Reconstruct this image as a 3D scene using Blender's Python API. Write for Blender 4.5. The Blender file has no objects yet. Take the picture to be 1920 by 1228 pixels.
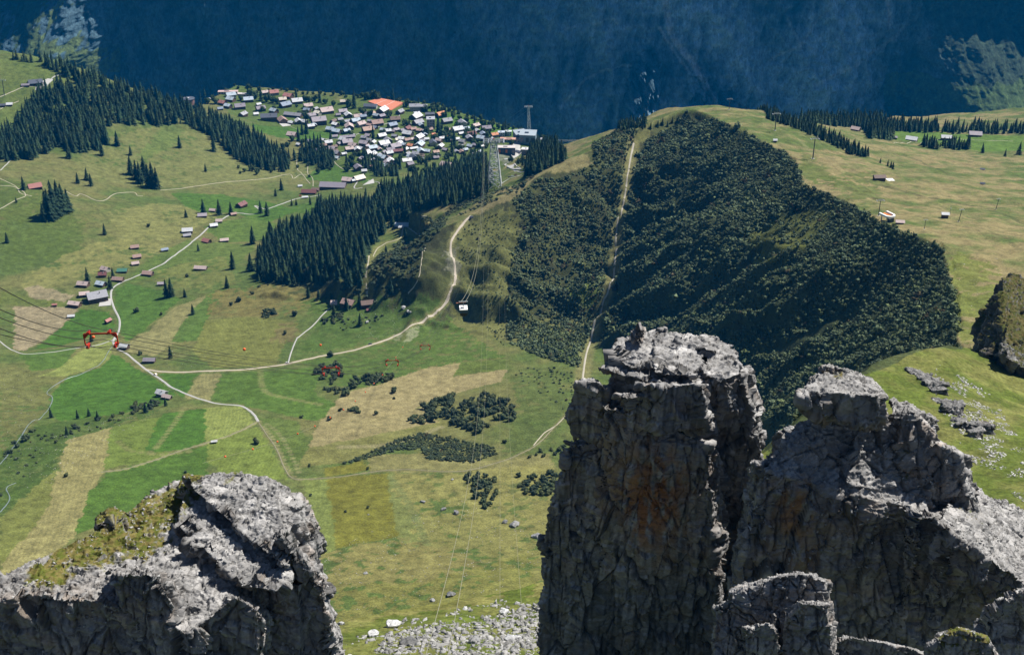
import bpy, bmesh, math, random, time
import numpy as np
from mathutils import Vector, Matrix, noise as mnoise
T0 = time.time()
R = math.radians
random.seed(7)
rng = np.random.default_rng(7)
SC = bpy.context.scene
COL = SC.collection

# ---------------------------------------------------------------- camera, sky, sun, exposure
PITCH = R(27.0)
CAMZ = 1000.0
FPX = 2318.0                      # focal length in pixels of the 1920 wide photograph
cam_d = bpy.data.cameras.new('camera')
cam = bpy.data.objects.new('camera', cam_d)
COL.objects.link(cam)
cam.location = (0, 0, CAMZ)
cam.rotation_euler = (R(90) - PITCH, 0, 0)
cam_d.sensor_width = 36
cam_d.lens = FPX / 1920 * 36
cam_d.clip_start = 1
cam_d.clip_end = 30000
SC.camera = cam

SUN_AZ = R(35)                    # direction towards the sun, from +x towards +y
SUN_EL = R(52)
world = bpy.data.worlds.new('World')
SC.world = world
world.use_nodes = True
wn = world.node_tree.nodes
wl = world.node_tree.links
bgn = wn['Background']
sky = wn.new('ShaderNodeTexSky')
sky.sky_type = 'NISHITA'
sky.sun_disc = False
sky.sun_elevation = SUN_EL
sky.sun_rotation = R(90) - SUN_AZ
sky.altitude = 2000
sky.air_density = 1.0
sky.dust_density = 0.3
sky.ozone_density = 1.5
wl.new(sky.outputs[0], bgn.inputs[0])
bgn.inputs[1].default_value = 0.05
sun_d = bpy.data.lights.new('sun', 'SUN')
sun_d.energy = 5.0
sun_d.angle = R(0.53)
sun_d.color = (1.0, 0.955, 0.88)
sun = bpy.data.objects.new('sun', sun_d)
COL.objects.link(sun)
sdir = Vector((math.cos(SUN_AZ) * math.cos(SUN_EL), math.sin(SUN_AZ) * math.cos(SUN_EL), math.sin(SUN_EL)))
sun.rotation_euler = sdir.to_track_quat('Z', 'Y').to_euler()
SC.view_settings.view_transform = 'Standard'
SC.view_settings.look = 'None'
SC.view_settings.gamma = 1
SC.view_settings.exposure = 0.66
SC.render.engine = 'CYCLES'
cy = SC.cycles
cy.max_bounces = 5
cy.diffuse_bounces = 2
cy.glossy_bounces = 1
cy.transmission_bounces = 1
cy.volume_bounces = 0
cy.transparent_max_bounces = 4
cy.use_denoising = True
cy.caustics_reflective = False
cy.caustics_refractive = False

# ---------------------------------------------------------------- noise
_r = np.random.default_rng(11)
PERM = _r.permutation(256).astype(np.int32)
PERM = np.concatenate([PERM, PERM])
_a = _r.random(256) * 2 * np.pi
G2 = np.stack([np.cos(_a), np.sin(_a)], 1).astype(np.float32)
_g = _r.normal(size=(256, 3)); _g /= np.linalg.norm(_g, axis=1)[:, None]
G3 = _g.astype(np.float32)
RV = _r.random((256, 3)).astype(np.float32)

def _fade(t): return t * t * t * (t * (t * 6 - 15) + 10)

def perlin2(x, y, seed=0):
    x = np.asarray(x, np.float32) + seed * 17.31; y = np.asarray(y, np.float32) - seed * 9.17
    fx = np.floor(x); fy = np.floor(y)
    ix = fx.astype(np.int32) & 255; iy = fy.astype(np.int32) & 255
    x = x - fx; y = y - fy
    u = _fade(x); v = _fade(y)
    def g(dx, dy):
        h = PERM[(PERM[(ix + dx) & 255] + iy + dy) & 255]
        gg = G2[h]
        return gg[..., 0] * (x - dx) + gg[..., 1] * (y - dy)
    a = g(0, 0); b = g(1, 0); c = g(0, 1); d = g(1, 1)
    return ((a + u * (b - a)) * (1 - v) + (c + u * (d - c)) * v) * 1.5

def fbm2(x, y, octv=5, seed=0, gain=0.5, ridged=False):
    s = 0; a = 1.0; f = 1.0; n = 0
    for o in range(octv):
        p = perlin2(x * f, y * f, seed + o * 3)
        if ridged: p = 1 - 2 * np.abs(p)
        s = s + a * p; n += a; a *= gain; f *= 2.03
    return s / n

def perlin3(p, seed=0):
    p = p + np.float32(seed * 13.7)
    f = np.floor(p); i = f.astype(np.int32) & 255; p = p - f
    w = _fade(p)
    def g(dx, dy, dz):
        h = PERM[(PERM[(PERM[(i[:, 0] + dx) & 255] + i[:, 1] + dy) & 255] + i[:, 2] + dz) & 255]
        gg = G3[h]
        return gg[:, 0] * (p[:, 0] - dx) + gg[:, 1] * (p[:, 1] - dy) + gg[:, 2] * (p[:, 2] - dz)
    def lx(dy, dz):
        a = g(0, dy, dz); return a + w[:, 0] * (g(1, dy, dz) - a)
    def ly(dz):
        a = lx(0, dz); return a + w[:, 1] * (lx(1, dz) - a)
    a = ly(0)
    return (a + w[:, 2] * (ly(1) - a)) * 1.5

def fbm3(p, octv=4, seed=0, gain=0.5, ridged=False):
    s = 0; a = 1.0; f = 1.0; n = 0
    for o in range(octv):
        q = perlin3(p * np.float32(f), seed + o * 2)
        if ridged: q = 1 - 2 * np.abs(q)
        s = s + a * q; n += a; a *= gain; f *= 2.07
    return s / n

def worley3(p, seed=0):
    """distance to the nearest cell point, second nearest, and the id of the nearest"""
    p = (p + np.float32(seed * 5.3)).astype(np.float32)
    f = np.floor(p).astype(np.int32); q = p - f
    d1 = np.full(len(p), 9, np.float32); d2 = d1.copy(); idn = np.zeros(len(p), np.int32)
    for dx in (-1, 0, 1):
        for dy in (-1, 0, 1):
            for dz in (-1, 0, 1):
                h = PERM[(PERM[(PERM[(f[:, 0] + dx) & 255] + f[:, 1] + dy) & 255] + f[:, 2] + dz) & 255]
                c = RV[h] + np.array([dx, dy, dz], np.float32)
                d = np.sqrt(((c - q) ** 2).sum(1))
                n = d < d1
                d2 = np.where(n, d1, np.minimum(d2, d))
                idn = np.where(n, h, idn)
                d1 = np.where(n, d, d1)
    return d1, d2, idn

def worley3f(p, seed=0):
    """as worley3, with the vector from the nearest cell point"""
    p = (p + np.float32(seed * 5.3)).astype(np.float32)
    f = np.floor(p).astype(np.int32); q = p - f
    d1 = np.full(len(p), 9, np.float32); d2 = d1.copy(); idn = np.zeros(len(p), np.int32); dv = np.zeros((len(p), 3), np.float32)
    for dx in (-1, 0, 1):
        for dy in (-1, 0, 1):
            for dz in (-1, 0, 1):
                h = PERM[(PERM[(PERM[(f[:, 0] + dx) & 255] + f[:, 1] + dy) & 255] + f[:, 2] + dz) & 255]
                e = q - RV[h] - np.array([dx, dy, dz], np.float32)
                d = np.sqrt((e ** 2).sum(1)); n = d < d1
                d2 = np.where(n, d1, np.minimum(d2, d)); idn = np.where(n, h, idn); dv[n] = e[n]; d1 = np.where(n, d, d1)
    return d1, d2, idn, dv

def sstep(a, b, x):
    t = np.clip((x - a) / (b - a), 0, 1)
    return t * t * (3 - 2 * t)

# ---------------------------------------------------------------- camera geometry
CP_, SP_ = math.cos(PITCH), math.sin(PITCH)

def ray(px, py):
    """direction per unit of depth for a pixel of the photograph"""
    r = (np.asarray(px, float) - 960) / FPX; u = (614 - np.asarray(py, float)) / FPX
    return np.stack([r, CP_ + u * SP_, -SP_ + u * CP_], -1)

def project(P):
    P = np.asarray(P, float)
    x, y, z = P[..., 0], P[..., 1], P[..., 2] - CAMZ
    dep = y * CP_ - z * SP_; up = y * SP_ + z * CP_
    return 960 + FPX * x / dep, 614 - FPX * up / dep, dep

def at_y(px, py, Y):
    d = ray(px, py); t = Y / d[..., 1]
    return np.array([0, 0, CAMZ]) + d * np.asarray(t)[..., None]

def at_z(px, py, Z):
    d = ray(px, py); t = (Z - CAMZ) / d[..., 2]
    return np.array([0, 0, CAMZ]) + d * np.asarray(t)[..., None]

# ---------------------------------------------------------------- terrain heights
class TPS:
    def __init__(self, P, smooth=0.0):
        P = np.asarray(P, float); self.c = P[:, :2].mean(0); self.s = 500.0
        X = (P[:, :2] - self.c) / self.s; n = len(X)
        K = self.k(np.linalg.norm(X[:, None] - X[None], axis=2)) + np.eye(n) * smooth
        A = np.zeros((n + 3, n + 3)); A[:n, :n] = K
        A[:n, n] = 1; A[:n, n + 1:] = X; A[n, :n] = 1; A[n + 1:, :n] = X.T
        b = np.zeros(n + 3); b[:n] = P[:, 2]
        self.w = np.linalg.solve(A, b); self.X = X
    @staticmethod
    def k(r): return np.where(r > 1e-9, r * r * np.log(np.maximum(r, 1e-9)), 0)
    def __call__(self, x, y):
        x = (np.asarray(x, float) - self.c[0]) / self.s; y = (np.asarray(y, float) - self.c[1]) / self.s
        sh = x.shape; x = x.ravel(); y = y.ravel(); out = np.zeros(len(x)); n = len(self.X)
        for i in range(0, len(x), 20000):
            xx = x[i:i + 20000]; yy = y[i:i + 20000]
            r = np.sqrt((xx[:, None] - self.X[None, :, 0]) ** 2 + (yy[:, None] - self.X[None, :, 1]) ** 2)
            out[i:i + 20000] = self.k(r) @ self.w[:n] + self.w[n] + self.w[n + 1] * xx + self.w[n + 2] * yy
        return out.reshape(sh)

def pz(L): return [tuple(at_z(a, b, c)) for a, b, c in L]

VAL = pz([(60, 112, 250), (150, 135, 220), (250, 178, 165), (330, 205, 120), (400, 228, 85), (480, 265, 50), (540, 305, 30),
          (0, 118, 256), (65, 152, 225), (20, 200, 195), (0, 240, 178), (150, 260, 150), (300, 240, 110), (330, 270, 100), (400, 280, 75),
          (250, 300, 110), (50, 350, 165), (110, 400, 155), (300, 360, 100), (500, 330, 50), (580, 345, 45), (430, 390, 92), (350, 440, 110),
          (200, 470, 135), (0, 480, 160), (460, 440, 102), (180, 550, 150), (215, 640, 165), (0, 620, 165), (0, 700, 205), (60, 800, 240),
          (90, 760, 208), (0, 900, 275), (0, 1000, 302), (0, 1100, 330), (300, 690, 188), (480, 790, 235), (300, 850, 255), (560, 900, 265),
          (450, 620, 165), (600, 560, 165), (680, 590, 175), (550, 520, 150), (700, 520, 138), (640, 440, 108), (760, 420, 130),
          (800, 350, 80), (700, 330, 60), (600, 300, 32), (500, 220, 20), (430, 175, 15), (550, 185, 5), (700, 185, 0), (820, 203, 0),
          (900, 228, -5), (990, 252, -5), (800, 280, 20), (900, 300, 25), (940, 330, 32), (900, 640, 190), (800, 740, 215),
          (1000, 760, 240), (900, 850, 250), (750, 950, 285), (950, 950, 285), (800, 1050, 320), (1000, 1000, 300), (650, 1100, 345),
          (950, 1090, 345)]) + [
          (0, 600, 390), (-300, 600, 370), (250, 600, 400), (600, 1500, 150), (900, 2200, 40), (400, 2300, 90), (700, 1000, 250),
          (1200, 2800, 0), (150, 2800, -20), (-1300, 3050, 240), (-1500, 2000, 260), (-1200, 1200, 330), (-800, 700, 380), (-900, 3100, 60)]
PLA = pz([(1290, 205, 330), (1365, 201, 318), (1453, 245, 354), (1524, 298, 390), (1655, 340, 400), (1647, 405, 465), (1760, 465, 505),
          (1780, 520, 512), (1900, 500, 500), (1800, 430, 482), (1900, 420, 440), (1750, 300, 290), (1900, 330, 320), (1850, 255, 185),
          (1700, 265, 205), (1600, 248, 235), (1560, 290, 345), (1900, 243, 160), (1190, 245, 322), (1050, 310, 298), (940, 372, 276),
          (880, 407, 258), (800, 442, 247), (1800, 660, 560), (1900, 580, 540)]) + [(900, 900, 560), (1300, 1300, 500), (1300, 2600, 180)]
tV = TPS(VAL, 0.004); tP = TPS(PLA, 0.001)

def march(fn, px, py, t0=300, t1=4500, n=1200):
    px = np.atleast_1d(np.asarray(px, float)); py = np.atleast_1d(np.asarray(py, float))
    d = ray(px, py); t = np.exp(np.linspace(math.log(t0), math.log(t1), n))
    X = d[:, 0:1] * t; Y = d[:, 1:2] * t; Z = CAMZ + d[:, 2:3] * t
    g = Z - fn(X, Y)
    hit = g < 0
    k = np.argmax(hit, 1); k = np.where(hit.any(1), np.maximum(k, 1), n - 1)
    i = np.arange(len(px)); a = g[i, k - 1]; b = g[i, k]
    w = np.where(hit.any(1), a / (a - b + 1e-12), 0.5)
    tt = t[k - 1] * (1 - w) + t[k] * w
    return np.array([0, 0, CAMZ]) + d * tt[:, None]

CREST_PX = [(1800, 700), (1800, 660), (1797, 600), (1780, 520), (1762, 462), (1700, 435), (1640, 415), (1600, 385), (1555, 362), (1503, 345),
            (1497, 320), (1470, 285), (1400, 250), (1340, 225), (1290, 207), (1190, 245), (1050, 310), (940, 372), (880, 407), (800, 442)]
_c = march(tP, [p[0] for p in CREST_PX], [p[1] for p in CREST_PX], n=2500)
CREST = np.array([(430, 620, 600)] + [tuple(p) for p in _c] + [(-190, 1830, 200)])

def smooth_line(L, n=8):
    Q = np.vstack([2 * L[0] - L[1], L, 2 * L[-1] - L[-2]]); out = []
    for i in range(1, len(Q) - 2):
        t = np.linspace(0, 1, n, endpoint=False)[:, None]
        out.append(0.5 * ((2 * Q[i]) + (-Q[i - 1] + Q[i + 1]) * t + (2 * Q[i - 1] - 5 * Q[i] + 4 * Q[i + 1] - Q[i + 2]) * t ** 2 + (-Q[i - 1] + 3 * Q[i] - 3 * Q[i + 1] + Q[i + 2]) * t ** 3))
    out.append(Q[-2][None]); L = np.vstack(out)
    for _ in range(2): L[1:-1] = 0.25 * L[:-2] + 0.5 * L[1:-1] + 0.25 * L[2:]
    return L
CREST = smooth_line(CREST, 5)

def polyline_sd(x, y, L):
    """signed distance (positive to the left of the direction of travel), nearest z, nearest arc length"""
    best = np.full(x.shape, 1e18); sd = np.zeros(x.shape); zz = np.zeros(x.shape); ss = np.zeros(x.shape); s0 = 0
    for a, b in zip(L[:-1], L[1:]):
        dx, dy = b[0] - a[0], b[1] - a[1]; l2 = dx * dx + dy * dy; l = math.sqrt(l2)
        t = np.clip(((x - a[0]) * dx + (y - a[1]) * dy) / l2, 0, 1)
        ex = x - a[0] - t * dx; ey = y - a[1] - t * dy
        d = ex * ex + ey * ey
        n = d < best
        sg = np.where(dx * ey - dy * ex > 0, 1.0, -1.0)
        best = np.where(n, d, best); sd = np.where(n, sg * np.sqrt(d), sd)
        zz = np.where(n, a[2] + t * (b[2] - a[2]), zz); ss = np.where(n, s0 + t * l, ss); s0 += l
    return sd, zz, ss

# near ground: the grassy lip, the scree and the green spur on the right
NEAR = [tuple(at_y(a, b, c)) for a, b, c in [(620, 1165, 300), (1020, 1090, 340), (850, 1228, 255), (1740, 652, 520), (1640, 682, 500),
        (1610, 702, 480), (1450, 830, 430), (1900, 960, 330), (1800, 800, 425), (1920, 640, 640), (1850, 655, 590), (1920, 760, 480),
        (1250, 980, 380), (1500, 1228, 240)]] + [(-300, 250, 770), (0, 100, 850), (-150, 150, 830), (150, 120, 840), (500, 300, 790), (900, 800, 760)]
tN = TPS(NEAR, 0.0005)
LIP = np.array([(-700, 250, 0)] + [tuple(at_y(a, b, c)) for a, b, c in [(620, 1165, 300), (820, 1120, 322), (1020, 1090, 340), (1250, 980, 380),
        (1450, 830, 430), (1610, 702, 480), (1640, 682, 500), (1690, 656, 512), (1740, 652, 520), (1800, 666, 560), (1850, 655, 590), (1920, 640, 640)]] + [(900, 1000, 0)])

EDGE = np.array([(-2500, 2900), (-1500, 2890), (-1100, 2885), (-900, 2930), (-850, 3100), (-830, 3300), (-790, 3460), (-500, 3425), (-206, 3318), (-85, 3200), (40, 3105), (90, 3040),
                 (130, 2800), (200, 2600), (340, 2500), (460, 2500), (700, 2720), (900, 2860), (1300, 2960), (2500, 3000)], float)

NX, NV = 1000, 1500
S = np.linspace(-0.70, 0.70, NX); V = np.linspace(math.log(120), math.log(4000), NV)
def terrain(NXc, NVc, detail):
    s = np.linspace(-0.70, 0.70, NXc); v = np.linspace(math.log(120), math.log(4000), NVc)
    ss, vv = np.meshgrid(s, v); y = np.exp(vv); x = ss * y
    return x, y

# smooth parts on a coarse grid, then bilinear
cs = np.linspace(-0.70, 0.70, 220); cv = np.linspace(V[0], V[-1], 330)
css, cvv = np.meshgrid(cs, cv); cy_ = np.exp(cvv); cx_ = css * cy_
def upsample(F):
    A = np.empty((len(cv), NX))
    for i in range(len(cv)): A[i] = np.interp(S, cs, F[i])
    B = np.empty((NV, NX)); k = (V - V[0]) / (V[-1] - V[0]) * (len(cv) - 1)
    i0 = np.clip(np.floor(k).astype(int), 0, len(cv) - 2); w = (k - i0)[:, None]
    return A[i0] * (1 - w) + A[i0 + 1] * w
GX = np.exp(V)[:, None] * S[None, :]; GY = np.repeat(np.exp(V)[:, None], NX, 1)
zV = upsample(tV(cx_, cy_)); zP = upsample(tP(cx_, cy_)); zN = upsample(tN(cx_, cy_))
sd, zc, sarc = polyline_sd(GX + 6 * perlin2(GX / 60, GY / 60, 3), GY, CREST)
# crest direction: (from near to far) left side = valley side => positive
along = GY * 0.93 + GX * 0.36
along = along + 55 * fbm2(GX / 170, GY / 170, 3, 17) + 16 * fbm2(GX / 45, GY / 45, 2, 18)
gul = fbm2(along / 120, sd / 330, 3, 5, 0.5, ridged=True) * (0.75 + 0.9 * fbm2(GX / 130, GY / 130, 2, 19)) + 0.35 * fbm2(GX / 70, GY / 70, 3, 20)
gul2 = fbm2(along / 34, sd / 110, 3, 9, 0.5, ridged=True) + 0.6 * fbm2(GX / 24, GY / 24, 2, 16)
d = np.maximum(sd, 0)
steep = sstep(1500, 950, GY)
# the two limbs of the crest (near ridge, far spur) meet in a rounded hollow
_k = int(np.argmax(CREST[:, 1] + 0.0 * CREST[:, 0])); dA, cA, sA = polyline_sd(GX, GY, CREST[:_k + 1]); dB, cB, sB = polyline_sd(GX, GY, CREST[_k:])
LA = np.sum(np.linalg.norm(np.diff(CREST[:_k + 1, :2], axis=0), axis=1))
zA = cA - np.interp(sA, [0, 500, 900, 1500, 2200], [1.42, 1.16, 0.92, 0.72, 0.42]) * np.abs(dA)
zB = cB - np.interp(sB + LA, [0, 500, 900, 1500, 2200], [1.15, 1.05, 0.92, 0.72, 0.42]) * np.abs(dB)
_kk = 70.0; _h = np.clip(0.5 + 0.5 * (zA - zB) / _kk, 0, 1); zAB = zB * (1 - _h) + zA * _h + _kk * _h * (1 - _h) * sstep(0, 150, d)
zl = np.where(d > 0, zAB, zc) + sstep(10, 120, d) * (gul * (48 + 14 * steep) + gul2 * 5.0)
wback = sstep(330, 200, GX)
zr = zP * (1 - wback) + (zc - 0.45 * np.abs(sd)) * wback
zR = np.where(sd > 0, zl, zr)
k = 14.0
hsm = np.clip(0.5 + 0.5 * (zR - zV) / k, 0, 1)
Z = zV * (1 - hsm) + zR * hsm + k * hsm * (1 - hsm)
HILL = (zR > zV)                                  # the big ridge
# relief of the meadows
Z += 5.0 * fbm2(GX / 170, GY / 170, 4, 21) + 1.3 * fbm2(GX / 34, GY / 34, 4, 22) * sstep(400, 700, GY)
Z += np.where(HILL & (sd < -5), 1, 0) * (5.0 * fbm2(GX / 60, GY / 110, 4, 23) + 1.6 * fbm2(GX / 17, GY / 30, 3, 24))
# cliff edge behind the village
ye = np.interp(GX, EDGE[:, 0], EDGE[:, 1]) + 18 * fbm2(GX / 90, GX * 0 + 3, 3, 31)
over = np.maximum(GY - ye, 0)
Z = np.maximum(Z - over * 1.9, -850)
# near ground
sdl, _, _ = polyline_sd(GX + 3 * perlin2(GX / 20, GY / 20, 13), GY, LIP)
dn = np.maximum(sdl, 0)
zNn = zN - 1.25 * dn + (1.6 * fbm2(GX / 26, GY / 26, 5, 41) + 0.5 * fbm2(GX / 5, GY / 5, 3, 42)) * sstep(900, 500, GY)
NEARM = (zNn > Z) & (GY < 1000)
Z = np.where(NEARM, zNn, Z)

def H(x, y):
    x = np.asarray(x, float); y = np.maximum(np.asarray(y, float), 121)
    i = (x / y - S[0]) / (S[-1] - S[0]) * (NX - 1); j = (np.log(y) - V[0]) / (V[-1] - V[0]) * (NV - 1)
    i = np.clip(i, 0, NX - 1.001); j = np.clip(j, 0, NV - 1.001)
    i0 = i.astype(int); j0 = j.astype(int); a = i - i0; b = j - j0
    return (Z[j0, i0] * (1 - a) + Z[j0, i0 + 1] * a) * (1 - b) + (Z[j0 + 1, i0] * (1 - a) + Z[j0 + 1, i0 + 1] * a) * b

def ground(px, py, t0=250):
    """where the line of sight of a photo pixel meets the ground"""
    px = np.atleast_1d(np.asarray(px, float)); py = np.atleast_1d(np.asarray(py, float)); out = []
    for i in range(0, len(px), 400):
        out.append(march(H, px[i:i + 400], py[i:i + 400], t0, 4300, 1600))
    return np.concatenate(out)
G1 = lambda px, py: ground(px, py)[0]
print('terrain heights', round(time.time() - T0, 1))
# ---------------------------------------------------------------- mesh and material helpers
def new_mesh(name, verts, faces, cols=None, smooth=False, mats=None, fmat=None):
    """verts (n,3); faces: list of arrays (m,k)"""
    verts = np.asarray(verts, np.float32)
    if isinstance(faces, np.ndarray): faces = [faces]
    me = bpy.data.meshes.new(name)
    nl = sum(f.size for f in faces); nf = sum(len(f) for f in faces)
    me.vertices.add(len(verts)); me.vertices.foreach_set('co', verts.ravel())
    me.loops.add(nl); me.loops.foreach_set('vertex_index', np.concatenate([f.ravel() for f in faces]).astype(np.int32))
    me.polygons.add(nf)
    tot = np.concatenate([np.full(len(f), f.shape[1], np.int32) for f in faces])
    st = np.concatenate([[0], np.cumsum(tot)[:-1]]).astype(np.int32)
    me.polygons.foreach_set('loop_start', st)
    if smooth: me.polygons.foreach_set('use_smooth', np.ones(nf, bool))
    if mats:
        for m in mats: me.materials.append(m)
    if fmat is not None: me.polygons.foreach_set('material_index', np.asarray(fmat, np.int32))
    me.update(calc_edges=True)
    if cols is not None:
        c = np.ones((len(verts), 4), np.float32); c[:, :cols.shape[1]] = cols
        at = me.color_attributes.new('tint', 'FLOAT_COLOR', 'POINT'); at.data.foreach_set('color', c.ravel())
    return me

def tag(o, label=None, cat=None, group=None, kind=None):
    if label: o['label'] = label
    if cat: o['category'] = cat
    if group: o['group'] = group
    if kind: o['kind'] = kind
    return o

def link(name, me, parent=None, loc=None, rz=0, **kw):
    o = bpy.data.objects.new(name, me); COL.objects.link(o)
    if parent: o.parent = parent
    if loc is not None: o.location = tuple(float(v) for v in loc)
    if rz: o.rotation_euler = (0, 0, rz)
    return tag(o, **kw)

def empty(name, loc, rz=0, **kw): return link(name, None, None, loc, rz, **kw)

class NT:
    def __init__(self, name, rough=0.9, spec=0.2):
        self.m = bpy.data.materials.new(name); self.m.use_nodes = True
        self.t = self.m.node_tree; self.n = self.t.nodes; self.b = self.n['Principled BSDF']
        self.b.inputs['Roughness'].default_value = rough
        self.b.inputs['Specular IOR Level'].default_value = spec
    def node(self, typ, **kw):
        n = self.n.new(typ)
        for k_, v in kw.items():
            if hasattr(n, k_) and not k_.startswith('i_'): setattr(n, k_, v)
        return n
    def L(self, a, b): self.t.links.new(a, b)
    def noise(self, scale, detail=4, rough=0.55, vec=None, dist=0):
        n = self.n.new('ShaderNodeTexNoise'); n.inputs['Scale'].default_value = scale
        n.inputs['Detail'].default_value = detail; n.inputs['Roughness'].default_value = rough; n.inputs['Distortion'].default_value = dist
        if vec is not None: self.L(vec, n.inputs['Vector'])
        return n.outputs['Fac']
    def coord(self, scale=(1, 1, 1), rot=(0, 0, 0), which='Object'):
        c = self.n.new('ShaderNodeTexCoord'); m = self.n.new('ShaderNodeMapping')
        m.inputs['Scale'].default_value = scale; m.inputs['Rotation'].default_value = rot
        self.L(c.outputs[which], m.inputs['Vector']); return m.outputs[0]
    def ramp(self, fac, stops):
        r = self.n.new('ShaderNodeValToRGB'); e = r.color_ramp.elements
        while len(e) < len(stops): e.new(0.5)
        for i, (p, c) in enumerate(stops):
            e[i].position = p; e[i].color = (c, c, c, 1) if not isinstance(c, tuple) else (*c, 1)
        self.L(fac, r.inputs[0]); return r.outputs[0]
    def math(self, op, a, b=None, c=None):
        n = self.n.new('ShaderNodeMath'); n.operation = op
        for i, v in enumerate((a, b, c)):
            if v is None: continue
            if isinstance(v, (int, float)): n.inputs[i].default_value = v
            else: self.L(v, n.inputs[i])
        return n.outputs[0]
    def mix(self, fac, a, b, mode='MIX'):
        n = self.n.new('ShaderNodeMix'); n.data_type = 'RGBA'; n.blend_type = mode
        for i, v in ((0, fac), (6, a), (7, b)):
            if isinstance(v, (int, float)): n.inputs[i].default_value = v if i == 0 else (v, v, v, 1)
            elif isinstance(v, tuple): n.inputs[i].default_value = (*v, 1)
            else: self.L(v, n.inputs[i])
        return n.outputs[2]
    def attr(self, name='tint', out='Color'):
        n = self.n.new('ShaderNodeAttribute'); n.attribute_name = name; return n.outputs[out]
    def base(self, c):
        if isinstance(c, tuple): self.b.inputs['Base Color'].default_value = (*c, 1)
        else: self.L(c, self.b.inputs['Base Color'])
    def bump(self, h, strength=0.5, dist=1.0, prev=None):
        n = self.n.new('ShaderNodeBump'); n.inputs['Strength'].default_value = strength; n.inputs['Distance'].default_value = dist
        self.L(h, n.inputs['Height'])
        if prev is not None: self.L(prev, n.inputs['Normal'])
        self.L(n.outputs[0], self.b.inputs['Normal']); return n.outputs[0]

def flat(name, c, rough=0.8, spec=0.3, metal=0, var=0.0, scale=1.0):
    m = NT(name, rough, spec); m.b.inputs['Metallic'].default_value = metal
    if var:
        f = m.noise(scale, 4, 0.6, m.coord())
        m.base(m.mix(f, tuple(x * (1 - var) for x in c), tuple(min(1, x * (1 + var)) for x in c)))
    else: m.base(c)
    return m.m

def objcolor(name, rough=0.8, var=0.25, scale=0.6, spec=0.3, stripes=0):
    m = NT(name, rough, spec)
    oi = m.n.new('ShaderNodeObjectInfo')
    f = m.noise(scale, 5, 0.65, m.coord())
    g = m.ramp(f, [(0.25, 1 - var), (0.75, 1 + var)])
    g2 = m.n.new('ShaderNodeMapRange'); m.L(f, g2.inputs[0]); g2.inputs[1].default_value = 0.3; g2.inputs[2].default_value = 0.7
    g2.inputs[3].default_value = 1 - var; g2.inputs[4].default_value = 1 + var
    c = m.n.new('ShaderNodeVectorMath'); c.operation = 'SCALE'; m.L(oi.outputs['Color'], c.inputs[0]); m.L(g2.outputs[0], c.inputs['Scale'])
    m.base(c.outputs[0]); return m.m

# ---------------------------------------------------------------- land cover
def poly_world(pts):
    g = ground([p[0] for p in pts], [p[1] for p in pts]); return g[:, :2]

def in_poly(x, y, P):
    c = np.zeros(x.shape, bool); n = len(P)
    for i in range(n):
        x1, y1 = P[i]; x2, y2 = P[(i + 1) % n]
        if y1 == y2: continue
        t = ((y1 > y) != (y2 > y)) & (x < (x2 - x1) * (y - y1) / (y2 - y1) + x1)
        c ^= t
    return c

def sub_poly(pts, dens=60):
    """insert points along long pixel edges so that world polygons keep their course"""
    out = []
    for i in range(len(pts)):
        a = pts[i]; b = pts[(i + 1) % len(pts)]; n = max(1, int(math.hypot(b[0] - a[0], b[1] - a[1]) // dens))
        for k_ in range(n): out.append((a[0] + (b[0] - a[0]) * k_ / n, a[1] + (b[1] - a[1]) * k_ / n))
    return out

GREEN = (0.070, 0.120, 0.026); LGREEN = (0.105, 0.145, 0.038); DGREEN = (0.050, 0.098, 0.020)
OLIVE = (0.130, 0.135, 0.042); TAN = (0.255, 0.205, 0.105); DRY = (0.190, 0.175, 0.066); YEL = (0.185, 0.205, 0.060)
BROWN = (0.145, 0.115, 0.052); SCREE = (0.42, 0.40, 0.37); MOOR = (0.150, 0.140, 0.028); VGREEN = (0.062, 0.122, 0.020)
MUD = (0.27, 0.21, 0.14)
TC = np.zeros((NV, NX, 3), np.float32)
n1 = fbm2(GX / 260, GY / 260, 4, 51); n2 = fbm2(GX / 45, GY / 45, 5, 52); n3 = fbm2(GX / 12, GY / 12, 3, 53)
n1 = n1[..., None]; n2 = n2[..., None]; n3 = n3[..., None]
def C3(c): return np.array(c, np.float32)
def lerp(a, b, t): return a * (1 - t) + b * t
TC[:] = lerp(C3((0.085, 0.115, 0.032)), C3((0.145, 0.138, 0.052)), sstep(-0.25, 0.35, n1 + 0.5 * n2))
# plateau meadows on the ridge: dry tan with green hollows
pm = (HILL & (sd < 0))[..., None]
strk = fbm2((GX * 0.8 + GY * 0.35) / 160, (GY * 0.9 - GX * 0.4) / 38, 4, 55)[..., None]
TC = np.where(pm, lerp(C3((0.235, 0.185, 0.092)), C3((0.088, 0.118, 0.032)), sstep(-0.30, 0.50, 0.6 * strk + 0.75 * n2 + 0.5 * n1 + 0.3 * n3 + sstep(1350, 2300, GY)[..., None] * 0.12)), TC)
# slope of the ridge: rough grass, brown shrubs
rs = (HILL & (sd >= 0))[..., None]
TC = np.where(rs, lerp(C3((0.075, 0.080, 0.030)), C3((0.045, 0.046, 0.022)), sstep(-0.2, 0.3, n2 + 0.6 * n3)), TC)
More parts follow.
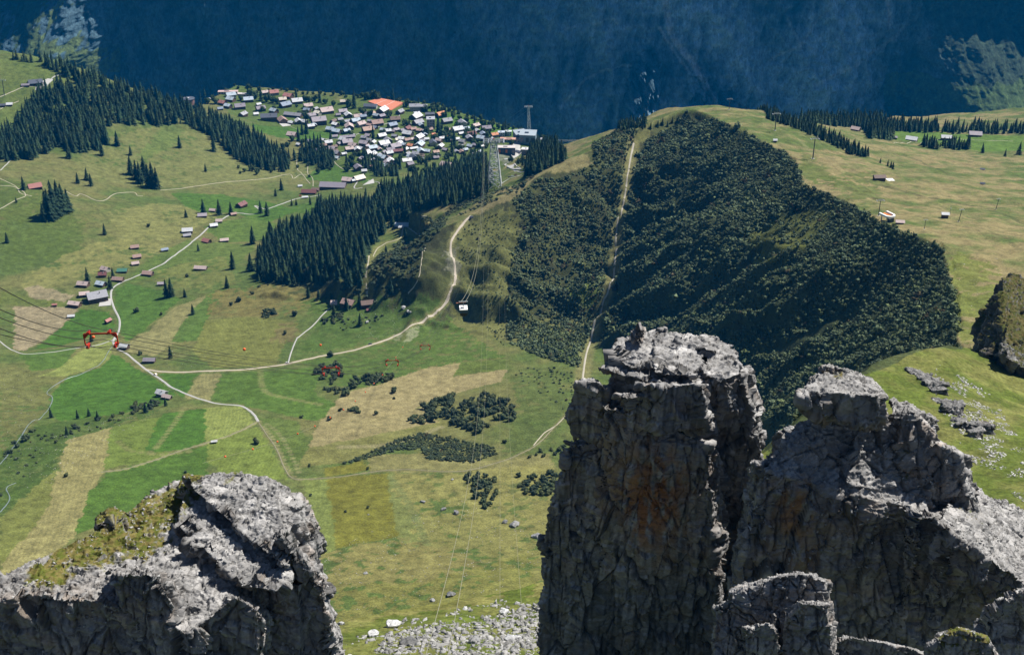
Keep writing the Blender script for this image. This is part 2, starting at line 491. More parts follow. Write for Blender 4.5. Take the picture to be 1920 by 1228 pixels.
# near ground
TC = np.where(NEARM[..., None], lerp(C3((0.100, 0.125, 0.024)), C3((0.165, 0.160, 0.050)), sstep(-0.3, 0.4, n2 + 0.7 * n3)), TC)
MOW = np.zeros((NV, NX), np.float32); MOWD = np.zeros((NV, NX), np.float32)
wx = GX + 3.0 * n3[..., 0] + 2.0 * n2[..., 0]; wy = GY + 3.0 * n3[..., 0] - 2 * n2[..., 0]
def paint(pts, c, a=1.0, var=0.14, mow=0.0, mdir=0.0, soft=False, dens=60):
    P = poly_world(sub_poly(pts, dens)); x0, y0 = P.min(0) - 6; x1, y1 = P.max(0) + 6
    j0 = max(0, np.searchsorted(V, math.log(max(y0, 121))) - 1); j1 = min(NV, np.searchsorted(V, math.log(max(y1, 122))) + 1)
    sl = slice(j0, j1)
    amp = 5.0 if soft else 1.6
    m = in_poly(GX[sl] + (wx[sl] - GX[sl]) * amp, GY[sl] + (wy[sl] - GY[sl]) * amp, P)
    if soft:
        m = m & (n3[sl][..., 0] + n2[sl][..., 0] > -0.28)
    col = C3(c) * (1 + var * n2[sl] + var * 0.8 * n3[sl] + var * n1[sl])
    TC[sl] = np.where(m[..., None], TC[sl] * (1 - a) + col * a, TC[sl])
    MOW[sl] = np.where(m, mow, MOW[sl]); MOWD[sl] = np.where(m, mdir, MOWD[sl])

def thicket_floor():
    """darker green ground colour under the alder bushes"""
    P = poly_world(sub_poly([(1212, 262), (1288, 209), (1342, 226), (1404, 252), (1474, 286), (1499, 320), (1505, 346), (1558, 364), (1603, 386), (1643, 416), (1702, 437), (1764, 464), (1782, 520), (1798, 600), (1802, 655), (1700, 670), (1600, 710), (1500, 800), (1440, 860), (1300, 740), (1128, 650), (1140, 580), (1162, 500), (1166, 440), (1180, 360), (1196, 300)]))
    m = (in_poly(wx, wy, P) * 0.8)[..., None]; return m
# -- left hill
paint([(150, 270), (300, 235), (420, 260), (560, 300), (600, 330), (420, 350), (270, 352), (150, 330)], (0.150, 0.150, 0.055), 0.9, soft=True)
paint([(300, 235), (345, 245), (330, 275), (290, 290), (270, 300), (260, 290), (290, 260)], LGREEN, 0.7, soft=True)
paint([(0, 340), (60, 340), (160, 420), (150, 470), (110, 500), (0, 500)], (0.080, 0.108, 0.025), 0.8, soft=True)
paint([(200, 395), (300, 380), (420, 400), (330, 450), (230, 455), (215, 420)], (0.170, 0.165, 0.060), 0.9, soft=True)
paint([(75, 500), (200, 450), (280, 450), (330, 470), (150, 520), (60, 560), (40, 540)], (0.180, 0.170, 0.062), 0.9, soft=True)
paint([(0, 110), (120, 115), (150, 150), (90, 180), (20, 240), (0, 250)], (0.115, 0.143, 0.040), 0.8, soft=True)
paint([(320, 362), (420, 365), (500, 378), (560, 395), (500, 420), (440, 400), (380, 400), (345, 385)], VGREEN, 0.9)
paint([(560, 400), (640, 400), (620, 375), (540, 385)], VGREEN, 0.7)
paint([(380, 425), (470, 405), (520, 420), (500, 450), (420, 455)], (0.085, 0.132, 0.028), 0.9)
paint([(290, 480), (350, 450), (480, 460), (440, 500), (330, 515), (240, 530), (260, 500)], (0.090, 0.128, 0.030), 0.8)
paint([(300, 505), (420, 480), (450, 530), (380, 545), (330, 540), (290, 530)], (0.170, 0.165, 0.055), 0.6, soft=True)
paint([(600, 340), (700, 345), (690, 320), (640, 305), (590, 320), (570, 335)], VGREEN, 0.9)
# -- village ground
paint([(380, 185), (480, 172), (640, 190), (780, 178), (880, 215), (1000, 245), (1020, 270), (940, 320), (800, 300), (680, 340), (560, 260), (430, 215)], (0.085, 0.120, 0.028), 0.9)
paint([(470, 232), (560, 240), (600, 248), (610, 262), (520, 258), (480, 245)], VGREEN, 1)
paint([(600, 245), (660, 250), (650, 262), (590, 258)], VGREEN, 1)
paint([(805, 205), (850, 215), (900, 230), (960, 240), (1000, 250), (960, 262), (910, 250), (850, 235), (810, 222)], (0.085, 0.160, 0.022), 1)
paint([(940, 275), (975, 268), (965, 300), (945, 310), (925, 285)], (0.2, 0.19, 0.17), 0.6)
# -- left valley fields
paint([(0, 545), (110, 560), (150, 560), (120, 575), (30, 572), (0, 570)], (0.110, 0.128, 0.035), 1)
paint([(45, 540), (70, 535), (140, 555), (120, 566), (60, 560)], MUD, 0.8)
paint([(27, 575), (90, 575), (150, 575), (130, 600), (100, 625), (45, 658), (25, 655)], MUD, 0.9, 0.2)
paint([(60, 655), (105, 622), (150, 580), (205, 585), (218, 612), (160, 635), (110, 650)], VGREEN, 1)
paint([(35, 665), (150, 648), (120, 690), (60, 695)], (0.075, 0.120, 0.025), 1)
paint([(0, 690), (60, 695), (85, 740), (90, 770), (60, 800), (0, 860)], (0.125, 0.125, 0.045), 1, soft=True)
paint([(170, 648), (210, 632), (208, 665), (190, 685), (120, 705), (75, 705), (110, 690)], YEL, 0.9, mow=1, mdir=0.2)
paint([(213, 663), (240, 680), (290, 710), (330, 740), (300, 760), (230, 775), (110, 790), (90, 770), (98, 735), (130, 705), (185, 690)], VGREEN, 1)
paint([(215, 545), (240, 530), (300, 545), (340, 560), (280, 610), (240, 640), (225, 620), (218, 580)], (0.070, 0.124, 0.024), 1)
paint([(330, 575), (400, 550), (380, 600), (330, 640), (290, 668), (240, 660), (245, 640)], (0.200, 0.180, 0.080), 1)
paint([(400, 545), (430, 540), (395, 590), (370, 640), (320, 640), (345, 600)], (0.075, 0.128, 0.026), 0.9)
paint([(385, 600), (480, 595), (560, 605), (530, 650), (520, 685), (400, 690), (360, 660)], (0.150, 0.152, 0.045), 1, mow=0.7, mdir=1.2)
paint([(400, 545), (520, 528), (620, 535), (600, 560), (540, 590), (470, 595), (390, 590)], (0.150, 0.125, 0.045), 0.9, soft=True)
paint([(520, 605), (560, 600), (555, 640), (515, 640)], BROWN, 0.8, soft=True)
paint([(560, 560), (700, 560), (800, 560), (850, 550), (820, 600), (740, 640), (640, 655), (560, 665), (600, 600)], (0.072, 0.112, 0.026), 0.9, soft=True)
paint([(300, 700), (372, 700), (345, 745), (330, 735)], VGREEN, 1)
paint([(378, 700), (416, 700), (392, 755), (345, 745)], (0.200, 0.180, 0.080), 1, mow=1, mdir=1.3)
paint([(418, 700), (600, 690), (590, 740), (640, 760), (590, 790), (500, 770), (440, 755), (396, 752)], (0.080, 0.128, 0.026), 1)
paint([(560, 670), (740, 640), (840, 590), (900, 640), (950, 670), (860, 680), (790, 690), (700, 730), (620, 720)], (0.075, 0.116, 0.026), 0.9, soft=True)
paint([(640, 740), (720, 718), (790, 692), (864, 680), (848, 708), (950, 692), (940, 715), (820, 745), (760, 775), (640, 790), (600, 790), (625, 760)], TAN, 1, 0.12)
paint([(850, 705), (864, 680), (950, 672), (945, 692)], (0.095, 0.120, 0.030), 1)
paint([(600, 790), (760, 772), (800, 760), (830, 800), (700, 815), (610, 835), (575, 840)], TAN, 0.9, 0.12)
paint([(575, 840), (700, 815), (830, 790), (870, 790), (780, 815), (690, 850), (640, 868), (560, 878)], (0.165, 0.156, 0.055), 1, mow=0.6, mdir=0.3)
paint([(690, 850), (780, 850), (900, 865), (1030, 850), (1040, 880), (930, 885), (740, 885), (690, 885)], (0.190, 0.170, 0.070), 1)
paint([(950, 705), (1040, 700), (1070, 760), (1030, 850), (950, 855), (945, 830), (980, 780)], (0.085, 0.108, 0.032), 0.9, soft=True)
paint([(480, 780), (560, 790), (580, 840), (550, 880), (540, 895), (510, 830), (495, 800)], (0.095, 0.128, 0.032), 0.9)
paint([(385, 765), (455, 762), (482, 795), (430, 815), (386, 828)], YEL, 1, mow=1, mdir=1.45)
paint([(305, 775), (385, 765), (386, 828), (350, 842), (270, 848), (280, 810)], VGREEN, 1)
paint([(210, 800), (300, 780), (272, 845), (340, 850), (300, 870), (240, 870), (195, 880)], (0.120, 0.152, 0.035), 1)
paint([(386, 828), (484, 798), (510, 840), (545, 900), (420, 890), (388, 860)], (0.140, 0.170, 0.040), 1, mow=1, mdir=1.6)
paint([(200, 885), (340, 848), (388, 835), (388, 890), (300, 930), (180, 990), (140, 1003), (165, 930)], (0.070, 0.120, 0.022), 1)
paint([(125, 825), (208, 800), (195, 880), (165, 930), (140, 1003), (90, 1060), (0, 1110), (0, 1050), (60, 990), (105, 900)], (0.225, 0.195, 0.085), 1, mow=1, mdir=1.35)
paint([(0, 970), (105, 880), (95, 940), (55, 1000), (0, 1060)], (0.150, 0.156, 0.045), 1)
paint([(0, 850), (60, 800), (120, 790), (290, 770), (300, 778), (208, 800), (125, 825), (105, 880), (20, 950), (0, 960)], (0.060, 0.092, 0.022), 0.95, soft=True)
# -- bottom of the valley
paint([(560, 895), (612, 893), (632, 1030), (600, 1040), (590, 960)], (0.150, 0.170, 0.050), 1, mow=0.8, mdir=1.5)
paint([(725, 890), (735, 888), (800, 1020), (775, 1045), (745, 1010)], (0.150, 0.161, 0.055), 1, mow=0.5, mdir=1.5)
paint([(735, 888), (900, 880), (1040, 870), (1040, 1110), (640, 1170), (590, 1120), (590, 1040), (745, 1010), (800, 1030)], (0.195, 0.175, 0.062), 0.85, 0.22, soft=True)
paint([(800, 1020), (745, 1005), (640, 1030), (600, 1045), (600, 1170), (900, 1110), (900, 1040)], (0.190, 0.165, 0.062), 0.8, 0.25, soft=True)
paint([(612, 893), (725, 888), (745, 1005), (632, 1028)], MOOR, 1, 0.2)
paint([(608, 878), (680, 864), (695, 880), (612, 894)], MOOR, 1, 0.2)
paint([(600, 1100), (800, 1090), (1000, 1030), (1020, 1090), (850, 1130), (620, 1170)], (0.155, 0.150, 0.042), 0.7, soft=True)
# -- grass track through the bushes and slope patches
paint([(1190, 250), (1225, 235), (1215, 262), (1190, 275), (1182, 320), (1175, 400), (1160, 440), (1140, 440), (1160, 400), (1172, 300)], (0.150, 0.143, 0.055), 0.9)
paint([(1020, 315), (1100, 290), (1105, 300), (1110, 310), (1060, 325), (1040, 325), (1010, 330)], (0.215, 0.180, 0.085), 1)
paint([(1065, 535), (1100, 525), (1130, 520), (1120, 560), (1100, 580), (1065, 570)], (0.120, 0.143, 0.035), 1, soft=True)
paint([(860, 420), (950, 390), (980, 430), (960, 520), (960, 620), (900, 640), (850, 590), (850, 480)], (0.130, 0.129, 0.045), 0.8, soft=True)
paint([(900, 400), (960, 375), (1020, 325), (1000, 325), (930, 375), (880, 405)], (0.200, 0.165, 0.085), 0.9)
paint([(1400, 440), (1470, 400), (1540, 390), (1560, 410), (1520, 470), (1440, 500), (1410, 470)], (0.115, 0.124, 0.030), 0.8, soft=True)
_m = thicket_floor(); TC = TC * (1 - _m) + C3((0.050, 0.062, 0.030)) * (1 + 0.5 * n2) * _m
paint([(1400, 440), (1470, 400), (1540, 385), (1565, 405), (1520, 465), (1440, 500), (1410, 475)], (0.105, 0.110, 0.028), 0.8, soft=True)
# -- ridge plateau
paint([(1505, 335), (1640, 320), (1660, 380), (1600, 375), (1560, 355)], (0.100, 0.120, 0.035), 0.8, soft=True)
paint([(1500, 275), (1560, 330), (1620, 345), (1560, 350), (1505, 335)], (0.095, 0.120, 0.030), 0.7, soft=True)
paint([(1672, 242), (1800, 252), (1920, 255), (1920, 285), (1840, 285), (1770, 275), (1680, 262)], (0.095, 0.152, 0.028), 1)
paint([(1790, 470), (1860, 490), (1900, 540), (1870, 600), (1830, 640), (1800, 640), (1785, 540)], (0.130, 0.143, 0.032), 0.8, soft=True)

# streams
def px_line(pts, step=3.0):
    P = ground([p[0] for p in pts], [p[1] for p in pts])[:, :2]
    # Catmull-Rom through the points
    Q = np.vstack([2 * P[0] - P[1], P, 2 * P[-1] - P[-2]]); out = []
    for i in range(1, len(Q) - 2):
        L_ = np.linalg.norm(Q[i + 1] - Q[i]); n = max(2, int(L_ / step)); t = np.linspace(0, 1, n, endpoint=False)[:, None]
        out.append(0.5 * ((2 * Q[i]) + (-Q[i - 1] + Q[i + 1]) * t + (2 * Q[i - 1] - 5 * Q[i] + 4 * Q[i + 1] - Q[i + 2]) * t ** 2 + (-Q[i - 1] + 3 * Q[i] - 3 * Q[i + 1] + Q[i + 2]) * t ** 3))
    out.append(Q[-2][None]); return np.vstack(out)

def paint_line(P, w, c, a=1.0):
    """colour the ground along a line (grass verges, wheel tracks)"""
    x0, y0 = P.min(0) - w * 2; x1, y1 = P.max(0) + w * 2
    j0 = max(0, np.searchsorted(V, math.log(max(y0, 121))) - 1); j1 = min(NV, np.searchsorted(V, math.log(max(y1, 122))) + 1)
    sl = slice(j0, j1); gx = GX[sl]; gy = GY[sl]
    sel = (gx > x0) & (gx < x1) & (gy > y0) & (gy < y1)
    xs = gx[sel]; ys = gy[sel]
    if len(xs) == 0: return
    Pc = P[::3]; best = np.full(len(xs), 1e9)
    for q in Pc: best = np.minimum(best, (xs - q[0]) ** 2 + (ys - q[1]) ** 2)
    m = (1 - sstep(w * 0.5, w, np.sqrt(best) + 1.0 * n3[sl][sel][:, 0])) * a
    sub = TC[sl]; sub[sel] = sub[sel] * (1 - m[:, None]) + C3(c) * m[:, None]

ROADS = []   # (points, width, material key, label)
def road(pts, w, key, label, verge=None, vc=(0.21, 0.19, 0.09)):
    P = px_line(pts); ROADS.append((P, w, key, label))
    if verge: paint_line(P, verge, vc, 0.8)
road([(640, 345), (672, 335), (664, 352), (680, 352)], 4.5, 'road', 'pale village lane')
MAIN = [(600, 366), (560, 372), (530, 382), (500, 392), (478, 386), (490, 398), (470, 402), (440, 400), (410, 415), (385, 432), (350, 462), (310, 492), (270, 512), (235, 526), (212, 540), (208, 556), (214, 578), (224, 600), (222, 622), (212, 640), (222, 655), (240, 665), (265, 686), (290, 704), (330, 730), (375, 748), (420, 758), (455, 762), (474, 775), (484, 790)]
road(MAIN, 4.6, 'road', 'winding pale alpine road down the left side of the valley')
road([(484, 790), (440, 812), (400, 826), (330, 848), (250, 875), (190, 885)], 2.4, 'faint', 'grass farm track running left from the road end', 5, (0.24, 0.22, 0.10))
road([(484, 790), (500, 815), (520, 845), (535, 880), (550, 897), (580, 898), (650, 892), (690, 886), (760, 880), (850, 884), (930, 868), (1000, 838), (1040, 800), (1068, 770), (1085, 740), (1093, 710)], 2.0, 'faint', 'narrow track looping round the bottom of the meadows', 5, (0.15, 0.14, 0.06))
road([(1090, 730), (1098, 670), (1110, 630), (1128, 580), (1145, 530), (1155, 480), (1155, 440), (1165, 400), (1174, 350), (1180, 310), (1188, 268)], 3.6, 'track', 'pale gravel track climbing straight through the dark bushes', 14, (0.19, 0.17, 0.075))
road([(272, 692), (310, 697), (360, 697), (440, 694), (500, 688), (540, 682), (600, 668), (670, 655), (730, 635), (790, 605), (830, 575), (850, 535), (853, 505), (845, 470), (850, 445), (868, 420), (882, 405)], 4.6, 'gravel', 'gravel road crossing the valley floor and climbing the slope', 8)
road([(540, 682), (548, 655), (560, 632), (585, 612), (605, 590), (618, 578)], 3.0, 'road', 'lane branching up to the farm')
road([(220, 635), (190, 645), (150, 652), (100, 660), (50, 664), (20, 655), (0, 640), (-30, 610)], 3.2, 'road', 'pale lane curving off to the left edge')
road([(0, 335), (30, 350), (38, 362), (60, 368)], 2.2, 'path', 'footpath on the upper left meadow')
road([(0, 392), (30, 375), (48, 366), (30, 352), (0, 348)], 2.2, 'path', 'footpath bending below the red roofed hut')
road([(122, 358), (142, 368), (152, 364), (180, 376), (200, 374), (215, 364), (250, 361), (258, 367), (268, 368)], 2.0, 'path', 'thin footpath wriggling past the clump of firs')
road([(300, 357), (350, 352), (420, 342), (500, 335), (542, 327), (550, 335), (562, 328), (575, 328)], 2.2, 'path', 'long footpath across the brown hillside')
road([(556, 300), (558, 318), (566, 326), (582, 345)], 2.0, 'path', 'footpath climbing beside the trees')
road([(578, 306), (577, 325), (586, 335), (587, 350)], 2.0, 'path', 'footpath beside the lone fir')
road([(690, 540), (686, 520), (700, 480), (720, 458), (750, 447), (760, 425), (800, 405)], 2.8, 'path', 'farm track along the clearing in the forest', 14, (0.20, 0.19, 0.07))
road([(765, 550), (785, 520), (790, 490), (797, 465)], 1.8, 'path', 'faint footpath up the green slope')
road([(1000, 835), (1020, 812), (1045, 795), (1070, 770)], 2.2, 'path', 'footpath behind the rock tower')
road([(0, 205), (10, 200), (35, 190)], 2.4, 'path', 'path under the mountain restaurant')
road([(0, 182), (40, 165), (70, 162)], 2.4, 'path', 'path towards the mountain restaurant')
road([(85, 165), (100, 145), (125, 139), (150, 141)], 4.0, 'road', 'access road of the mountain restaurant')
road([(0, 320), (20, 300), (45, 275)], 3.0, 'road', 'lane vanishing into the left forest')
road([(935, 350), (955, 335), (985, 325), (965, 320), (958, 312), (985, 300), (1000, 296)], 4.5, 'road', 'hairpin road below the cable car station')
road([(600, 260), (650, 258), (690, 245), (740, 225), (752, 212)], 3.5, 'road', 'village street between the chalets')
road([(700, 372), (712, 345), (690, 338)], 3.0, 'road', 'lane near the big chalet')
road([(620, 292), (628, 305), (645, 318), (668, 318)], 2.6, 'path', 'village footpath')
road([(1675, 268), (1760, 262), (1900, 265)], 2.6, 'path', 'track between the far barns')
road([(475, 210), (540, 235), (563, 247)], 1.5, 'path', 'village walkway')
paint([(838, 470), (860, 460), (862, 530), (842, 540)], (0.20, 0.19, 0.16), 0.6, soft=True, dens=20)
paint([(740, 625), (790, 612), (785, 632), (750, 640)], (0.24, 0.24, 0.15), 0.8, soft=True, dens=20)
for pts, w_, c_, a_ in [([(345, 765), (322, 800), (292, 840), (282, 848), (300, 852), (360, 846)], 2.6, (0.2, 0.19, 0.08), .7), ([(222, 828), (245, 845), (280, 850)], 2.6, (0.2, 0.19, 0.08), .6), ([(488, 696), (492, 725), (505, 738), (545, 748), (600, 758)], 3, (0.19, 0.185, 0.075), .7),
        ([(494, 800), (512, 822), (530, 860), (545, 888), (560, 898)], 2.2, (0.22, 0.2, 0.1), .8), ([(500, 795), (522, 812), (545, 850), (560, 885)], 2.0, (0.22, 0.2, 0.1), .7), ([(640, 838), (740, 830), (830, 800)], 3.5, (0.25, 0.215, 0.12), .7), ([(570, 660), (640, 662), (700, 648)], 2, (0.16, 0.16, 0.06), .5),
        ([(1500, 262), (1560, 300), (1640, 318), (1720, 330)], 3, (0.2, 0.18, 0.09), .5), ([(1655, 285), (1720, 300), (1780, 330)], 2.5, (0.05, 0.055, 0.02), .7), ([(1640, 372), (1700, 385), (1760, 392)], 2.5, (0.06, 0.06, 0.025), .6), ([(1700, 400), (1780, 420), (1850, 432), (1915, 470)], 2.5, (0.06, 0.06, 0.025), .5),
        ([(1655, 348), (1690, 358), (1750, 372), (1850, 392), (1915, 420)], 3, (0.055, 0.06, 0.025), .6), ([(735, 895), (770, 950), (800, 1020)], 3, (0.13, 0.15, 0.06), .6)]:
    paint_line(px_line(pts), w_ * 2, c_, a_)
STREAM = px_line([(210, 650), (190, 680), (155, 700), (120, 712), (95, 728), (88, 738), (98, 745), (92, 765), (75, 785), (60, 790), (20, 845), (0, 870)])
STREAM2 = px_line([(30, 905), (12, 915), (18, 935), (0, 960)])
TC *= (1 + 0.10 * n3)
TC = TC * np.array([0.82, 0.87, 0.80], np.float32)
TC = np.clip(TC, 0.01, 0.7)

# terrain material: world-space mowing lines and fine turf variation over the land cover colour
gm = NT('turf', 0.95, 0.1)
co = gm.coord()
col = gm.attr('tint')
fa = gm.noise(0.09, 6, 0.65, co); fb = gm.noise(0.55, 4, 0.65, co)
v1 = gm.n.new('ShaderNodeMapRange'); gm.L(fa, v1.inputs[0]); v1.inputs[1].default_value = .3; v1.inputs[2].default_value = .7; v1.inputs[3].default_value = .64; v1.inputs[4].default_value = 1.36
v2 = gm.n.new('ShaderNodeMapRange'); gm.L(fb, v2.inputs[0]); v2.inputs[1].default_value = .3; v2.inputs[2].default_value = .7; v2.inputs[3].default_value = .58; v2.inputs[4].default_value = 1.42
vm = gm.math('MULTIPLY', v1.outputs[0], v2.outputs[0])
# mowing lines (direction stored per field)
sep = gm.n.new('ShaderNodeSeparateXYZ'); gm.L(co, sep.inputs[0])
ang = gm.attr('mow_dir', 'Fac'); amt = gm.attr('mow_amount', 'Fac')
pr = gm.math('ADD', gm.math('MULTIPLY', sep.outputs[0], gm.math('SINE', ang)), gm.math('MULTIPLY', sep.outputs[1], gm.math('COSINE', ang)))
wob = gm.math('MULTIPLY', gm.noise(0.006, 2, 0.5, co), 26)
sn = gm.math('SINE', gm.math('MULTIPLY', gm.math('ADD', pr, wob), 1.35))
ml = gm.math('ADD', 1.0, gm.math('MULTIPLY', gm.math('MULTIPLY', sn, amt), 0.07))
vm = gm.math('MULTIPLY', vm, ml)
sc = gm.n.new('ShaderNodeVectorMath'); sc.operation = 'SCALE'; gm.L(col, sc.inputs[0]); gm.L(vm, sc.inputs['Scale'])
gm.base(sc.outputs[0])
gm.bump(fb, 0.6, 1.4)
verts = np.stack([GX, GY, Z], -1).reshape(-1, 3)
idx = np.arange(NV * NX).reshape(NV, NX)
faces = np.stack([idx[:-1, :-1], idx[:-1, 1:], idx[1:, 1:], idx[1:, :-1]], -1).reshape(-1, 4)
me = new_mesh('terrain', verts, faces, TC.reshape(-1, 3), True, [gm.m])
for nm, A in (('mow_amount', MOW), ('mow_dir', MOWD)):
    at = me.attributes.new(nm, 'FLOAT', 'POINT'); at.data.foreach_set('value', A.ravel())
terr = link('terrain', me, kind='structure')
# terrain beyond the frame edges: floor of the deep valley
fl = new_mesh('valley_floor', [(-9000, -2000, -852), (9000, -2000, -852), (9000, 9500, -852), (-9000, 9500, -852)], np.array([[0, 1, 2, 3]]), None, False,
              [flat('valley_meadow', (0.07, 0.11, 0.04), 0.95, 0.1, 0, 0.4, 0.01)])
link('valley_floor', fl, kind='structure')

# roads and footpaths as ribbons that follow the ground
RM = {'road': flat('asphalt_pale', (0.34, 0.335, 0.32), 0.9, 0.2, 0, 0.14, 0.25), 'gravel': flat('gravel', (0.42, 0.37, 0.30), 0.95, 0.1, 0, 0.2, 0.5),
      'track': flat('track_gravel', (0.36, 0.33, 0.27), 0.95, 0.1, 0, 0.3, 0.4), 'faint': flat('track_worn', (0.20, 0.185, 0.125), 0.95, 0.1, 0, 0.35, 0.3), 'path': flat('path_earth', (0.38, 0.345, 0.27), 0.95, 0.1, 0, 0.25, 0.4)}
def ribbon(P, w, lift=0.25, nc=5, wvar=0.12):
    t = np.gradient(P, axis=0); t /= np.linalg.norm(t, axis=1)[:, None] + 1e-9
    nrm = np.stack([-t[:, 1], t[:, 0]], 1); s = np.arange(len(P)) * 0.6
    ww = w * (1 + wvar * perlin2(s * 0.35, s * 0 + len(P), 2))
    o = np.linspace(-0.5, 0.5, nc)
    Q = P[:, None, :] + nrm[:, None, :] * (ww[:, None] * o[None])[..., None]
    z = H(Q[..., 0], Q[..., 1]) + lift
    z = np.maximum(z, z[:, nc // 2:nc // 2 + 1] - 0.6)
    z[:, 0] -= lift + 0.5; z[:, -1] -= lift + 0.5
    vs = np.concatenate([Q, z[..., None]], -1).reshape(-1, 3); n = len(P)
    ii = np.arange(n * nc).reshape(n, nc)
    return vs, np.stack([ii[:-1, :-1], ii[1:, :-1], ii[1:, 1:], ii[:-1, 1:]], -1).reshape(-1, 4)[:, ::-1]
for i, (P, w, key, lab) in enumerate(ROADS):
    vs, fs = ribbon(P, w, 0.25 + 0.02 * (i % 7))
    link({'road': 'road', 'gravel': 'gravel_road', 'track': 'track', 'faint': 'track', 'path': 'footpath'}[key], new_mesh('ribbon', vs, fs, None, True, [RM[key]]), kind='structure')
wm = flat('stream_water', (0.15, 0.18, 0.19), 0.3, 0.5, 0, 0.3, 0.4)
for P in (STREAM, STREAM2):
    vs, fs = ribbon(P, 1.6, 0.2, 5, 0.6); link('stream', new_mesh('ribbon', vs, fs, None, True, [wm]), kind='structure')
print('terrain mesh', round(time.time() - T0, 1))

# ---------------------------------------------------------------- far wall of the deep valley
WX = np.linspace(-3300, 3300, 1150); WZ = np.concatenate([np.linspace(-850, 150, 380), np.linspace(158, 480, 24)])
X, Zw = np.meshgrid(WX, WZ)
def bump_at(px, py, rx, rz, Yd=4900):
    p = at_y(px, py, Yd); return p
Yw = 4750 + (Zw + 850) / 2.9 + 120 * fbm2(X / 1500, Zw / 2500, 3, 61) + 30 * np.abs(X / 1500) ** 2
rib = fbm2((X + 0.35 * Zw) / 300, Zw / 900, 5, 62, 0.55, ridged=True)
rib2 = fbm2((X - 0.25 * Zw) / 60, Zw / 170, 4, 64, 0.55, ridged=True)
Yw -= 85 * rib + 30 * rib2 + 16 * fbm2(X / 26, Zw / 26, 4, 65)
led = fbm2(X / 600, Zw / 42, 4, 66)
Yw -= 8 * led * sstep(-300, 600, X)
def spur(px, py, wx_, hz, amp, base, tilt=0.0, seed=0):
    """a buttress standing in front of the wall; its crest falls towards the valley"""
    global Yw
    p = at_y(px, py, 4850)
    h = p[2] + tilt * (X - p[0]) + 25 * perlin2(X / 70, Zw / 400, 70 + seed)
    f = np.clip(1 - ((X - p[0]) / wx_) ** 2 + 0.25 * fbm2(X / 120, Zw / 120, 4, 71 + seed), 0, 1)
    below = np.clip((h - Zw) / hz, 0, 1.6)
    if wx_ < 200: f = f * np.clip(0.35 + 1.6 * fbm2(X / 24, Zw / 30, 4, 95 + seed) + 0.7 * fbm2(X / 12, Zw / 12, 2, 96), 0, 1.2)
    Yw = Yw - amp * f * below
spur(45, 5, 300, 420, 620, 0, 0.55, 1)
spur(1885, 60, 330, 420, 860, 0, -0.25, 5)
Yw = Yw - (sstep(1350, 1600, X) + sstep(-1450, -1600, X)) * (15 * np.abs(perlin2(X / 17, Zw / 17, 90)) + 7 * np.abs(perlin2(X / 8, Zw / 8, 92)))
spur(1210, 92, 70, 90, 170, 0, 0.3, 9)
spur(1345, 140, 130, 160, 210, 0, -0.5, 11)
spur(1690, 165, 130, 170, 190, 0, 0.4, 13)
ZF = at_y(1880, 203, 4250)[2]
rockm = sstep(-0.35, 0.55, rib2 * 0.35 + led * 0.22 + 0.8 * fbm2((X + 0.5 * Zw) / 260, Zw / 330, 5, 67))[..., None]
WC = lerp(C3((0.036, 0.075, 0.095)), C3((0.28, 0.42, 0.52)), rockm * (0.18 + 0.85 * sstep(-500, 700, X)[..., None]))  # blue of haze and skylight is put into both wall colours
pxw, pyw, _ = project(np.stack([X, Yw, Zw], -1))
# pale gullies and debris chutes
def chute(pts, w, a=0.9):
    global WC
    P = np.array([at_y(a_, b_, 4900)[[0, 2]] for a_, b_ in pts]); best = np.full(X.shape, 1e9)
    for p, q in zip(P[:-1], P[1:]):
        dd = q - p; t = np.clip(((X - p[0]) * dd[0] + (Zw - p[1]) * dd[1]) / (dd @ dd), 0, 1)
        best = np.minimum(best, np.hypot(X - p[0] - t * dd[0], Zw - p[1] - t * dd[1]))
    m = (1 - sstep(w * 0.4, w, best + 6 * fbm2(X / 25, Zw / 25, 3, 81)))[..., None] * a
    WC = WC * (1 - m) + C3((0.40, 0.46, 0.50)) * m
chute([(1248, -20), (1258, 60), (1270, 85), (1295, 110), (1318, 150), (1335, 190)], 18)
chute([(1060, 60), (1150, 40), (1160, 50)], 6, 0.35)
chute([(1050, 190), (1090, 150), (1140, 128), (1180, 122)], 7, 0.4)
chute([(1440, 120), (1500, 80), (1560, 20)], 8, 0.35)
chute([(1520, 150), (1620, 110), (1720, 40), (1800, 0)], 9, 0.4)
chute([(1480, 40), (1500, 90)], 7, 0.35)
chute([(1240, 60), (1262, 95), (1290, 130)], 8, 0.6)
chute([(1668, -10), (1670, 30), (1665, 60)], 7, 0.9)
chute([(25, -20), (50, 15), (75, 45), (110, 75)], 30, 0.9)
lw = at_y(45, 50, 4500)
gsp = ((X > at_y(60, 30, 4700)[0]) & (X < -1500))[..., None]
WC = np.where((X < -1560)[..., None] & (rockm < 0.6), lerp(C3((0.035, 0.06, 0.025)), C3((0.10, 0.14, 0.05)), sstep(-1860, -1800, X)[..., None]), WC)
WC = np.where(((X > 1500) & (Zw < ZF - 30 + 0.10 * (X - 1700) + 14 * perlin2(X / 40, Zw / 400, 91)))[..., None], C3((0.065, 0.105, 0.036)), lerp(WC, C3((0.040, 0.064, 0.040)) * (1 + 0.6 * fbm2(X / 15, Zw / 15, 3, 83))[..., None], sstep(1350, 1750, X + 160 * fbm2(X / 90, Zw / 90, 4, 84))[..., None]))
wmt = NT('cliff_far', 0.95, 0.1); wc = wmt.coord()
f1 = wmt.noise(0.03, 8, 0.7, wc)
g2 = wmt.n.new('ShaderNodeMapRange'); wmt.L(f1, g2.inputs[0]); g2.inputs[1].default_value = .3; g2.inputs[2].default_value = .7; g2.inputs[3].default_value = .55; g2.inputs[4].default_value = 1.45
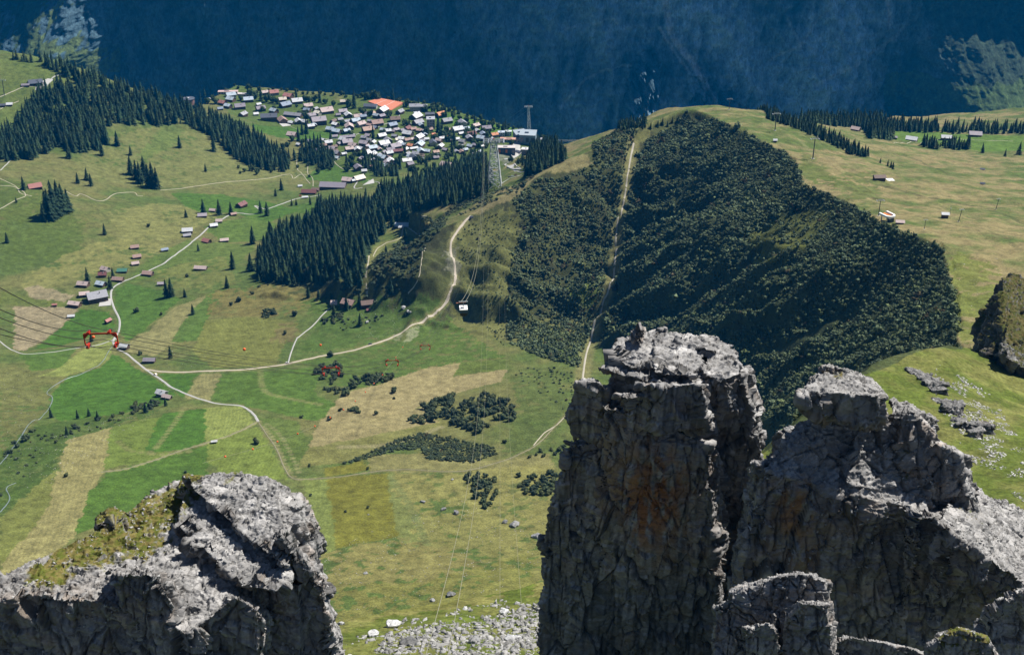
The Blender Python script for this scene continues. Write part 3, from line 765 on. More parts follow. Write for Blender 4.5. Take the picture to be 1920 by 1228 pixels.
sv = wmt.n.new('ShaderNodeVectorMath'); sv.operation = 'SCALE'; wmt.L(wmt.attr('tint'), sv.inputs[0]); wmt.L(g2.outputs[0], sv.inputs['Scale'])
f3 = wmt.noise(0.11, 6, 0.75, wmt.coord((1, 0.3, 0.45), (0, 0.35, 0)), 0.6)
g3 = wmt.n.new('ShaderNodeMapRange'); wmt.L(f3, g3.inputs[0]); g3.inputs[1].default_value = .35; g3.inputs[2].default_value = .65; g3.inputs[3].default_value = .6; g3.inputs[4].default_value = 1.5
sw = wmt.n.new('ShaderNodeVectorMath'); sw.operation = 'SCALE'; wmt.L(sv.outputs[0], sw.inputs[0]); wmt.L(g3.outputs[0], sw.inputs['Scale'])
wmt.base(sw.outputs[0]); wmt.bump(f3, 1.0, 9, wmt.bump(f1, 1.0, 14))
vs = np.stack([X, Yw, Zw], -1).reshape(-1, 3); ii = np.arange(X.size).reshape(X.shape)
fs = np.stack([ii[:-1, :-1], ii[:-1, 1:], ii[1:, 1:], ii[1:, :-1]], -1).reshape(-1, 4)
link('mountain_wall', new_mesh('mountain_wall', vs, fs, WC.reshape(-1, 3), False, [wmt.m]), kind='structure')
# ---------------------------------------------------------------- foreground rocks
def hull_bm(blocks):
    bm = bmesh.new()
    for pts in blocks:
        vs = [bm.verts.new([float(c) for c in p]) for p in pts]
        r = bmesh.ops.convex_hull(bm, input=vs)
        junk = [g for g in r['geom_interior'] if isinstance(g, bmesh.types.BMVert)] + [g for g in r['geom_unused'] if isinstance(g, bmesh.types.BMVert)]
        if junk: bmesh.ops.delete(bm, geom=list(set(junk)), context='VERTS')
    bmesh.ops.recalc_face_normals(bm, faces=bm.faces)
    return bm

def remeshed(blocks, voxel):
    bm = hull_bm(blocks); me = bpy.data.meshes.new('blocks'); bm.to_mesh(me); bm.free()
    o = bpy.data.objects.new('blocks', me); COL.objects.link(o)
    m = o.modifiers.new('r', 'REMESH'); m.mode = 'VOXEL'; m.voxel_size = voxel
    dg = bpy.context.evaluated_depsgraph_get(); ev = o.evaluated_get(dg).to_mesh()
    n = len(ev.vertices); v = np.empty(n * 3, np.float32); ev.vertices.foreach_get('co', v)
    nf = len(ev.polygons); f = np.empty(nf * 4, np.int32)
    ev.loops.foreach_get('vertex_index', f)
    o.evaluated_get(dg).to_mesh_clear(); bpy.data.objects.remove(o); bpy.data.meshes.remove(me)
    return v.reshape(-1, 3), f.reshape(-1, 4)

def vnormals(v, f):
    a = v[f[:, 2]] - v[f[:, 0]]; b = v[f[:, 3]] - v[f[:, 1]]
    fn = np.cross(a, b); n = np.zeros_like(v)
    for i in range(4):
        for c in range(3): n[:, c] += np.bincount(f[:, i], fn[:, c], len(v))
    return n / (np.linalg.norm(n, axis=1)[:, None] + 1e-9), fn

def smooth_v(v, f, it, lam=0.5):
    e = np.concatenate([f[:, [0, 1]], f[:, [1, 2]], f[:, [2, 3]], f[:, [3, 0]]]); deg = np.bincount(e.ravel(), minlength=len(v))[:, None]
    for _ in range(it):
        s = np.zeros_like(v)
        for c in range(3):
            s[:, c] = np.bincount(e[:, 0], v[e[:, 1], c], len(v)) + np.bincount(e[:, 1], v[e[:, 0], c], len(v))
        v = v * (1 - lam) + lam * s / deg
    return v.astype(np.float32)

def hashf(i, k=0):
    return RV[(PERM[(i.astype(np.int32) + 7 * k) & 255]) & 255, k % 3]

def stone(nm_, s1, d1_, s2, d2_):
    rk = NT(nm_, 0.92, 0.15)
    rc_ = rk.coord()
    ra = rk.noise(1.6, 8, 0.72, rc_); rb = rk.noise(7.0, 6, 0.7, rc_)
    rr = rk.n.new('ShaderNodeMapRange'); rk.L(ra, rr.inputs[0]); rr.inputs[1].default_value = .3; rr.inputs[2].default_value = .7; rr.inputs[3].default_value = .85; rr.inputs[4].default_value = 1.15
    rr2 = rk.n.new('ShaderNodeMapRange'); rk.L(rb, rr2.inputs[0]); rr2.inputs[1].default_value = .35; rr2.inputs[2].default_value = .65; rr2.inputs[3].default_value = .88; rr2.inputs[4].default_value = 1.12
    rs_ = rk.n.new('ShaderNodeVectorMath'); rs_.operation = 'SCALE'; rk.L(rk.attr('tint'), rs_.inputs[0]); rk.L(rk.math('MULTIPLY', rr.outputs[0], rr2.outputs[0]), rs_.inputs['Scale'])
    rk.base(rs_.outputs[0])
    def facet_height(scale, zs, rnd):
        """piecewise planar relief: every broken face of the stone is a small tilted plane"""
        mp = rk.n.new('ShaderNodeMapping'); mp.inputs['Scale'].default_value = (scale, scale, scale * zs); mp.inputs['Rotation'].default_value = rnd; rk.L(rc_, mp.inputs['Vector'])
        vo = rk.n.new('ShaderNodeTexVoronoi'); vo.inputs['Scale'].default_value = 1.0; rk.L(mp.outputs[0], vo.inputs['Vector'])
        sb = rk.n.new('ShaderNodeVectorMath'); sb.operation = 'SUBTRACT'; rk.L(mp.outputs[0], sb.inputs[0]); rk.L(vo.outputs['Position'], sb.inputs[1])
        cc = rk.n.new('ShaderNodeVectorMath'); cc.operation = 'SUBTRACT'; rk.L(vo.outputs['Color'], cc.inputs[0]); cc.inputs[1].default_value = (.5, .5, .5)
        dt = rk.n.new('ShaderNodeVectorMath'); dt.operation = 'DOT_PRODUCT'; rk.L(sb.outputs[0], dt.inputs[0]); rk.L(cc.outputs[0], dt.inputs[1])
        return dt.outputs['Value']
    bn = rk.bump(facet_height(s1, 1.0, (.12, -.1, .3)), 1.0, d1_)
    bn = rk.bump(facet_height(s2, 1.7, (.1, -.2, .9)), 0.9, d2_, bn)
    rk.bump(rb, 0.3, 0.06, bn)
    return rk.m
ROCKM = stone('rock_stone', 0.6, 1.3, 1.7, 0.34)
ROCKB = stone('rock_stone_massive', 0.30, 2.4, 0.85, 0.45)

def rock(name, blocks, voxel, sc=1.0, dip=(0.10, 0.05, 1.0), seed=1, stain=(), moss=(), moss_all=0.0, label='', cat='rock', tone=1.0, strata=1.0, pale=0.0, mat=None, group=None, topl=1.25):
    v, f = remeshed(blocks, voxel)
    v = smooth_v(v, f, 1)
    n, _ = vnormals(v, f)
    dipn = np.array(dip, np.float32); dipn /= np.linalg.norm(dipn)
    q = v / np.float32(sc)
    warp = np.stack([perlin3(q / 5, seed), perlin3(q / 5 + 9, seed + 1), perlin3(q / 5 + 21, seed + 2)], 1)
    qw = q + warp * 0.6
    vert = 1 - sstep(0.35, 0.85, n[:, 2])[:]                # 1 on walls
    D = 0.7 * fbm3(q / 9, 3, seed) * (0.5 + 0.5 * vert)
    # broad vertical slabs, each a tilted plane, and blocks broken out of them
    def facets(sx, sz, sd_, off, tilt, gw, gd):
        scl = np.array([1 / sx, 1 / sx, 1 / sz], np.float32)
        a1, a2, ia, dv = worley3f(qw * scl, sd_)
        g_ = (RV[ia] - 0.5) * 2
        pl = (dv * g_).sum(1)
        return (hashf(ia, 1) - 0.5) * off + pl * tilt - gd * (1 - sstep(0.0, gw, a2 - a1)), ia, 1 - sstep(0.0, gw * 1.3, a2 - a1)
    fa_, idn, ka = facets(6.0, 17.0, seed + 3, 1.9, 1.6, 0.028, 0.8)
    fb_, ide, kb = facets(2.7, 3.4, seed + 5, 0.75, 1.0, 0.040, 0.28)
    fc_, idc, kc = facets(1.0, 0.6, seed + 6, 0.16, 0.36, 0.06, 0.03)
    D += fa_ * (0.10 + 0.90 * vert) + fb_ * (0.5 + 0.5 * vert) + fc_ * (1 - 0.55 * vert)
    # bedding: discontinuous ledges
    lay = (qw @ dipn)
    for th, am, k_ in ((3.3, 0.95, 0), (1.15, 0.34, 1), (0.42, 0.11, 2)):
        u = lay / th + 0.5 * perlin3(q / (5 + 2 * th), seed + 8 + k_); fi = np.floor(u); fr = u - fi
        off = hashf(fi.astype(np.int32) + 31 * k_ + (idn if k_ < 1 else ide) * 3, k_) - 0.5
        D += strata * (am * off - am * 0.5 * (1 - sstep(0, 0.10, fr))) * (0.3 + 0.7 * vert)
    rg = fbm3(q / 0.9, 3, seed + 12, 0.6, ridged=True)
    D += 0.02 * rg + 0.06 * fbm3(q / 2.6, 3, seed + 13)
    # open joints: planes through noise zero-lines, steep
    jn = np.abs(perlin3(qw * np.array([1 / 5.5, 1 / 5.5, 1 / 30.0], np.float32), seed + 15))
    D -= 0.8 * (1 - sstep(0.0, 0.022, jn)) * vert
    # debris on the flatter tops
    g1, g2_, idg = worley3(q * np.float32(1 / 0.55), seed + 17)
    D += (1 - vert) * (0.2 * hashf(idg, 0) * (1 - sstep(0.1, 0.6, g1)) )
    v2 = v + n * (D * sc)[:, None].astype(np.float32)
    n2, fn = vnormals(v2, f)
    # ---- colour of the stone, with light on the tops put in
    a1 = fbm3(q / 6, 4, seed + 20); a2 = fbm3(q / 1.2, 4, seed + 21)
    streak = fbm3(q * np.array([1 / 1.1, 1 / 1.1, 1 / 12.0], np.float32), 4, seed + 22)
    c = lerp(np.array([[0.245, 0.240, 0.236]]), np.array([[0.42, 0.41, 0.40]]), sstep(-0.4, 0.4, a1 * 0.7 + a2 * 0.6)[:, None])
    warm = sstep(0.0, 0.45, fbm3(q / 4.5 + 40, 3, seed + 25))[:, None] * vert[:, None]
    c = c * np.array([[1.0, 1.0, 1.0]]); c = lerp(c, c * np.array([[1.06, 0.87, 0.72]]), warm * 0.65)
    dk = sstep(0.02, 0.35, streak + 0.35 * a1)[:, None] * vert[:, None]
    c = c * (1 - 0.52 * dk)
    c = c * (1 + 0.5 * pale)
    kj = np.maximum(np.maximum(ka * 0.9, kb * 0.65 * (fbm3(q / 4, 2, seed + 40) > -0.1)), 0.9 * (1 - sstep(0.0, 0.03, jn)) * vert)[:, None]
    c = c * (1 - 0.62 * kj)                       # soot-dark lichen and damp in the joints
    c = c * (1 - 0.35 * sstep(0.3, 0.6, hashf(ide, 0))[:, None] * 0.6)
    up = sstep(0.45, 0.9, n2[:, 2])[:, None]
    c = lerp(c, c * topl, up)  # upward faces painted paler, sunlit brightness put into the colour
    for (p, rad, colr, am) in stain:
        dd = (v - np.array(p, np.float32)) / np.array(rad, np.float32)
        m = np.exp(-(dd ** 2).sum(1)) * sstep(-0.25, 0.25, fbm3(q * np.array([1 / 1.6, 1 / 1.6, 1 / 4.0], np.float32), 4, seed + 27))
        c = lerp(c, np.array([colr]), np.clip(m * am, 0, 1)[:, None])
    mo = np.zeros(len(v))
    for (p, rad, am) in moss:
        dd = (v - np.array(p, np.float32)) / np.array(rad, np.float32)
        mo = np.maximum(mo, np.exp(-(dd ** 2).sum(1)) * am)
    mo = np.maximum(mo, moss_all)
    mf = sstep(0.42, 0.6, mo * 1.0 + 0.55 * fbm3(q / 1.6, 4, seed + 30)) * (sstep(0.3, 0.7, n2[:, 2]) if moss_all < .6 else sstep(-0.1, 0.3, n2[:, 2]))
    mcol = lerp(np.array([[0.11, 0.13, 0.022]]), np.array([[0.20, 0.165, 0.055]]), sstep(-0.3, 0.3, fbm3(q / 1.1, 3, seed + 31))[:, None])
    if moss_all > .6: mcol = mcol * np.array([[0.85, 1.15, 1.0]])
    c = lerp(c, mcol, mf[:, None])
    c = np.clip(c * tone, 0.01, 0.75)
    me_ = new_mesh(name, v2, f, c.astype(np.float32), False, [mat or ROCKM])
    o = link(name, me_, label=label, cat=cat, group=group)
    return o, v2, f, n2, fn

def Y_(L, Y): return [tuple(at_y(a, b, Y)) for a, b in L]
def Z_(L, z): return [tuple(at_z(a, b, z)) for a, b in L]
def ring(pts, z): return [(p[0], p[1], z) for p in pts]
ORG = (0.36, 0.165, 0.060)

# -- the tall tower in the middle right
ZT = 886.0
A = []
top = Z_([(1152, 690), (1215, 712), (1300, 716), (1335, 690), (1332, 634), (1232, 624), (1175, 640)], ZT - 2)
low = [at_y(1095, 900, 203), at_y(1350, 900, 200), at_y(1362, 900, 226), at_y(1100, 900, 228)]
bot = [at_y(1040, 1240, 199), at_y(1352, 1240, 196), at_y(1365, 1240, 225), at_y(1060, 1240, 228)]
A.append(top + [tuple(p) for p in low])
A.append([tuple(p) for p in low] + ring(bot, 790))
# lower left shoulder
A.append(Y_([(1068, 835), (1120, 828), (1130, 835)], 206) + Y_([(1072, 828), (1130, 825)], 214) + ring([at_y(1018, 1100, 203), at_y(1150, 1100, 199), at_y(1030, 1100, 222)], 800) + Y_([(1046, 905), (1022, 985), (1018, 1090), (1140, 1090)], 204))
# side pillar on the left
A.append(Y_([(1086, 716), (1118, 714), (1124, 722), (1070, 748), (1063, 792), (1078, 828), (1132, 830), (1136, 730)], 206) + Y_([(1090, 712), (1120, 714), (1075, 780), (1130, 780)], 211))
# cap slabs
A.append(Z_([(1122, 690), (1165, 704), (1215, 716), (1312, 720), (1318, 700), (1240, 660), (1150, 655)], ZT - 1.0) + Z_([(1132, 700), (1210, 728), (1305, 732), (1300, 700), (1160, 680)], ZT - 4.5))
A.append(Z_([(1140, 660), (1180, 690), (1235, 690), (1240, 650), (1230, 622), (1200, 622), (1150, 640)], ZT + 0.2) + Z_([(1150, 675), (1230, 700), (1230, 640)], ZT - 4))
A.append(Z_([(1225, 640), (1225, 700), (1300, 705), (1330, 650), (1328, 628), (1240, 620)], ZT + 0.6) + Z_([(1235, 660), (1300, 720), (1330, 650)], ZT - 5))
# overhanging block below the cap
A.append(Y_([(1205, 722), (1318, 722), (1325, 800), (1240, 812), (1215, 780)], 196.5) + Y_([(1205, 722), (1325, 722), (1325, 800), (1240, 812)], 206))
A.append(Y_([(1165, 745), (1215, 740), (1235, 800), (1228, 850), (1180, 840)], 198) + Y_([(1165, 745), (1235, 800), (1180, 850)], 206))
# long face, slightly proud
A.append(Y_([(1130, 760), (1195, 830), (1190, 1240), (1110, 1240)], 201) + Y_([(1195, 850), (1330, 830), (1345, 1240), (1190, 1240)], 197.5) + Y_([(1200, 850), (1330, 830), (1340, 1240), (1120, 1240)], 212))
# right column
A.append(Z_([(1318, 700), (1350, 715), (1388, 700), (1384, 660), (1362, 640), (1332, 630)], ZT + 0.2) + Y_([(1330, 850), (1405, 760), (1424, 800), (1428, 850)], 206) + Y_([(1428, 830), (1424, 790), (1410, 760)], 214) + Y_([(1345, 1000), (1405, 1000)], 212))
A.append(Y_([(1392, 745), (1420, 782), (1432, 820), (1424, 880), (1402, 900), (1398, 800)], 207) + Y_([(1425, 800), (1426, 880), (1395, 1000), (1372, 1110), (1360, 1240)], 214) + Y_([(1400, 900), (1375, 1040), (1350, 1240)], 220))
# cairn on the top
A.append([tuple(at_z(a, b, z)) for a, b, z in [(1180, 640, ZT + 0.5), (1212, 642, ZT + 0.5), (1192, 606, ZT + 4.5), (1204, 604, ZT + 4.6), (1213, 618, ZT + 3), (1186, 622, ZT + 2.5)]])
P1 = at_y(1210, 940, 198)
stA = [(at_y(1215, 920, 198), (6.5, 9, 9), ORG, 1.5), (at_y(1225, 975, 198), (3.5, 8, 5), (0.42, 0.17, 0.05), 1.6), (at_y(1150, 870, 200), (5, 8, 9), (0.33, 0.25, 0.17), 1.0), (at_y(1250, 1020, 198), (6, 8, 7), (0.28, 0.20, 0.13), 0.9)]
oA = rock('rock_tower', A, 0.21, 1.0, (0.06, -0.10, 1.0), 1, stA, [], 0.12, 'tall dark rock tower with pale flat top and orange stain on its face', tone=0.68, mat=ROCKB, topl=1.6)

# -- the broad massif on the right
B = []
YB = 188
# body
B.append(Y_([(1432, 885), (1480, 905), (1560, 930), (1700, 955), (1740, 960)], 178) + Y_([(1420, 870), (1480, 800), (1600, 800), (1740, 800)], 196) + Y_([(1385, 1060), (1380, 1240), (1720, 1240), (1740, 1000)], 176) + Y_([(1420, 1240), (1720, 1240)], 200))
# debris cone under the perched block
B.append(Y_([(1432, 862), (1500, 790), (1560, 760), (1650, 760), (1735, 830)], 190) + Y_([(1440, 880), (1500, 905), (1640, 935), (1720, 945)], 180) + Y_([(1450, 1000), (1700, 1000)], 195))
# perched block
B.append(Y_([(1500, 742), (1502, 766), (1560, 786), (1642, 802), (1650, 780), (1646, 745), (1560, 735)], 179.5) + Y_([(1515, 708), (1545, 688), (1580, 690), (1635, 705), (1655, 735), (1652, 790), (1510, 770)], 193))
B.append(Y_([(1530, 705), (1548, 686), (1590, 694), (1600, 715), (1560, 725)], 190) + Y_([(1545, 690), (1600, 698), (1640, 712), (1630, 740)], 194))
# right hand top
B.append(Y_([(1672, 790), (1715, 772), (1745, 805), (1748, 870), (1725, 930)], 186) + Y_([(1668, 748), (1700, 752), (1742, 785), (1752, 830), (1740, 960)], 197) + Y_([(1700, 960), (1745, 975)], 181))
B.append(Y_([(1590, 905), (1640, 925), (1720, 945)], 179.5) + Y_([(1620, 800), (1680, 780), (1730, 830)], 190) + Y_([(1600, 1000), (1720, 1000)], 188))
B.append(Y_([(1735, 840), (1762, 828), (1795, 850), (1812, 900), (1830, 950), (1760, 960)], 184) + Y_([(1740, 850), (1770, 835), (1805, 870), (1840, 960)], 197) + Y_([(1740, 1240), (1850, 1120), (1850, 1240)], 180))
# sunlit slab falling away to the right
B.append(Y_([(1800, 905), (1830, 922), (1880, 950), (1960, 975)], 200) + Y_([(1760, 980), (1800, 1060), (1860, 1100), (1960, 1120), (1740, 1050)], 168) + Y_([(1760, 1240), (1960, 1240)], 176) + Y_([(1780, 1240), (1960, 1240)], 205))
B.append(Y_([(1700, 960), (1760, 970), (1800, 1060), (1800, 1240), (1690, 1240)], 174) + Y_([(1700, 950), (1800, 960), (1840, 1240), (1690, 1240)], 192))
# left buttress beside the gap
B.append(Y_([(1420, 870), (1450, 862), (1470, 900), (1480, 1100), (1390, 1060), (1402, 960)], 182) + Y_([(1422, 866), (1460, 866), (1385, 1060), (1470, 1100), (1375, 1200)], 194))
stB = [(at_y(1490, 960, 178), (3.5, 8, 5), (0.34, 0.20, 0.11), 1.3), (at_y(1500, 1030, 178), (6, 8, 3), (0.30, 0.20, 0.12), 1.0), (at_y(1560, 770, 184), (6, 5, 1.8), (0.30, 0.235, 0.17), 1.0),
       (at_y(1600, 1000, 178), (9, 8, 6), (0.27, 0.215, 0.16), 0.8), (at_y(1700, 900, 184), (1, 1, 1), ORG, 0.3)]
mB = [(at_y(1560, 705, 190), (3, 5, 2.5), 0.55), (at_y(1700, 880, 182), (4, 8, 5), 0.5), (at_y(1800, 980, 180), (5, 10, 5), 0.45), (at_y(1440, 870, 190), (4, 8, 3), 0.35)]
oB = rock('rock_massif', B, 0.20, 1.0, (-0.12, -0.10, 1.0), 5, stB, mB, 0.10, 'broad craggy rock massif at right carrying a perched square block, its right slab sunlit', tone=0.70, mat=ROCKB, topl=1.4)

# -- the left rock
E = []
ZE = 914
E.append(Z_([(-60, 1110), (0, 1092), (100, 1052), (180, 1000), (230, 970)], ZE - 1) + Z_([(-60, 1130), (60, 1120), (200, 1130), (290, 1150)], ZE - 3) + ring([at_z(-80, 1130, ZE), at_z(290, 1150, ZE), at_z(250, 960, ZE), at_z(-60, 1090, ZE)], 880))
E.append(Z_([(200, 985), (310, 912), (345, 900), (400, 950), (440, 1060), (450, 1120), (350, 1190), (280, 1150)], ZE - 2.6) + ring([at_z(290, 1150, ZE), at_z(440, 1120, ZE), at_z(400, 930, ZE), at_z(330, 905, ZE)], 880))
# middle step and the high right block, each ending in a dark step towards the lower left
E.append(Z_([(345, 908), (380, 896), (430, 910), (480, 1010), (540, 1080), (520, 1110), (455, 1095), (425, 1045), (372, 1003), (330, 985)], ZE - 0.8) + Z_([(345, 990), (440, 1090), (530, 1100), (400, 930)], ZE - 9))
E.append(Z_([(352, 893), (380, 889), (440, 887), (500, 894), (528, 925), (520, 985), (540, 1060), (505, 1040), (465, 995), (410, 945), (362, 918)], ZE + 0.8) + Z_([(380, 930), (470, 1010), (530, 1070), (540, 930)], ZE - 10))
# big tilted slab face on the right
E.append(Z_([(470, 895), (500, 894), (528, 922), (505, 985), (500, 960)], ZE + 0.4) + Y_([(560, 930), (590, 980), (601, 1050), (604, 1110)], 124) + Y_([(535, 1050), (548, 1090), (575, 1110)], 113) + Y_([(604, 1120), (560, 1120)], 128))
# bowl floor, lower sunny ledge and the ribs that frame it
E.append(Y_([(445, 1095), (470, 1125), (560, 1132), (600, 1095), (606, 1140), (640, 1240), (430, 1240)], 111.5) + Y_([(450, 1100), (602, 1090), (612, 1130), (645, 1240), (430, 1240)], 119))
E.append(Y_([(400, 1150), (440, 1120), (480, 1140), (500, 1170), (490, 1240), (395, 1240)], 105) + Y_([(400, 1140), (450, 1110), (500, 1150), (490, 1240), (395, 1240)], 112))
E.append(Y_([(515, 1005), (528, 1000), (560, 1062), (606, 1092), (610, 1112), (570, 1100)], 111) + Y_([(520, 1003), (565, 1060), (606, 1085), (606, 1110)], 116))
E.append(Y_([(205, 1072), (290, 1078), (322, 1130), (345, 1240), (270, 1240), (240, 1130)], 104) + Y_([(215, 1062), (300, 1070), (345, 1150), (360, 1240)], 112))
E.append(Y_([(-60, 1120), (60, 1112), (200, 1130), (250, 1150), (275, 1240), (-60, 1240)], 105) + Y_([(-60, 1115), (250, 1140), (300, 1240), (-60, 1240)], 114))
# little knob at the left of the grassy top
E.append(Z_([(180, 968), (210, 950), (228, 960), (215, 985), (185, 985)], ZE - 0.5) + Z_([(180, 990), (215, 1000), (230, 975)], ZE - 5))
mE = [(at_z(215, 960, ZE), (4, 5, 5), 1.3), (at_z(262, 938, ZE), (5, 5, 5), 1.3), (at_z(320, 910, ZE), (4, 4.5, 5), 1.2), (at_z(250, 985, ZE), (4, 4.5, 5), 1.15), (at_z(160, 1010, ZE), (4.5, 4, 5), 1.15), (at_z(90, 1060, ZE), (3.5, 3, 5), 0.9), (at_z(440, 905, ZE), (2, 3, 3), 0.5)]
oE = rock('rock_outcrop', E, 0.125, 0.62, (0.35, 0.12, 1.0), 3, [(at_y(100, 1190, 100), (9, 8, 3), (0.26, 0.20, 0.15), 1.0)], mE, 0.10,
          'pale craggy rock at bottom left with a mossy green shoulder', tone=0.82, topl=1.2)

# -- small rock at the bottom between tower and massif
Cc = [Y_([(1338, 1142), (1400, 1100), (1460, 1080), (1500, 1076), (1548, 1090), (1552, 1125), (1480, 1150), (1400, 1150)], 118) + Y_([(1350, 1135), (1410, 1095), (1500, 1075), (1545, 1086)], 124) + Y_([(1345, 1250), (1555, 1250)], 114) + Y_([(1345, 1250), (1555, 1250)], 126),
      Y_([(1470, 1150), (1500, 1130), (1545, 1135), (1560, 1180), (1560, 1250), (1460, 1250)], 112) + Y_([(1470, 1140), (1550, 1130), (1562, 1250), (1470, 1250)], 119),
      Y_([(1400, 1180), (1440, 1168), (1462, 1190), (1458, 1250), (1400, 1250)], 109) + Y_([(1400, 1180), (1450, 1170), (1460, 1250)], 115)]
oC = rock('rock_block', Cc, 0.11, 0.55, (0.25, -0.1, 1.0), 8, [(at_y(1345, 1215, 113), (1.5, 3, 2), ORG, 0.9)], [(at_y(1480, 1085, 121), (3, 3, 1.5), 0.4)], 0.10, 'smaller jagged grey rock at the foot of the tall rock tower', tone=0.78)
# -- mossy hump at the lower right edge and the stones around it
Dd = [Y_([(1735, 1215), (1765, 1195), (1800, 1180), (1840, 1190), (1868, 1225), (1870, 1260), (1730, 1260)], 118) + Y_([(1760, 1192), (1800, 1178), (1850, 1195), (1872, 1250), (1740, 1250)], 123),
      Y_([(1560, 1205), (1600, 1195), (1640, 1215), (1700, 1212), (1740, 1230), (1740, 1270), (1560, 1270)], 121) + Y_([(1570, 1200), (1650, 1210), (1740, 1225), (1740, 1270)], 128)]
oD = rock('rock_hump', Dd, 0.11, 0.5, (0.2, 0, 1.0), 12, [], [(at_y(1805, 1185, 119), (4, 4, 2.5), 0.95)], 0.2, 'low moss topped rock hump at the lower right edge of the view', tone=0.9)
oD2 = rock('scree_bank', [Y_([(1850, 1145), (1890, 1120), (1960, 1090), (1960, 1270), (1800, 1270)], 140) + Y_([(1870, 1130), (1960, 1100), (1960, 1270), (1800, 1270)], 155)], 0.16, 0.7, (0.2, 0.3, 1.0), 14, [], [], 0.0,
           'grey sunlit scree bank in the bottom right corner', tone=1.0, pale=0.1)

# -- dark knob and ledge on the green spur
Kn = [Y_([(1826, 658), (1840, 655), (1856, 640)], 556) + Y_([(1848, 590), (1864, 548), (1880, 521)], 596) + Y_([(1905, 519), (1960, 530)], 625) + Y_([(1900, 700), (1960, 720), (1880, 672)], 520) + Y_([(1870, 760), (1960, 760), (1830, 700)], 600),
      Y_([(1880, 600), (1900, 575), (1925, 590), (1960, 600)], 572) + Y_([(1890, 690), (1960, 715), (1875, 660)], 516) + Y_([(1960, 760), (1880, 740)], 590)]
oK = rock('grassy_crag', Kn, 0.6, 2.2, (0.3, 0.1, 1.0), 17, [], [(at_y(1905, 580, 575), (35, 80, 50), 1.1)], 0.5, 'steep dark knob with grass on top at the right edge above the green spur', tone=0.5)
gL = ground([1722, 1745, 1770, 1800, 1830, 1845], [700, 722, 752, 790, 820, 800])
Ld = []
for k_, (a, b) in enumerate(zip(gL[:-1], gL[1:])):
    for t in (0.1, 0.55):
        c_ = a * (1 - t) + b * t; w_ = random.uniform(5, 9); h_ = random.uniform(1.0, 3.4)
        Ld.append([(c_[0] + dx * w_ + random.uniform(-1.5, 1.5), c_[1] + dy * w_ + random.uniform(-1.5, 1.5), c_[2] + dz + random.uniform(-.8, .8)) for dx in (-.55, .55) for dy, dz in ((-.8, -9), (-.45, -1.5), (-.1, h_), (.6, h_ * .5), (.9, -5))])
oL = rock('rock_ledge', Ld, 0.42, 1.3, (0.4, 0.1, 1.0), 19, [], [], 0.28, 'dark broken rock ledge cutting down across the green spur', tone=0.5)

# ---------------------------------------------------------------- loose stones
def chips(n, seed):
    """a library of small angular stones: (verts, tris)"""
    r = np.random.default_rng(seed); out = []
    for _ in range(n):
        bm = bmesh.new(); s = np.array([1, r.uniform(.55, .9), r.uniform(.25, .6)])
        pts = r.normal(size=(11, 3)); pts /= np.linalg.norm(pts, axis=1)[:, None]; pts *= s * r.uniform(.8, 1.1, (11, 1)) * 0.5
        for p in pts: bm.verts.new(p)
        bmesh.ops.convex_hull(bm, input=bm.verts); bmesh.ops.triangulate(bm, faces=bm.faces)
        bm.verts.index_update(); used = sorted({v.index for f_ in bm.faces for v in f_.verts}); bm.verts.ensure_lookup_table()
        mp = {u: i for i, u in enumerate(used)}
        out.append((np.array([bm.verts[u].co[:] for u in used], np.float32), np.array([[mp[v.index] for v in f_.verts] for f_ in bm.faces], np.int32))); bm.free()
    return out
CHIPS = chips(14, 3)

def rots(n, r, tilt=0.5):
    a = r.uniform(0, 2 * np.pi, n); b = r.normal(0, tilt, n); c = r.normal(0, tilt, n)
    ca, sa, cb, sb, cc, sc_ = np.cos(a), np.sin(a), np.cos(b), np.sin(b), np.cos(c), np.sin(c)
    Rz = np.zeros((n, 3, 3)); Rz[:, 0, 0] = ca; Rz[:, 0, 1] = -sa; Rz[:, 1, 0] = sa; Rz[:, 1, 1] = ca; Rz[:, 2, 2] = 1
    Rx = np.zeros((n, 3, 3)); Rx[:, 0, 0] = 1; Rx[:, 1, 1] = cb; Rx[:, 1, 2] = -sb; Rx[:, 2, 1] = sb; Rx[:, 2, 2] = cb
    Ry = np.zeros((n, 3, 3)); Ry[:, 1, 1] = 1; Ry[:, 0, 0] = cc; Ry[:, 0, 2] = sc_; Ry[:, 2, 0] = -sc_; Ry[:, 2, 2] = cc
    return Rz @ Rx @ Ry

def bake(lib, pos, size, rot, which, cols=None, cvar=None):
    """many copies of small library meshes joined into arrays (verts, tris, colours)"""
    VV = []; FF = []; CC = []; base = 0
    for k_, lb in enumerate(lib):
        v, f = lb[0], lb[1]
        m = np.where(which == k_)[0]
        if len(m) == 0: continue
        sz = size[m]; sz = sz[:, None, None] if sz.ndim == 1 else sz[:, None, :]
        w = np.einsum('nij,nkj->nki', rot[m], v[None] * sz) + pos[m][:, None, :]
        VV.append(w.reshape(-1, 3)); FF.append((f[None] + (np.arange(len(m)) * len(v))[:, None, None]).reshape(-1, 3) + base)
        if cols is not None:
            cc = np.repeat(cols[m][:, None, :], len(v), 1)
            if len(lb) > 2: cc = cc * lb[2][None, :, None]
            CC.append(cc.reshape(-1, 3))
        base += len(m) * len(v)
    return np.concatenate(VV).astype(np.float32), np.concatenate(FF).astype(np.int32), (np.concatenate(CC).astype(np.float32) if CC else None)

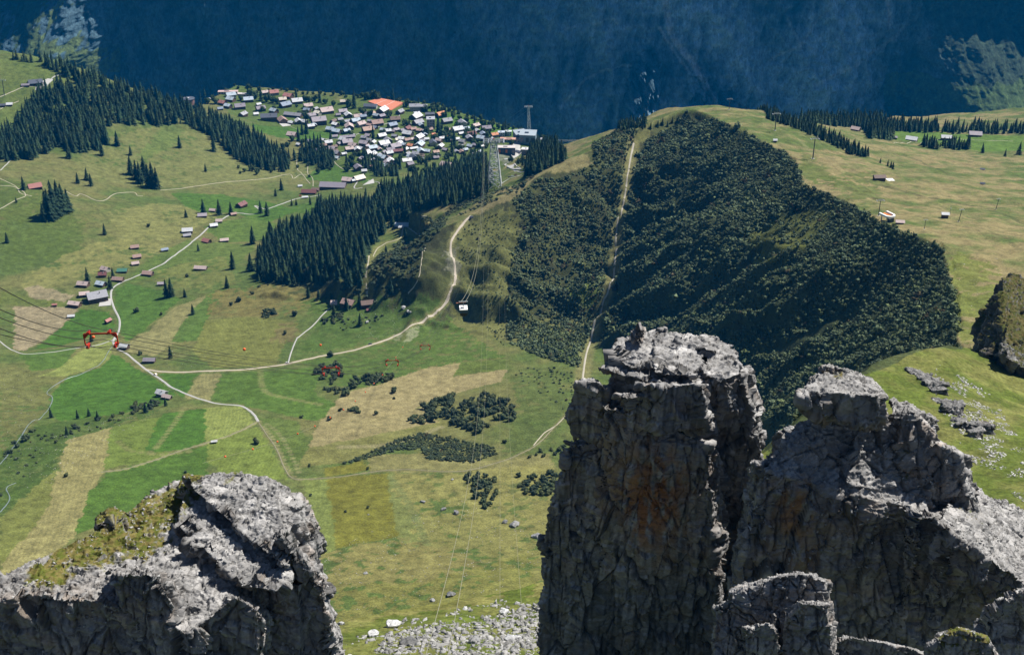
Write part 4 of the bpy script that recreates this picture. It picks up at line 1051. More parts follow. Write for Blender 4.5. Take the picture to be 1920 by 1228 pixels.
def on_surface(res, n, nzmin, r, flt=None):
    o, v, f, nn, fn = res
    c = v[f].mean(1); ar = np.linalg.norm(fn, axis=1); nz = fn[:, 2] / (ar + 1e-9)
    w = ar * (nz > nzmin)
    if flt is not None: w = w * flt(c)
    i = r.choice(len(f), n, p=w / w.sum()); return c[i] + r.normal(0, 0.05, (n, 3))
rr_ = np.random.default_rng(5)
def stone_field(P, lo, hi, name, label=None, kind='stuff', pale=1.0, power=2.2, sink=0.1, **kw):
    n = len(P); s = lo + (hi - lo) * rr_.random(n) ** power
    col = np.array([[0.34, 0.335, 0.325]]) * rr_.uniform(0.62, 1.25, (n, 1)) * pale * np.array([[1, 1, 1]])
    v, f, c = bake(CHIPS, P - np.stack([s * 0, s * 0, s * sink], 1), s, rots(n, rr_), rr_.integers(0, len(CHIPS), n), col)
    return link(name, new_mesh(name, v, f, c, False, [ROCKM]), kind=kind, label=label, **kw)
P = np.concatenate([on_surface(oE, 11000, 0.55, rr_, lambda c: (fbm3(c / 3.0, 2, 77) > -0.12)), on_surface(oC, 1500, 0.5, rr_), on_surface(oD, 1800, 0.4, rr_)])
stone_field(P, 0.08, 0.75, 'rock_debris', power=3.5)
P = np.concatenate([on_surface(oA, 900, 0.7, rr_), on_surface(oB, 9000, 0.45, rr_)])
stone_field(P, 0.12, 1.3, 'rock_debris', power=3.2)
P = on_surface(oD2, 2500, 0.2, rr_); stone_field(P, 0.1, 0.9, 'rock_debris', power=2.5)
P = on_surface(oL, 1500, 0.3, rr_); stone_field(P, 0.3, 2.4, 'rock_debris', power=2.5)

def px_scatter(pts, n, r=rr_):
    """random ground points inside a region of the view, found on the ground itself"""
    P = poly_world(sub_poly(pts)); lo, hi = P.min(0), P.max(0); out = []
    while sum(len(o) for o in out) < n:
        q = r.uniform(lo, hi, (n * 2, 2)); out.append(q[in_poly(q[:, 0], q[:, 1], P)])
    q = np.concatenate(out)[:n]; return np.stack([q[:, 0], q[:, 1], H(q[:, 0], q[:, 1])], 1)
def clumpf(P, sc_, thr, seed): return P[fbm2(P[:, 0] / sc_, P[:, 1] / sc_, 3, seed) > thr]
# scree at the lower lip
P = np.concatenate([px_scatter([(700, 1225), (720, 1195), (800, 1170), (880, 1165), (960, 1145), (1020, 1130), (1030, 1230)], 3000), clumpf(px_scatter([(625, 1180), (1020, 1110), (1020, 1230), (620, 1235)], 1500), 9, 0.08, 91)])
stone_field(P, 0.2, 4.4, 'scree', power=3.2, pale=0.9)
P = clumpf(px_scatter([(1760, 680), (1860, 740), (1920, 830), (1920, 940), (1840, 880), (1780, 800), (1740, 730)], 5200), 16, 0.05, 93)
stone_field(P, 0.3, 2.6, 'scree', power=2.8, pale=1.2)
# stones strewn over the valley meadows
P = np.concatenate([clumpf(px_scatter([(600, 1040), (900, 900), (1040, 950), (1020, 1090), (620, 1165)], 3200), 30, 0.02, 94), clumpf(px_scatter([(640, 570), (790, 560), (800, 600), (680, 650)], 700), 30, 0.0, 95),
                    clumpf(px_scatter([(0, 860), (130, 800), (300, 770), (180, 850), (60, 930)], 1300), 20, 0.0, 96), px_scatter([(300, 655), (400, 655), (370, 690), (300, 690)], 120), px_scatter([(0, 690), (70, 700), (60, 800), (0, 850)], 160),
                    clumpf(px_scatter([(1780, 480), (1900, 480), (1900, 640), (1810, 660)], 500), 20, 0.1, 97)])
stone_field(P, 0.4, 2.6, 'meadow_stones', power=3.2, pale=0.95)
print('rocks', round(time.time() - T0, 1))
# ---------------------------------------------------------------- vegetation
def leafmat(name, rough=0.85):
    m = NT(name, rough, 0.12)
    f = m.noise(0.9, 4, 0.6, m.coord())
    r_ = m.n.new('ShaderNodeMapRange'); m.L(f, r_.inputs[0]); r_.inputs[1].default_value = .3; r_.inputs[2].default_value = .7; r_.inputs[3].default_value = .7; r_.inputs[4].default_value = 1.3
    s_ = m.n.new('ShaderNodeVectorMath'); s_.operation = 'SCALE'; m.L(m.attr('tint'), s_.inputs[0]); m.L(r_.outputs[0], s_.inputs['Scale'])
    m.base(s_.outputs[0]); return m.m
LEAFM = leafmat('foliage'); BARKM = flat('bark', (0.085, 0.06, 0.045), 0.95, 0.1, 0, 0.3, 2)

def spruce_lib(seed, tiers=13, nb=9):
    """unit height spruce: drooping branch blades round a thin dark core"""
    r = np.random.default_rng(seed); V_ = []; F_ = []; B_ = []
    def tri(a, b, c, s):
        k_ = len(V_); V_.extend([a, b, c]); F_.append([k_, k_ + 1, k_ + 2]); B_.extend(s)
    lean = r.normal(0, 0.012, 2)
    for t in range(tiers):
        u = t / (tiers - 1); z0 = 0.10 + 0.88 * u ** 0.92
        R_ = 0.185 * (1 - u) ** 0.80 + 0.012; R_ *= r.uniform(.86, 1.12)
        n = max(4, int(nb * (1 - 0.5 * u))); a0 = r.uniform(0, 6.28)
        for j in range(n):
            a = a0 + 6.283 * j / n + r.normal(0, .18); rr1 = R_ * r.uniform(.70, 1.18); w = 6.283 / n * 0.62
            dz = 0.075 * (1 - 0.5 * u) * r.uniform(.7, 1.4)
            c = np.array([lean[0] * z0, lean[1] * z0, 0])
            top = c + [0, 0, z0 + 0.045]
            pm = lambda ang, rad, z: c + np.array([math.cos(ang) * rad, math.sin(ang) * rad, z])
            tip = pm(a, rr1, z0 - dz); l = pm(a - w, rr1 * .62, z0 - dz * .45); r2 = pm(a + w, rr1 * .62, z0 - dz * .45)
            b = r.uniform(.8, 1.15)
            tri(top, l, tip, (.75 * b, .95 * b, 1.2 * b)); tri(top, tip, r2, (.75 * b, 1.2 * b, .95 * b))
    return np.array(V_, np.float32), np.array(F_, np.int32), np.array(B_, np.float32)

def bush_lib(seed, flat_=0.8, leaves=46, leaf=0.34, lobes=5):
    """unit radius bush: several small leafy lobes made of leaf clumps"""
    r = np.random.default_rng(seed); V_ = []; F_ = []; B_ = []
    L_ = [(np.array([0, 0, .45]), .62)] + [(np.array([r.uniform(-.55, .55), r.uniform(-.55, .55), r.uniform(.25, .75)]), r.uniform(.28, .48)) for _ in range(lobes)]
    bm = bmesh.new(); bmesh.ops.create_icosphere(bm, subdivisions=1, radius=1)
    iv = np.array([v.co[:] for v in bm.verts]); fi = np.array([[v.index for v in f.verts] for f in bm.faces]); bm.free()
    for c, s in L_:
        k_ = len(V_); vv = iv * s * r.uniform(.62, .9, (len(iv), 1)) + c; V_.extend(vv); B_.extend([.6] * len(iv)); F_.extend((fi + k_).tolist())  # lobe cores tinted darker: shade inside the bush put into the colour
    for _ in range(leaves):
        c, s = L_[r.integers(0, len(L_))]; d_ = r.normal(size=3); d_[2] = abs(d_[2]) * .9 + .0; d_ /= np.linalg.norm(d_)
        p = c + d_ * s * r.uniform(.75, 1.08); t1 = np.cross(d_, r.normal(size=3)); t1 /= np.linalg.norm(t1); t2 = np.cross(d_, t1) + d_ * r.normal(0, .5)
        z = leaf * r.uniform(.6, 1.2); k_ = len(V_); V_.extend([p - t1 * z * .5, p + t1 * z * .5, p + t2 * z * .8]); F_.append([k_, k_ + 1, k_ + 2]); b = r.uniform(.75, 1.35); B_.extend([b] * 3)
    V_ = np.array(V_, np.float32); V_[:, 2] *= flat_; V_[:, 2] = np.maximum(V_[:, 2], -0.05)
    return V_, np.array(F_, np.int32), np.array(B_, np.float32)

SPR = [spruce_lib(s) for s in range(6)]
SPRB = [spruce_lib(20 + s, 18, 12) for s in range(4)]
BUSH = [bush_lib(40 + s) for s in range(6)]
BUSHS = [bush_lib(140 + s, 0.9, 24, 0.5, 2) for s in range(6)]
BUSHL = [bush_lib(60 + s, 0.85, 150, 0.22, 8) for s in range(4)]
TRL = [bush_lib(80 + s, 1.15, 170, 0.22, 9) for s in range(4)]

def thin(P, dmin):
    """drop points that stand closer than dmin to an accepted one"""
    cell = {}; out = []
    for i, (x, y) in enumerate(P[:, :2]):
        k_ = (int(x // dmin), int(y // dmin)); ok = True
        for a in (-1, 0, 1):
            for b in (-1, 0, 1):
                for q in cell.get((k_[0] + a, k_[1] + b), ()):
                    if (P[q, 0] - x) ** 2 + (P[q, 1] - y) ** 2 < dmin * dmin: ok = False; break
                if not ok: break
            if not ok: break
        if ok: cell.setdefault(k_, []).append(i); out.append(i)
    return P[out]

def area_of(P): 
    x, y = P[:, 0], P[:, 1]; return 0.5 * abs(np.dot(x, np.roll(y, 1)) - np.dot(y, np.roll(x, 1)))
def fill(pts, dmin, r=rr_, cap=20000, over=2.2):
    P = poly_world(sub_poly(pts, 40)); n = int(min(cap, max(8, area_of(P) / dmin ** 2 * over)))
    return thin(px_scatter(pts, n, r), dmin)

def slot(me, mats):
    for m in mats: me.materials.append(m)

# library meshes for the individually placed trees
def one_mesh(name, lb, colr, trunk=None):
    v, f, b = lb; c = np.array([colr]) * b[:, None]
    return new_mesh(name, v, f, c.astype(np.float32), False, [LEAFM])
SPC = [(0.026, 0.050, 0.022), (0.019, 0.040, 0.021), (0.036, 0.060, 0.024)]
SPM = [one_mesh('spruce_crown', lb, SPC[i % 3]) for i, lb in enumerate(SPRB)]
def trunk_mesh(r0=0.014, h=0.5, limbs=0, seed=0):
    r = np.random.default_rng(seed); V_ = []; F_ = []
    def tube(a, b, ra, rb_):
        a = np.array(a, float); b = np.array(b, float); d_ = (b - a); d_ /= np.linalg.norm(d_); u = np.cross(d_, [0.3, 1, 0.2]); u /= np.linalg.norm(u); w = np.cross(d_, u); k_ = len(V_)
        for i in range(6):
            t = i * math.pi / 3; V_.append(a + (u * math.cos(t) + w * math.sin(t)) * ra)
        for i in range(6):
            t = i * math.pi / 3; V_.append(b + (u * math.cos(t) + w * math.sin(t)) * rb_)
        for i in range(6): F_.append([k_ + i, k_ + (i + 1) % 6, k_ + 6 + (i + 1) % 6, k_ + 6 + i])
    tube((0, 0, -0.06), (0, 0, h), r0, r0 * .45)
    for i in range(limbs):
        a = 6.28 * i / limbs + r.uniform(-.4, .4); z = h * r.uniform(.45, .9); tube((0, 0, z), (math.cos(a) * .35, math.sin(a) * .35, z + r.uniform(.2, .45)), r0 * .5, r0 * .15)
    return new_mesh('trunk', np.array(V_), np.array(F_), None, True, [BARKM])
SPT = trunk_mesh(0.016, 0.9); BRT = trunk_mesh(0.075, 0.8, 5, 3); BUT = trunk_mesh(0.05, 0.5, 4, 4)
BRC = [(0.050, 0.082, 0.026), (0.060, 0.090, 0.034), (0.042, 0.072, 0.028)]
BRM = [one_mesh('broadleaf_crown', lb, BRC[i % 3]) for i, lb in enumerate(TRL)]
BUC = [(0.062, 0.086, 0.050), (0.072, 0.098, 0.048), (0.052, 0.074, 0.046), (0.085, 0.104, 0.046)]
BUM = [one_mesh('bush_crown', lb, BUC[i % 4]) for i, lb in enumerate(BUSHL)]
PH = lambda P: FPX / project(P)[2]                # pixels per metre at a place

def plant(kind, P, h, w, label, group=None, parts=True):
    i = random.randrange(4)
    name, crown, trunk = {'spruce': ('spruce_tree', SPM[i], SPT), 'tree': ('broadleaf_tree', BRM[i], BRT), 'bush': ('bush', BUM[i], BUT)}[kind]
    cat = {'spruce': 'tree', 'tree': 'tree', 'bush': 'bush'}[kind]
    if not parts:
        o = link(name, crown, None, (P[0], P[1], P[2] - 0.3), random.uniform(0, 6.28), label=label, cat=cat, group=group); o.scale = (w, w, h); return o
    e = empty(name, (P[0], P[1], P[2] - 0.3), random.uniform(0, 6.28), label=label, cat=cat, group=group); e.scale = (w, w, h)
    c = link('crown', crown, e); 
    if kind == 'tree': c.location = (0, 0, .42)
    link('trunk', trunk, e); return e

ALLSPR = []     # (x, y, z, height, label, group)
def spr_px(px, py, hpx, label=None, group=None):
    p = G1(px, py); dep = math.atan2(CAMZ - p[2], p[1]); h = hpx / PH(p) / math.cos(dep) * 1.02
    ALLSPR.append((p[0], p[1], p[2], h, label, group))
LONE = [(337, 277, 24, 'lone dark spruce standing on the brown hillside below the forest edge'), (401, 284, 31, 'tall lone spruce near the forest edge on the hillside'),
        (386, 322, 16, 'small spruce alone on the brown slope above the long footpath'), (171, 349, 24, 'right hand spruce of the three on the left hillside'),
        (163, 338, 24, 'rear spruce of the three on the left hillside'), (146, 344, 21, 'left hand spruce of the three on the left hillside'),
        (197, 440, 22, 'small spruce alone in the middle of the left slope'), (14, 455, 20, 'spruce close to the left edge on the green slope'),
        (45, 356, 26, 'spruce beside the red roofed hut at upper left'), (31, 380, 11, 'tiny spruce beside the forked footpath at upper left'),
        (474, 457, 34, 'tall broad spruce standing alone in the green meadow by the forest'), (437, 504, 34, 'broad spruce left of the central forest corner'),
        (470, 508, 34, 'spruce touching the left corner of the central forest'), (372, 471, 15, 'small spruce beside the red roofed barn in the meadow'),
        (349, 408, 17, 'twin topped little spruce left of the roadside barns'), (382, 399, 26, 'spruce behind the two small barns by the road'),
        (411, 403, 30, 'slender spruce between the roadside barns'), (434, 402, 24, 'spruce beside the small barn on the road bend'),
        (165, 527, 26, 'spruce standing behind the hamlet roofs'), (207, 541, 25, 'spruce beside the road at the hamlet'), (212, 520, 20, 'spruce between the green and the grey hamlet roofs'),
        (312, 557, 34, 'left one of the dark pair of spruces below the farm lane'), (322, 556, 36, 'right one of the dark pair of spruces below the farm lane'),
        (347, 557, 17, 'small round spruce next to the dark pair'), (362, 589, 20, 'spruce on the green strip between two fields'), (426, 540, 24, 'spruce at the top of the brown mound'),
        (578, 557, 22, 'left one of two small spruces on the mound before the forest'), (598, 558, 18, 'right one of two small spruces on the mound before the forest'),
        (320, 671, 24, 'round dark spruce above the road beside the brown barn'), (172, 640, 18, 'dark spruce under the red rope spacer'), (311, 761, 17, 'spruce in front of the white roofed farm'),
        (96, 783, 20, 'spruce at the bend of the stream'), (146, 785, 18, 'left spruce in the hedge below the big green meadow'), (167, 780, 16, 'second spruce in the hedge below the big green meadow'),
        (184, 787, 18, 'third spruce in the hedge below the big green meadow'), (274, 773, 20, 'spruce in front of the hedge left of the white roofed farm'), (126, 815, 17, 'lone round spruce on the rough bank above the tan field'),
        (220, 273, 28, 'spruce just right of the left forest block'), (245, 291, 18, 'thin spruce right of the left forest block'), (192, 292, 26, 'spruce at the lower tip of the left forest block'),
        (130, 297, 33, 'broad spruce in front of the left forest block'), (60, 300, 30, 'spruce in front of the forest at the left edge'), (85, 288, 30, 'spruce at the foot of the left forest'),
        (501, 404, 26, 'spruce by the road bend above the meadow'), (489, 400, 24, 'spruce left of the road bend'), (528, 357, 22, 'spruce behind the road near the maroon roof'), (517, 368, 16, 'bushy spruce behind the road near the maroon roof'),
        (547, 386, 14, 'small spruce in the meadow under the maroon roof'), (556, 385, 13, 'smaller neighbour of the spruce under the maroon roof'), (582, 384, 17, 'spruce left of the dark forest point'),
        (621, 560, 16, 'thin spruce left of the old farmhouse'), (675, 610, 24, 'dark spruce in front of the old farmhouse'), (626, 592, 24, 'spruce left below the old farmhouse'),
        (760, 447, 20, 'spruce beside the clearing track'), (724, 475, 16, 'little spruce on the clearing edge'), (733, 550, 30, 'spruce in the thicket left of the green slope'), (650, 580, 24, 'spruce behind the farmhouse roof'), (675, 570, 22, 'spruce between the two farm roofs'),
        (1735, 304, 0, ''), ]
for a, b, c, l in LONE:
    if c: spr_px(a, b, c, l)
for a, b, c in [(90, 408, 52), (96, 412, 58), (104, 405, 66), (112, 401, 62), (120, 399, 55), (128, 396, 42), (83, 415, 35)]:
    spr_px(a, b, c, 'tall spruce in the dense dark clump on the left slope', 'clump of seven spruces on the left slope')
for a, b, c in [(246, 328, 36), (256, 336, 36), (264, 344, 40), (272, 338, 45), (280, 350, 44), (288, 353, 50), (295, 354, 40)]:
    spr_px(a, b, c, 'spruce in the slanting clump above the long footpath', 'clump of spruces above the long footpath')
def forest(pts, dmin, hm_, label, group, jitter=0.3, thr=-9):
    hm = hm_ * 0.80; P = fill(pts, dmin * 0.68, over=2.6); P = P[rr_.random(len(P)) < 0.80]
    if thr > -9: P = clumpf(P, 24, thr, 111)
    for p in P: ALLSPR.append((p[0], p[1], p[2], hm * random.uniform(1 - jitter, 1 + jitter) * (0.62 if random.random() < 0.12 else 1), label, group))
FL = 'spruce in the dark forest band along the left ridge'; FG = 'forest band on the left ridge'
forest([(25, 110), (60, 112), (60, 118), (26, 117)], 9, 30, FL, FG)
forest([(60, 112), (150, 136), (250, 174), (330, 197), (400, 220), (480, 257), (546, 300), (538, 322), (505, 322), (470, 312), (440, 298), (412, 268), (380, 250), (340, 232), (285, 236), (205, 238), (188, 228), (165, 190), (150, 160), (118, 140), (85, 124)], 10.5, 38, FL, FG)
forest([(78, 172), (150, 165), (165, 200), (190, 235), (208, 272), (170, 288), (130, 286), (110, 272), (60, 298), (0, 305), (0, 262), (30, 240), (50, 205)], 11, 40, 'spruce in the broad forest block at upper left', 'forest block at upper left')
CL = 'spruce in the big dark forest in the middle of the valley'; CG = 'forest in the middle of the valley'
forest([(600, 402), (640, 392), (690, 388), (720, 360), (800, 335), (870, 330), (912, 318), (925, 350), (902, 372), (858, 383), (796, 393), (748, 417), (720, 436), (693, 466), (680, 515), (684, 545), (640, 548), (590, 530), (520, 530), (484, 528), (486, 480), (505, 445), (545, 425), (575, 410)], 11.0, 38, CL, CG, thr=-0.42)
forest([(592, 390), (640, 384), (690, 380), (680, 396), (600, 408)], 10, 34, CL, CG)
forest([(550, 300), (585, 300), (620, 306), (628, 312), (606, 320), (596, 312), (560, 303)], 9, 34, 'spruce in the grove at the lower left corner of the village', 'grove at the lower left corner of the village')
forest([(565, 280), (600, 275), (628, 298), (625, 308), (590, 305), (562, 298)], 10, 33, 'spruce in the grove at the lower left corner of the village', 'grove at the lower left corner of the village')
forest([(700, 318), (748, 322), (744, 332), (703, 331)], 9, 32, 'dark spruce in the row beside the lower village meadow', 'row beside the lower village meadow')
forest([(680, 290), (700, 300), (720, 318), (700, 322), (680, 315)], 11, 26, 'spruce among the lower village houses', 'spruces among the village houses')
forest([(990, 300), (1015, 278), (1050, 290), (1062, 300), (1010, 325), (985, 335)], 9.5, 33, 'spruce in the wood right of the cable car station', 'wood right of the cable car station')
forest([(870, 300), (905, 290), (918, 320), (860, 335), (800, 332)], 12, 32, CL, CG)
forest([(1150, 240), (1172, 228), (1185, 240), (1160, 250)], 8, 20, 'spruce in the short row on the ridge above the gravel track', 'spruces on the ridge top above the track')
forest([(1183, 238), (1208, 228), (1212, 238), (1190, 246)], 8, 22, 'spruce in the short row on the ridge above the gravel track', 'spruces on the ridge top above the track')
forest([(1212, 238), (1262, 222), (1268, 228), (1225, 244)], 7, 24, 'spruce in the dark row where the ridge meets the blue wall', 'row where the ridge meets the blue wall')
RL = 'spruce in the long hedge row down the far side of the ridge meadow'
forest([(1372, 200), (1440, 212), (1500, 232), (1560, 258), (1628, 292), (1622, 297), (1560, 272), (1500, 247), (1440, 224)], 7.5, 21, RL, 'row down the far side of the ridge meadow')
BL = 'spruce in the tree line behind the far barns'
forest([(1500, 228), (1570, 238), (1660, 246), (1760, 248), (1760, 238), (1660, 232), (1560, 222)], 12, 30, BL, 'tree line behind the far barns')
forest([(1760, 250), (1920, 252), (1930, 240), (1780, 240)], 16, 30, BL, 'tree line behind the far barns')
forest([(1620, 250), (1668, 248), (1674, 262), (1630, 262)], 9, 34, 'spruce in the compact dark wood among the far barns', 'compact wood among the far barns')
forest([(1728, 270), (1815, 275), (1815, 282), (1728, 276)], 10, 27, 'spruce in the row in front of the far barns', 'row in front of the far barns')
for a, b, c in [(1783, 278, 28), (1815, 280, 26), (1842, 287, 20), (1884, 294, 16), (1910, 291, 26), (1650, 306, 12), (1664, 312, 14), (1674, 318, 16), (1670, 315, 14)]:
    spr_px(a, b, c, 'scattered spruce on the far right meadow', 'scattered spruces on the far right meadow')

# the 300 that show largest are things, the others one mass
order = sorted(range(len(ALLSPR)), key=lambda i: -(ALLSPR[i][3] * PH(np.array(ALLSPR[i][:3])) + (100 if ALLSPR[i][5] is None else 0)))
big = order[:258]; rest = order[258:]
for i in big:
    x, y, z, h, l, g = ALLSPR[i]
    w = h * random.uniform(1.1, 1.35)
    plant('spruce', (x, y, z), h, w, l, g, parts=h * PH(np.array([x, y, z])) > 24)
Q = np.array([ALLSPR[i][:4] for i in rest]); n = len(Q)
col = np.array(SPC)[rr_.integers(0, 3, n)] * rr_.uniform(.65, 1.5, (n, 1))
hh = Q[:, 3]; ww = hh * rr_.uniform(1.1, 1.4, n)
rz = rots(n, rr_, 0.02)
v, f, c = bake(SPR, Q[:, :3] - [0, 0, 1.0], np.stack([ww, ww, hh], 1), rz, rr_.integers(0, len(SPR), n), col)
link('spruce_forest', new_mesh('spruce_forest', v, f, c, False, [LEAFM]), kind='stuff')
print('spruces', len(ALLSPR), round(time.time() - T0, 1))

# ---- thicket of green alder on the slope of the big ridge and low scrub elsewhere: nobody could count it
BUCT = [(0.100, 0.132, 0.070), (0.112, 0.144, 0.074), (0.084, 0.112, 0.064), (0.104, 0.130, 0.054)]
def scrub(name, regs, lib=None, pal=None):
    lib = lib or BUSH; pal = pal or BUC
    PP = []; SS = []
    for pts, dmin, size, thr, ns in regs:
        P = fill(pts, dmin, over=1.5, cap=60000)
        if thr > -9:
            al = P[:, 1] * 0.93 + P[:, 0] * 0.36
            m = fbm2(al / ns, P[:, 0] / (ns * 2.2), 3, 121) + 0.5 * fbm2(P[:, 0] / 12, P[:, 1] / 12, 2, 122) > thr
            P = P[m]
        if name == 'alder_thicket': P = P[~(in_poly(P[:, 0], P[:, 1], CLEAR) & (rr_.random(len(P)) < 0.72))]
        PP.append(P); SS.append(size * rr_.uniform(.6, 1.3, len(P)) * (1 + 0.35 * (rr_.random(len(P)) < .12)))
    P = np.concatenate(PP); s = np.concatenate(SS); n = len(P)
    tone = 1 + 0.6 * fbm2(P[:, 0] / 60, P[:, 1] / 60, 3, 123)[:, None]
    col = np.array(pal)[rr_.integers(0, 4, n)] * rr_.uniform(.82, 1.18, (n, 1)) * tone
    br = fbm2(P[:, 0] / 18, P[:, 1] / 30, 3, 125) > 0.42; col[br] = np.array([0.085, 0.070, 0.035])
    v, f, c = bake(lib, P - [0, 0, 0.3], np.stack([s, s, s * rr_.uniform(.7, 1.15, n)], 1), rots(n, rr_, 0.06), rr_.integers(0, len(lib), n), col)
    print(name, n, len(f)); return link(name, new_mesh(name, v, f, c, False, [LEAFM]), kind='stuff')
CLEAR = poly_world([(1400, 440), (1470, 400), (1540, 380), (1565, 400), (1520, 460), (1440, 500), (1410, 480)])
T1a = [(1212, 262), (1288, 209), (1342, 226), (1404, 252), (1474, 286), (1499, 320), (1505, 346), (1460, 400), (1400, 460), (1300, 560), (1200, 640), (1128, 640), (1140, 580), (1162, 500), (1166, 440), (1180, 360), (1196, 300)]
T1b = [(1504, 347), (1558, 364), (1603, 386), (1643, 416), (1702, 437), (1764, 464), (1782, 520), (1798, 600), (1802, 655), (1700, 660), (1600, 700), (1500, 790), (1450, 820), (1400, 740), (1390, 660), (1200, 640), (1300, 560), (1400, 460), (1460, 400)]
T2 = [(1195, 250), (1150, 248), (1110, 275), (1115, 305), (1060, 335), (1010, 335), (960, 375), (985, 420), (960, 480), (950, 560), (950, 640), (1000, 665), (1085, 690), (1098, 640), (1130, 560), (1142, 480), (1155, 420), (1168, 340), (1175, 290)]
scrub('alder_thicket', [(T1a, 3.2, 3.5, -0.48, 60), (T1b, 3.1, 3.3, -0.44, 45), (T2, 3.3, 3.5, -0.34, 55),
                        (T1a, 11, 6.4, -0.2, 60), (T1b, 11, 5.6, -0.15, 45), (T2, 12, 6.2, -0.1, 40),
                        ([(855, 430), (930, 400), (985, 420), (960, 560), (945, 650), (900, 600), (862, 520)], 4.2, 2.1, -0.10, 14)], BUSHS, BUCT)
scrub('low_scrub', [([(696, 545), (704, 485), (740, 458), (790, 440), (840, 410), (830, 430), (800, 460), (783, 520), (745, 548)], 5.2, 4.8, -0.45, 60),
                    ([(500, 530), (600, 530), (700, 545), (740, 560), (700, 575), (640, 555), (560, 535), (480, 540)], 8, 5.5, -0.2, 50),
                    ([(830, 400), (900, 370), (960, 345), (1000, 330), (1000, 345), (930, 380), (860, 405)], 6, 4.2, -0.1, 40),
                    ([(975, 690), (1080, 690), (1090, 720), (1060, 770), (960, 700)], 6, 2.4, 0.0, 30),
                    ([(0, 860), (60, 815), (130, 800), (290, 765), (200, 800), (120, 830), (60, 880), (0, 930)], 7, 2.4, 0.05, 25),
                    ([(620, 600), (720, 590), (700, 620), (640, 620)], 6, 3.0, 0.05, 25),
                    ([(1790, 60), (1800, 60), (1800, 61)], 50, 1, 5, 30)][:-1])

# ---- bushes and broadleaf trees that stand in groups one could count
BG = [([(588, 690), (640, 682), (642, 708), (625, 722), (600, 716)], 9, 5.2, 'bush in the clump behind the second red rope spacer', 'bushes behind the second red rope spacer'),
      ([(608, 728), (652, 724), (650, 743), (625, 741)], 9, 5.2, 'bush in the small clump at the edge of the tan field', 'bushes at the edge of the tan field'),
      ([(655, 712), (730, 702), (736, 712), (700, 722), (660, 730)], 8, 5.2, 'bush in the long dark hedge beside the tan field', 'hedge beside the tan field'),
      ([(765, 796), (800, 756), (850, 742), (852, 754), (830, 782), (800, 792)], 9, 5.6, 'bush in the left arm of the big thicket below the slope', 'left arm of the big thicket'),
      ([(835, 785), (862, 760), (905, 740), (960, 762), (968, 786), (935, 790), (905, 814), (860, 800)], 9, 5.8, 'bush in the right half of the big thicket below the slope', 'right half of the big thicket'),
      ([(872, 895), (900, 888), (935, 902), (933, 935), (910, 958), (888, 930)], 8, 4.6, 'bush in the dark clump left of the rock tower', 'clump left of the rock tower'),
      ([(972, 908), (1030, 884), (1042, 890), (1036, 930), (985, 926)], 8, 4.8, 'bush in the clump beside the edge of the rock tower', 'clump beside the edge of the rock tower'),
      ([(985, 852), (1060, 838), (1060, 850), (990, 862)], 8, 3.4, 'bush in the thin row beside the rock tower', 'thin row beside the rock tower'),
      ([(240, 765), (300, 748), (300, 762), (250, 776)], 8, 4.0, 'bush in the hedge next to the white roofed farm', 'hedge next to the white roofed farm'),
      ([(120, 805), (240, 768), (240, 776), (130, 815)], 14, 4.0, 'bush in the broken hedge under the big green meadow', 'broken hedge under the big green meadow'),
      ([(0, 850), (60, 805), (70, 812), (10, 862)], 12, 4.0, 'bush along the lower stream at the left edge', 'bushes along the lower stream'),
      ([(600, 600), (640, 590), (650, 602), (610, 610)], 8, 4.2, 'bush below the old farmhouse', 'bushes below the old farmhouse'),
      ([(490, 590), (512, 575), (516, 590), (498, 600)], 7, 4.6, 'bush in the little group on the brown mound', 'little group on the brown mound'),
      ([(650, 772), (674, 768), (674, 776), (652, 778)], 7, 4.2, 'bush in the tidy little row on the tan field', 'tidy little row on the tan field')]
for pts, dm, sz, lab, grp in BG:
    for p in fill(pts, dm * .86): s = sz * random.uniform(.85, 1.5); plant('bush', p, s * random.uniform(.9, 1.3), s, lab, grp, parts=sz * PH(p) > 9)
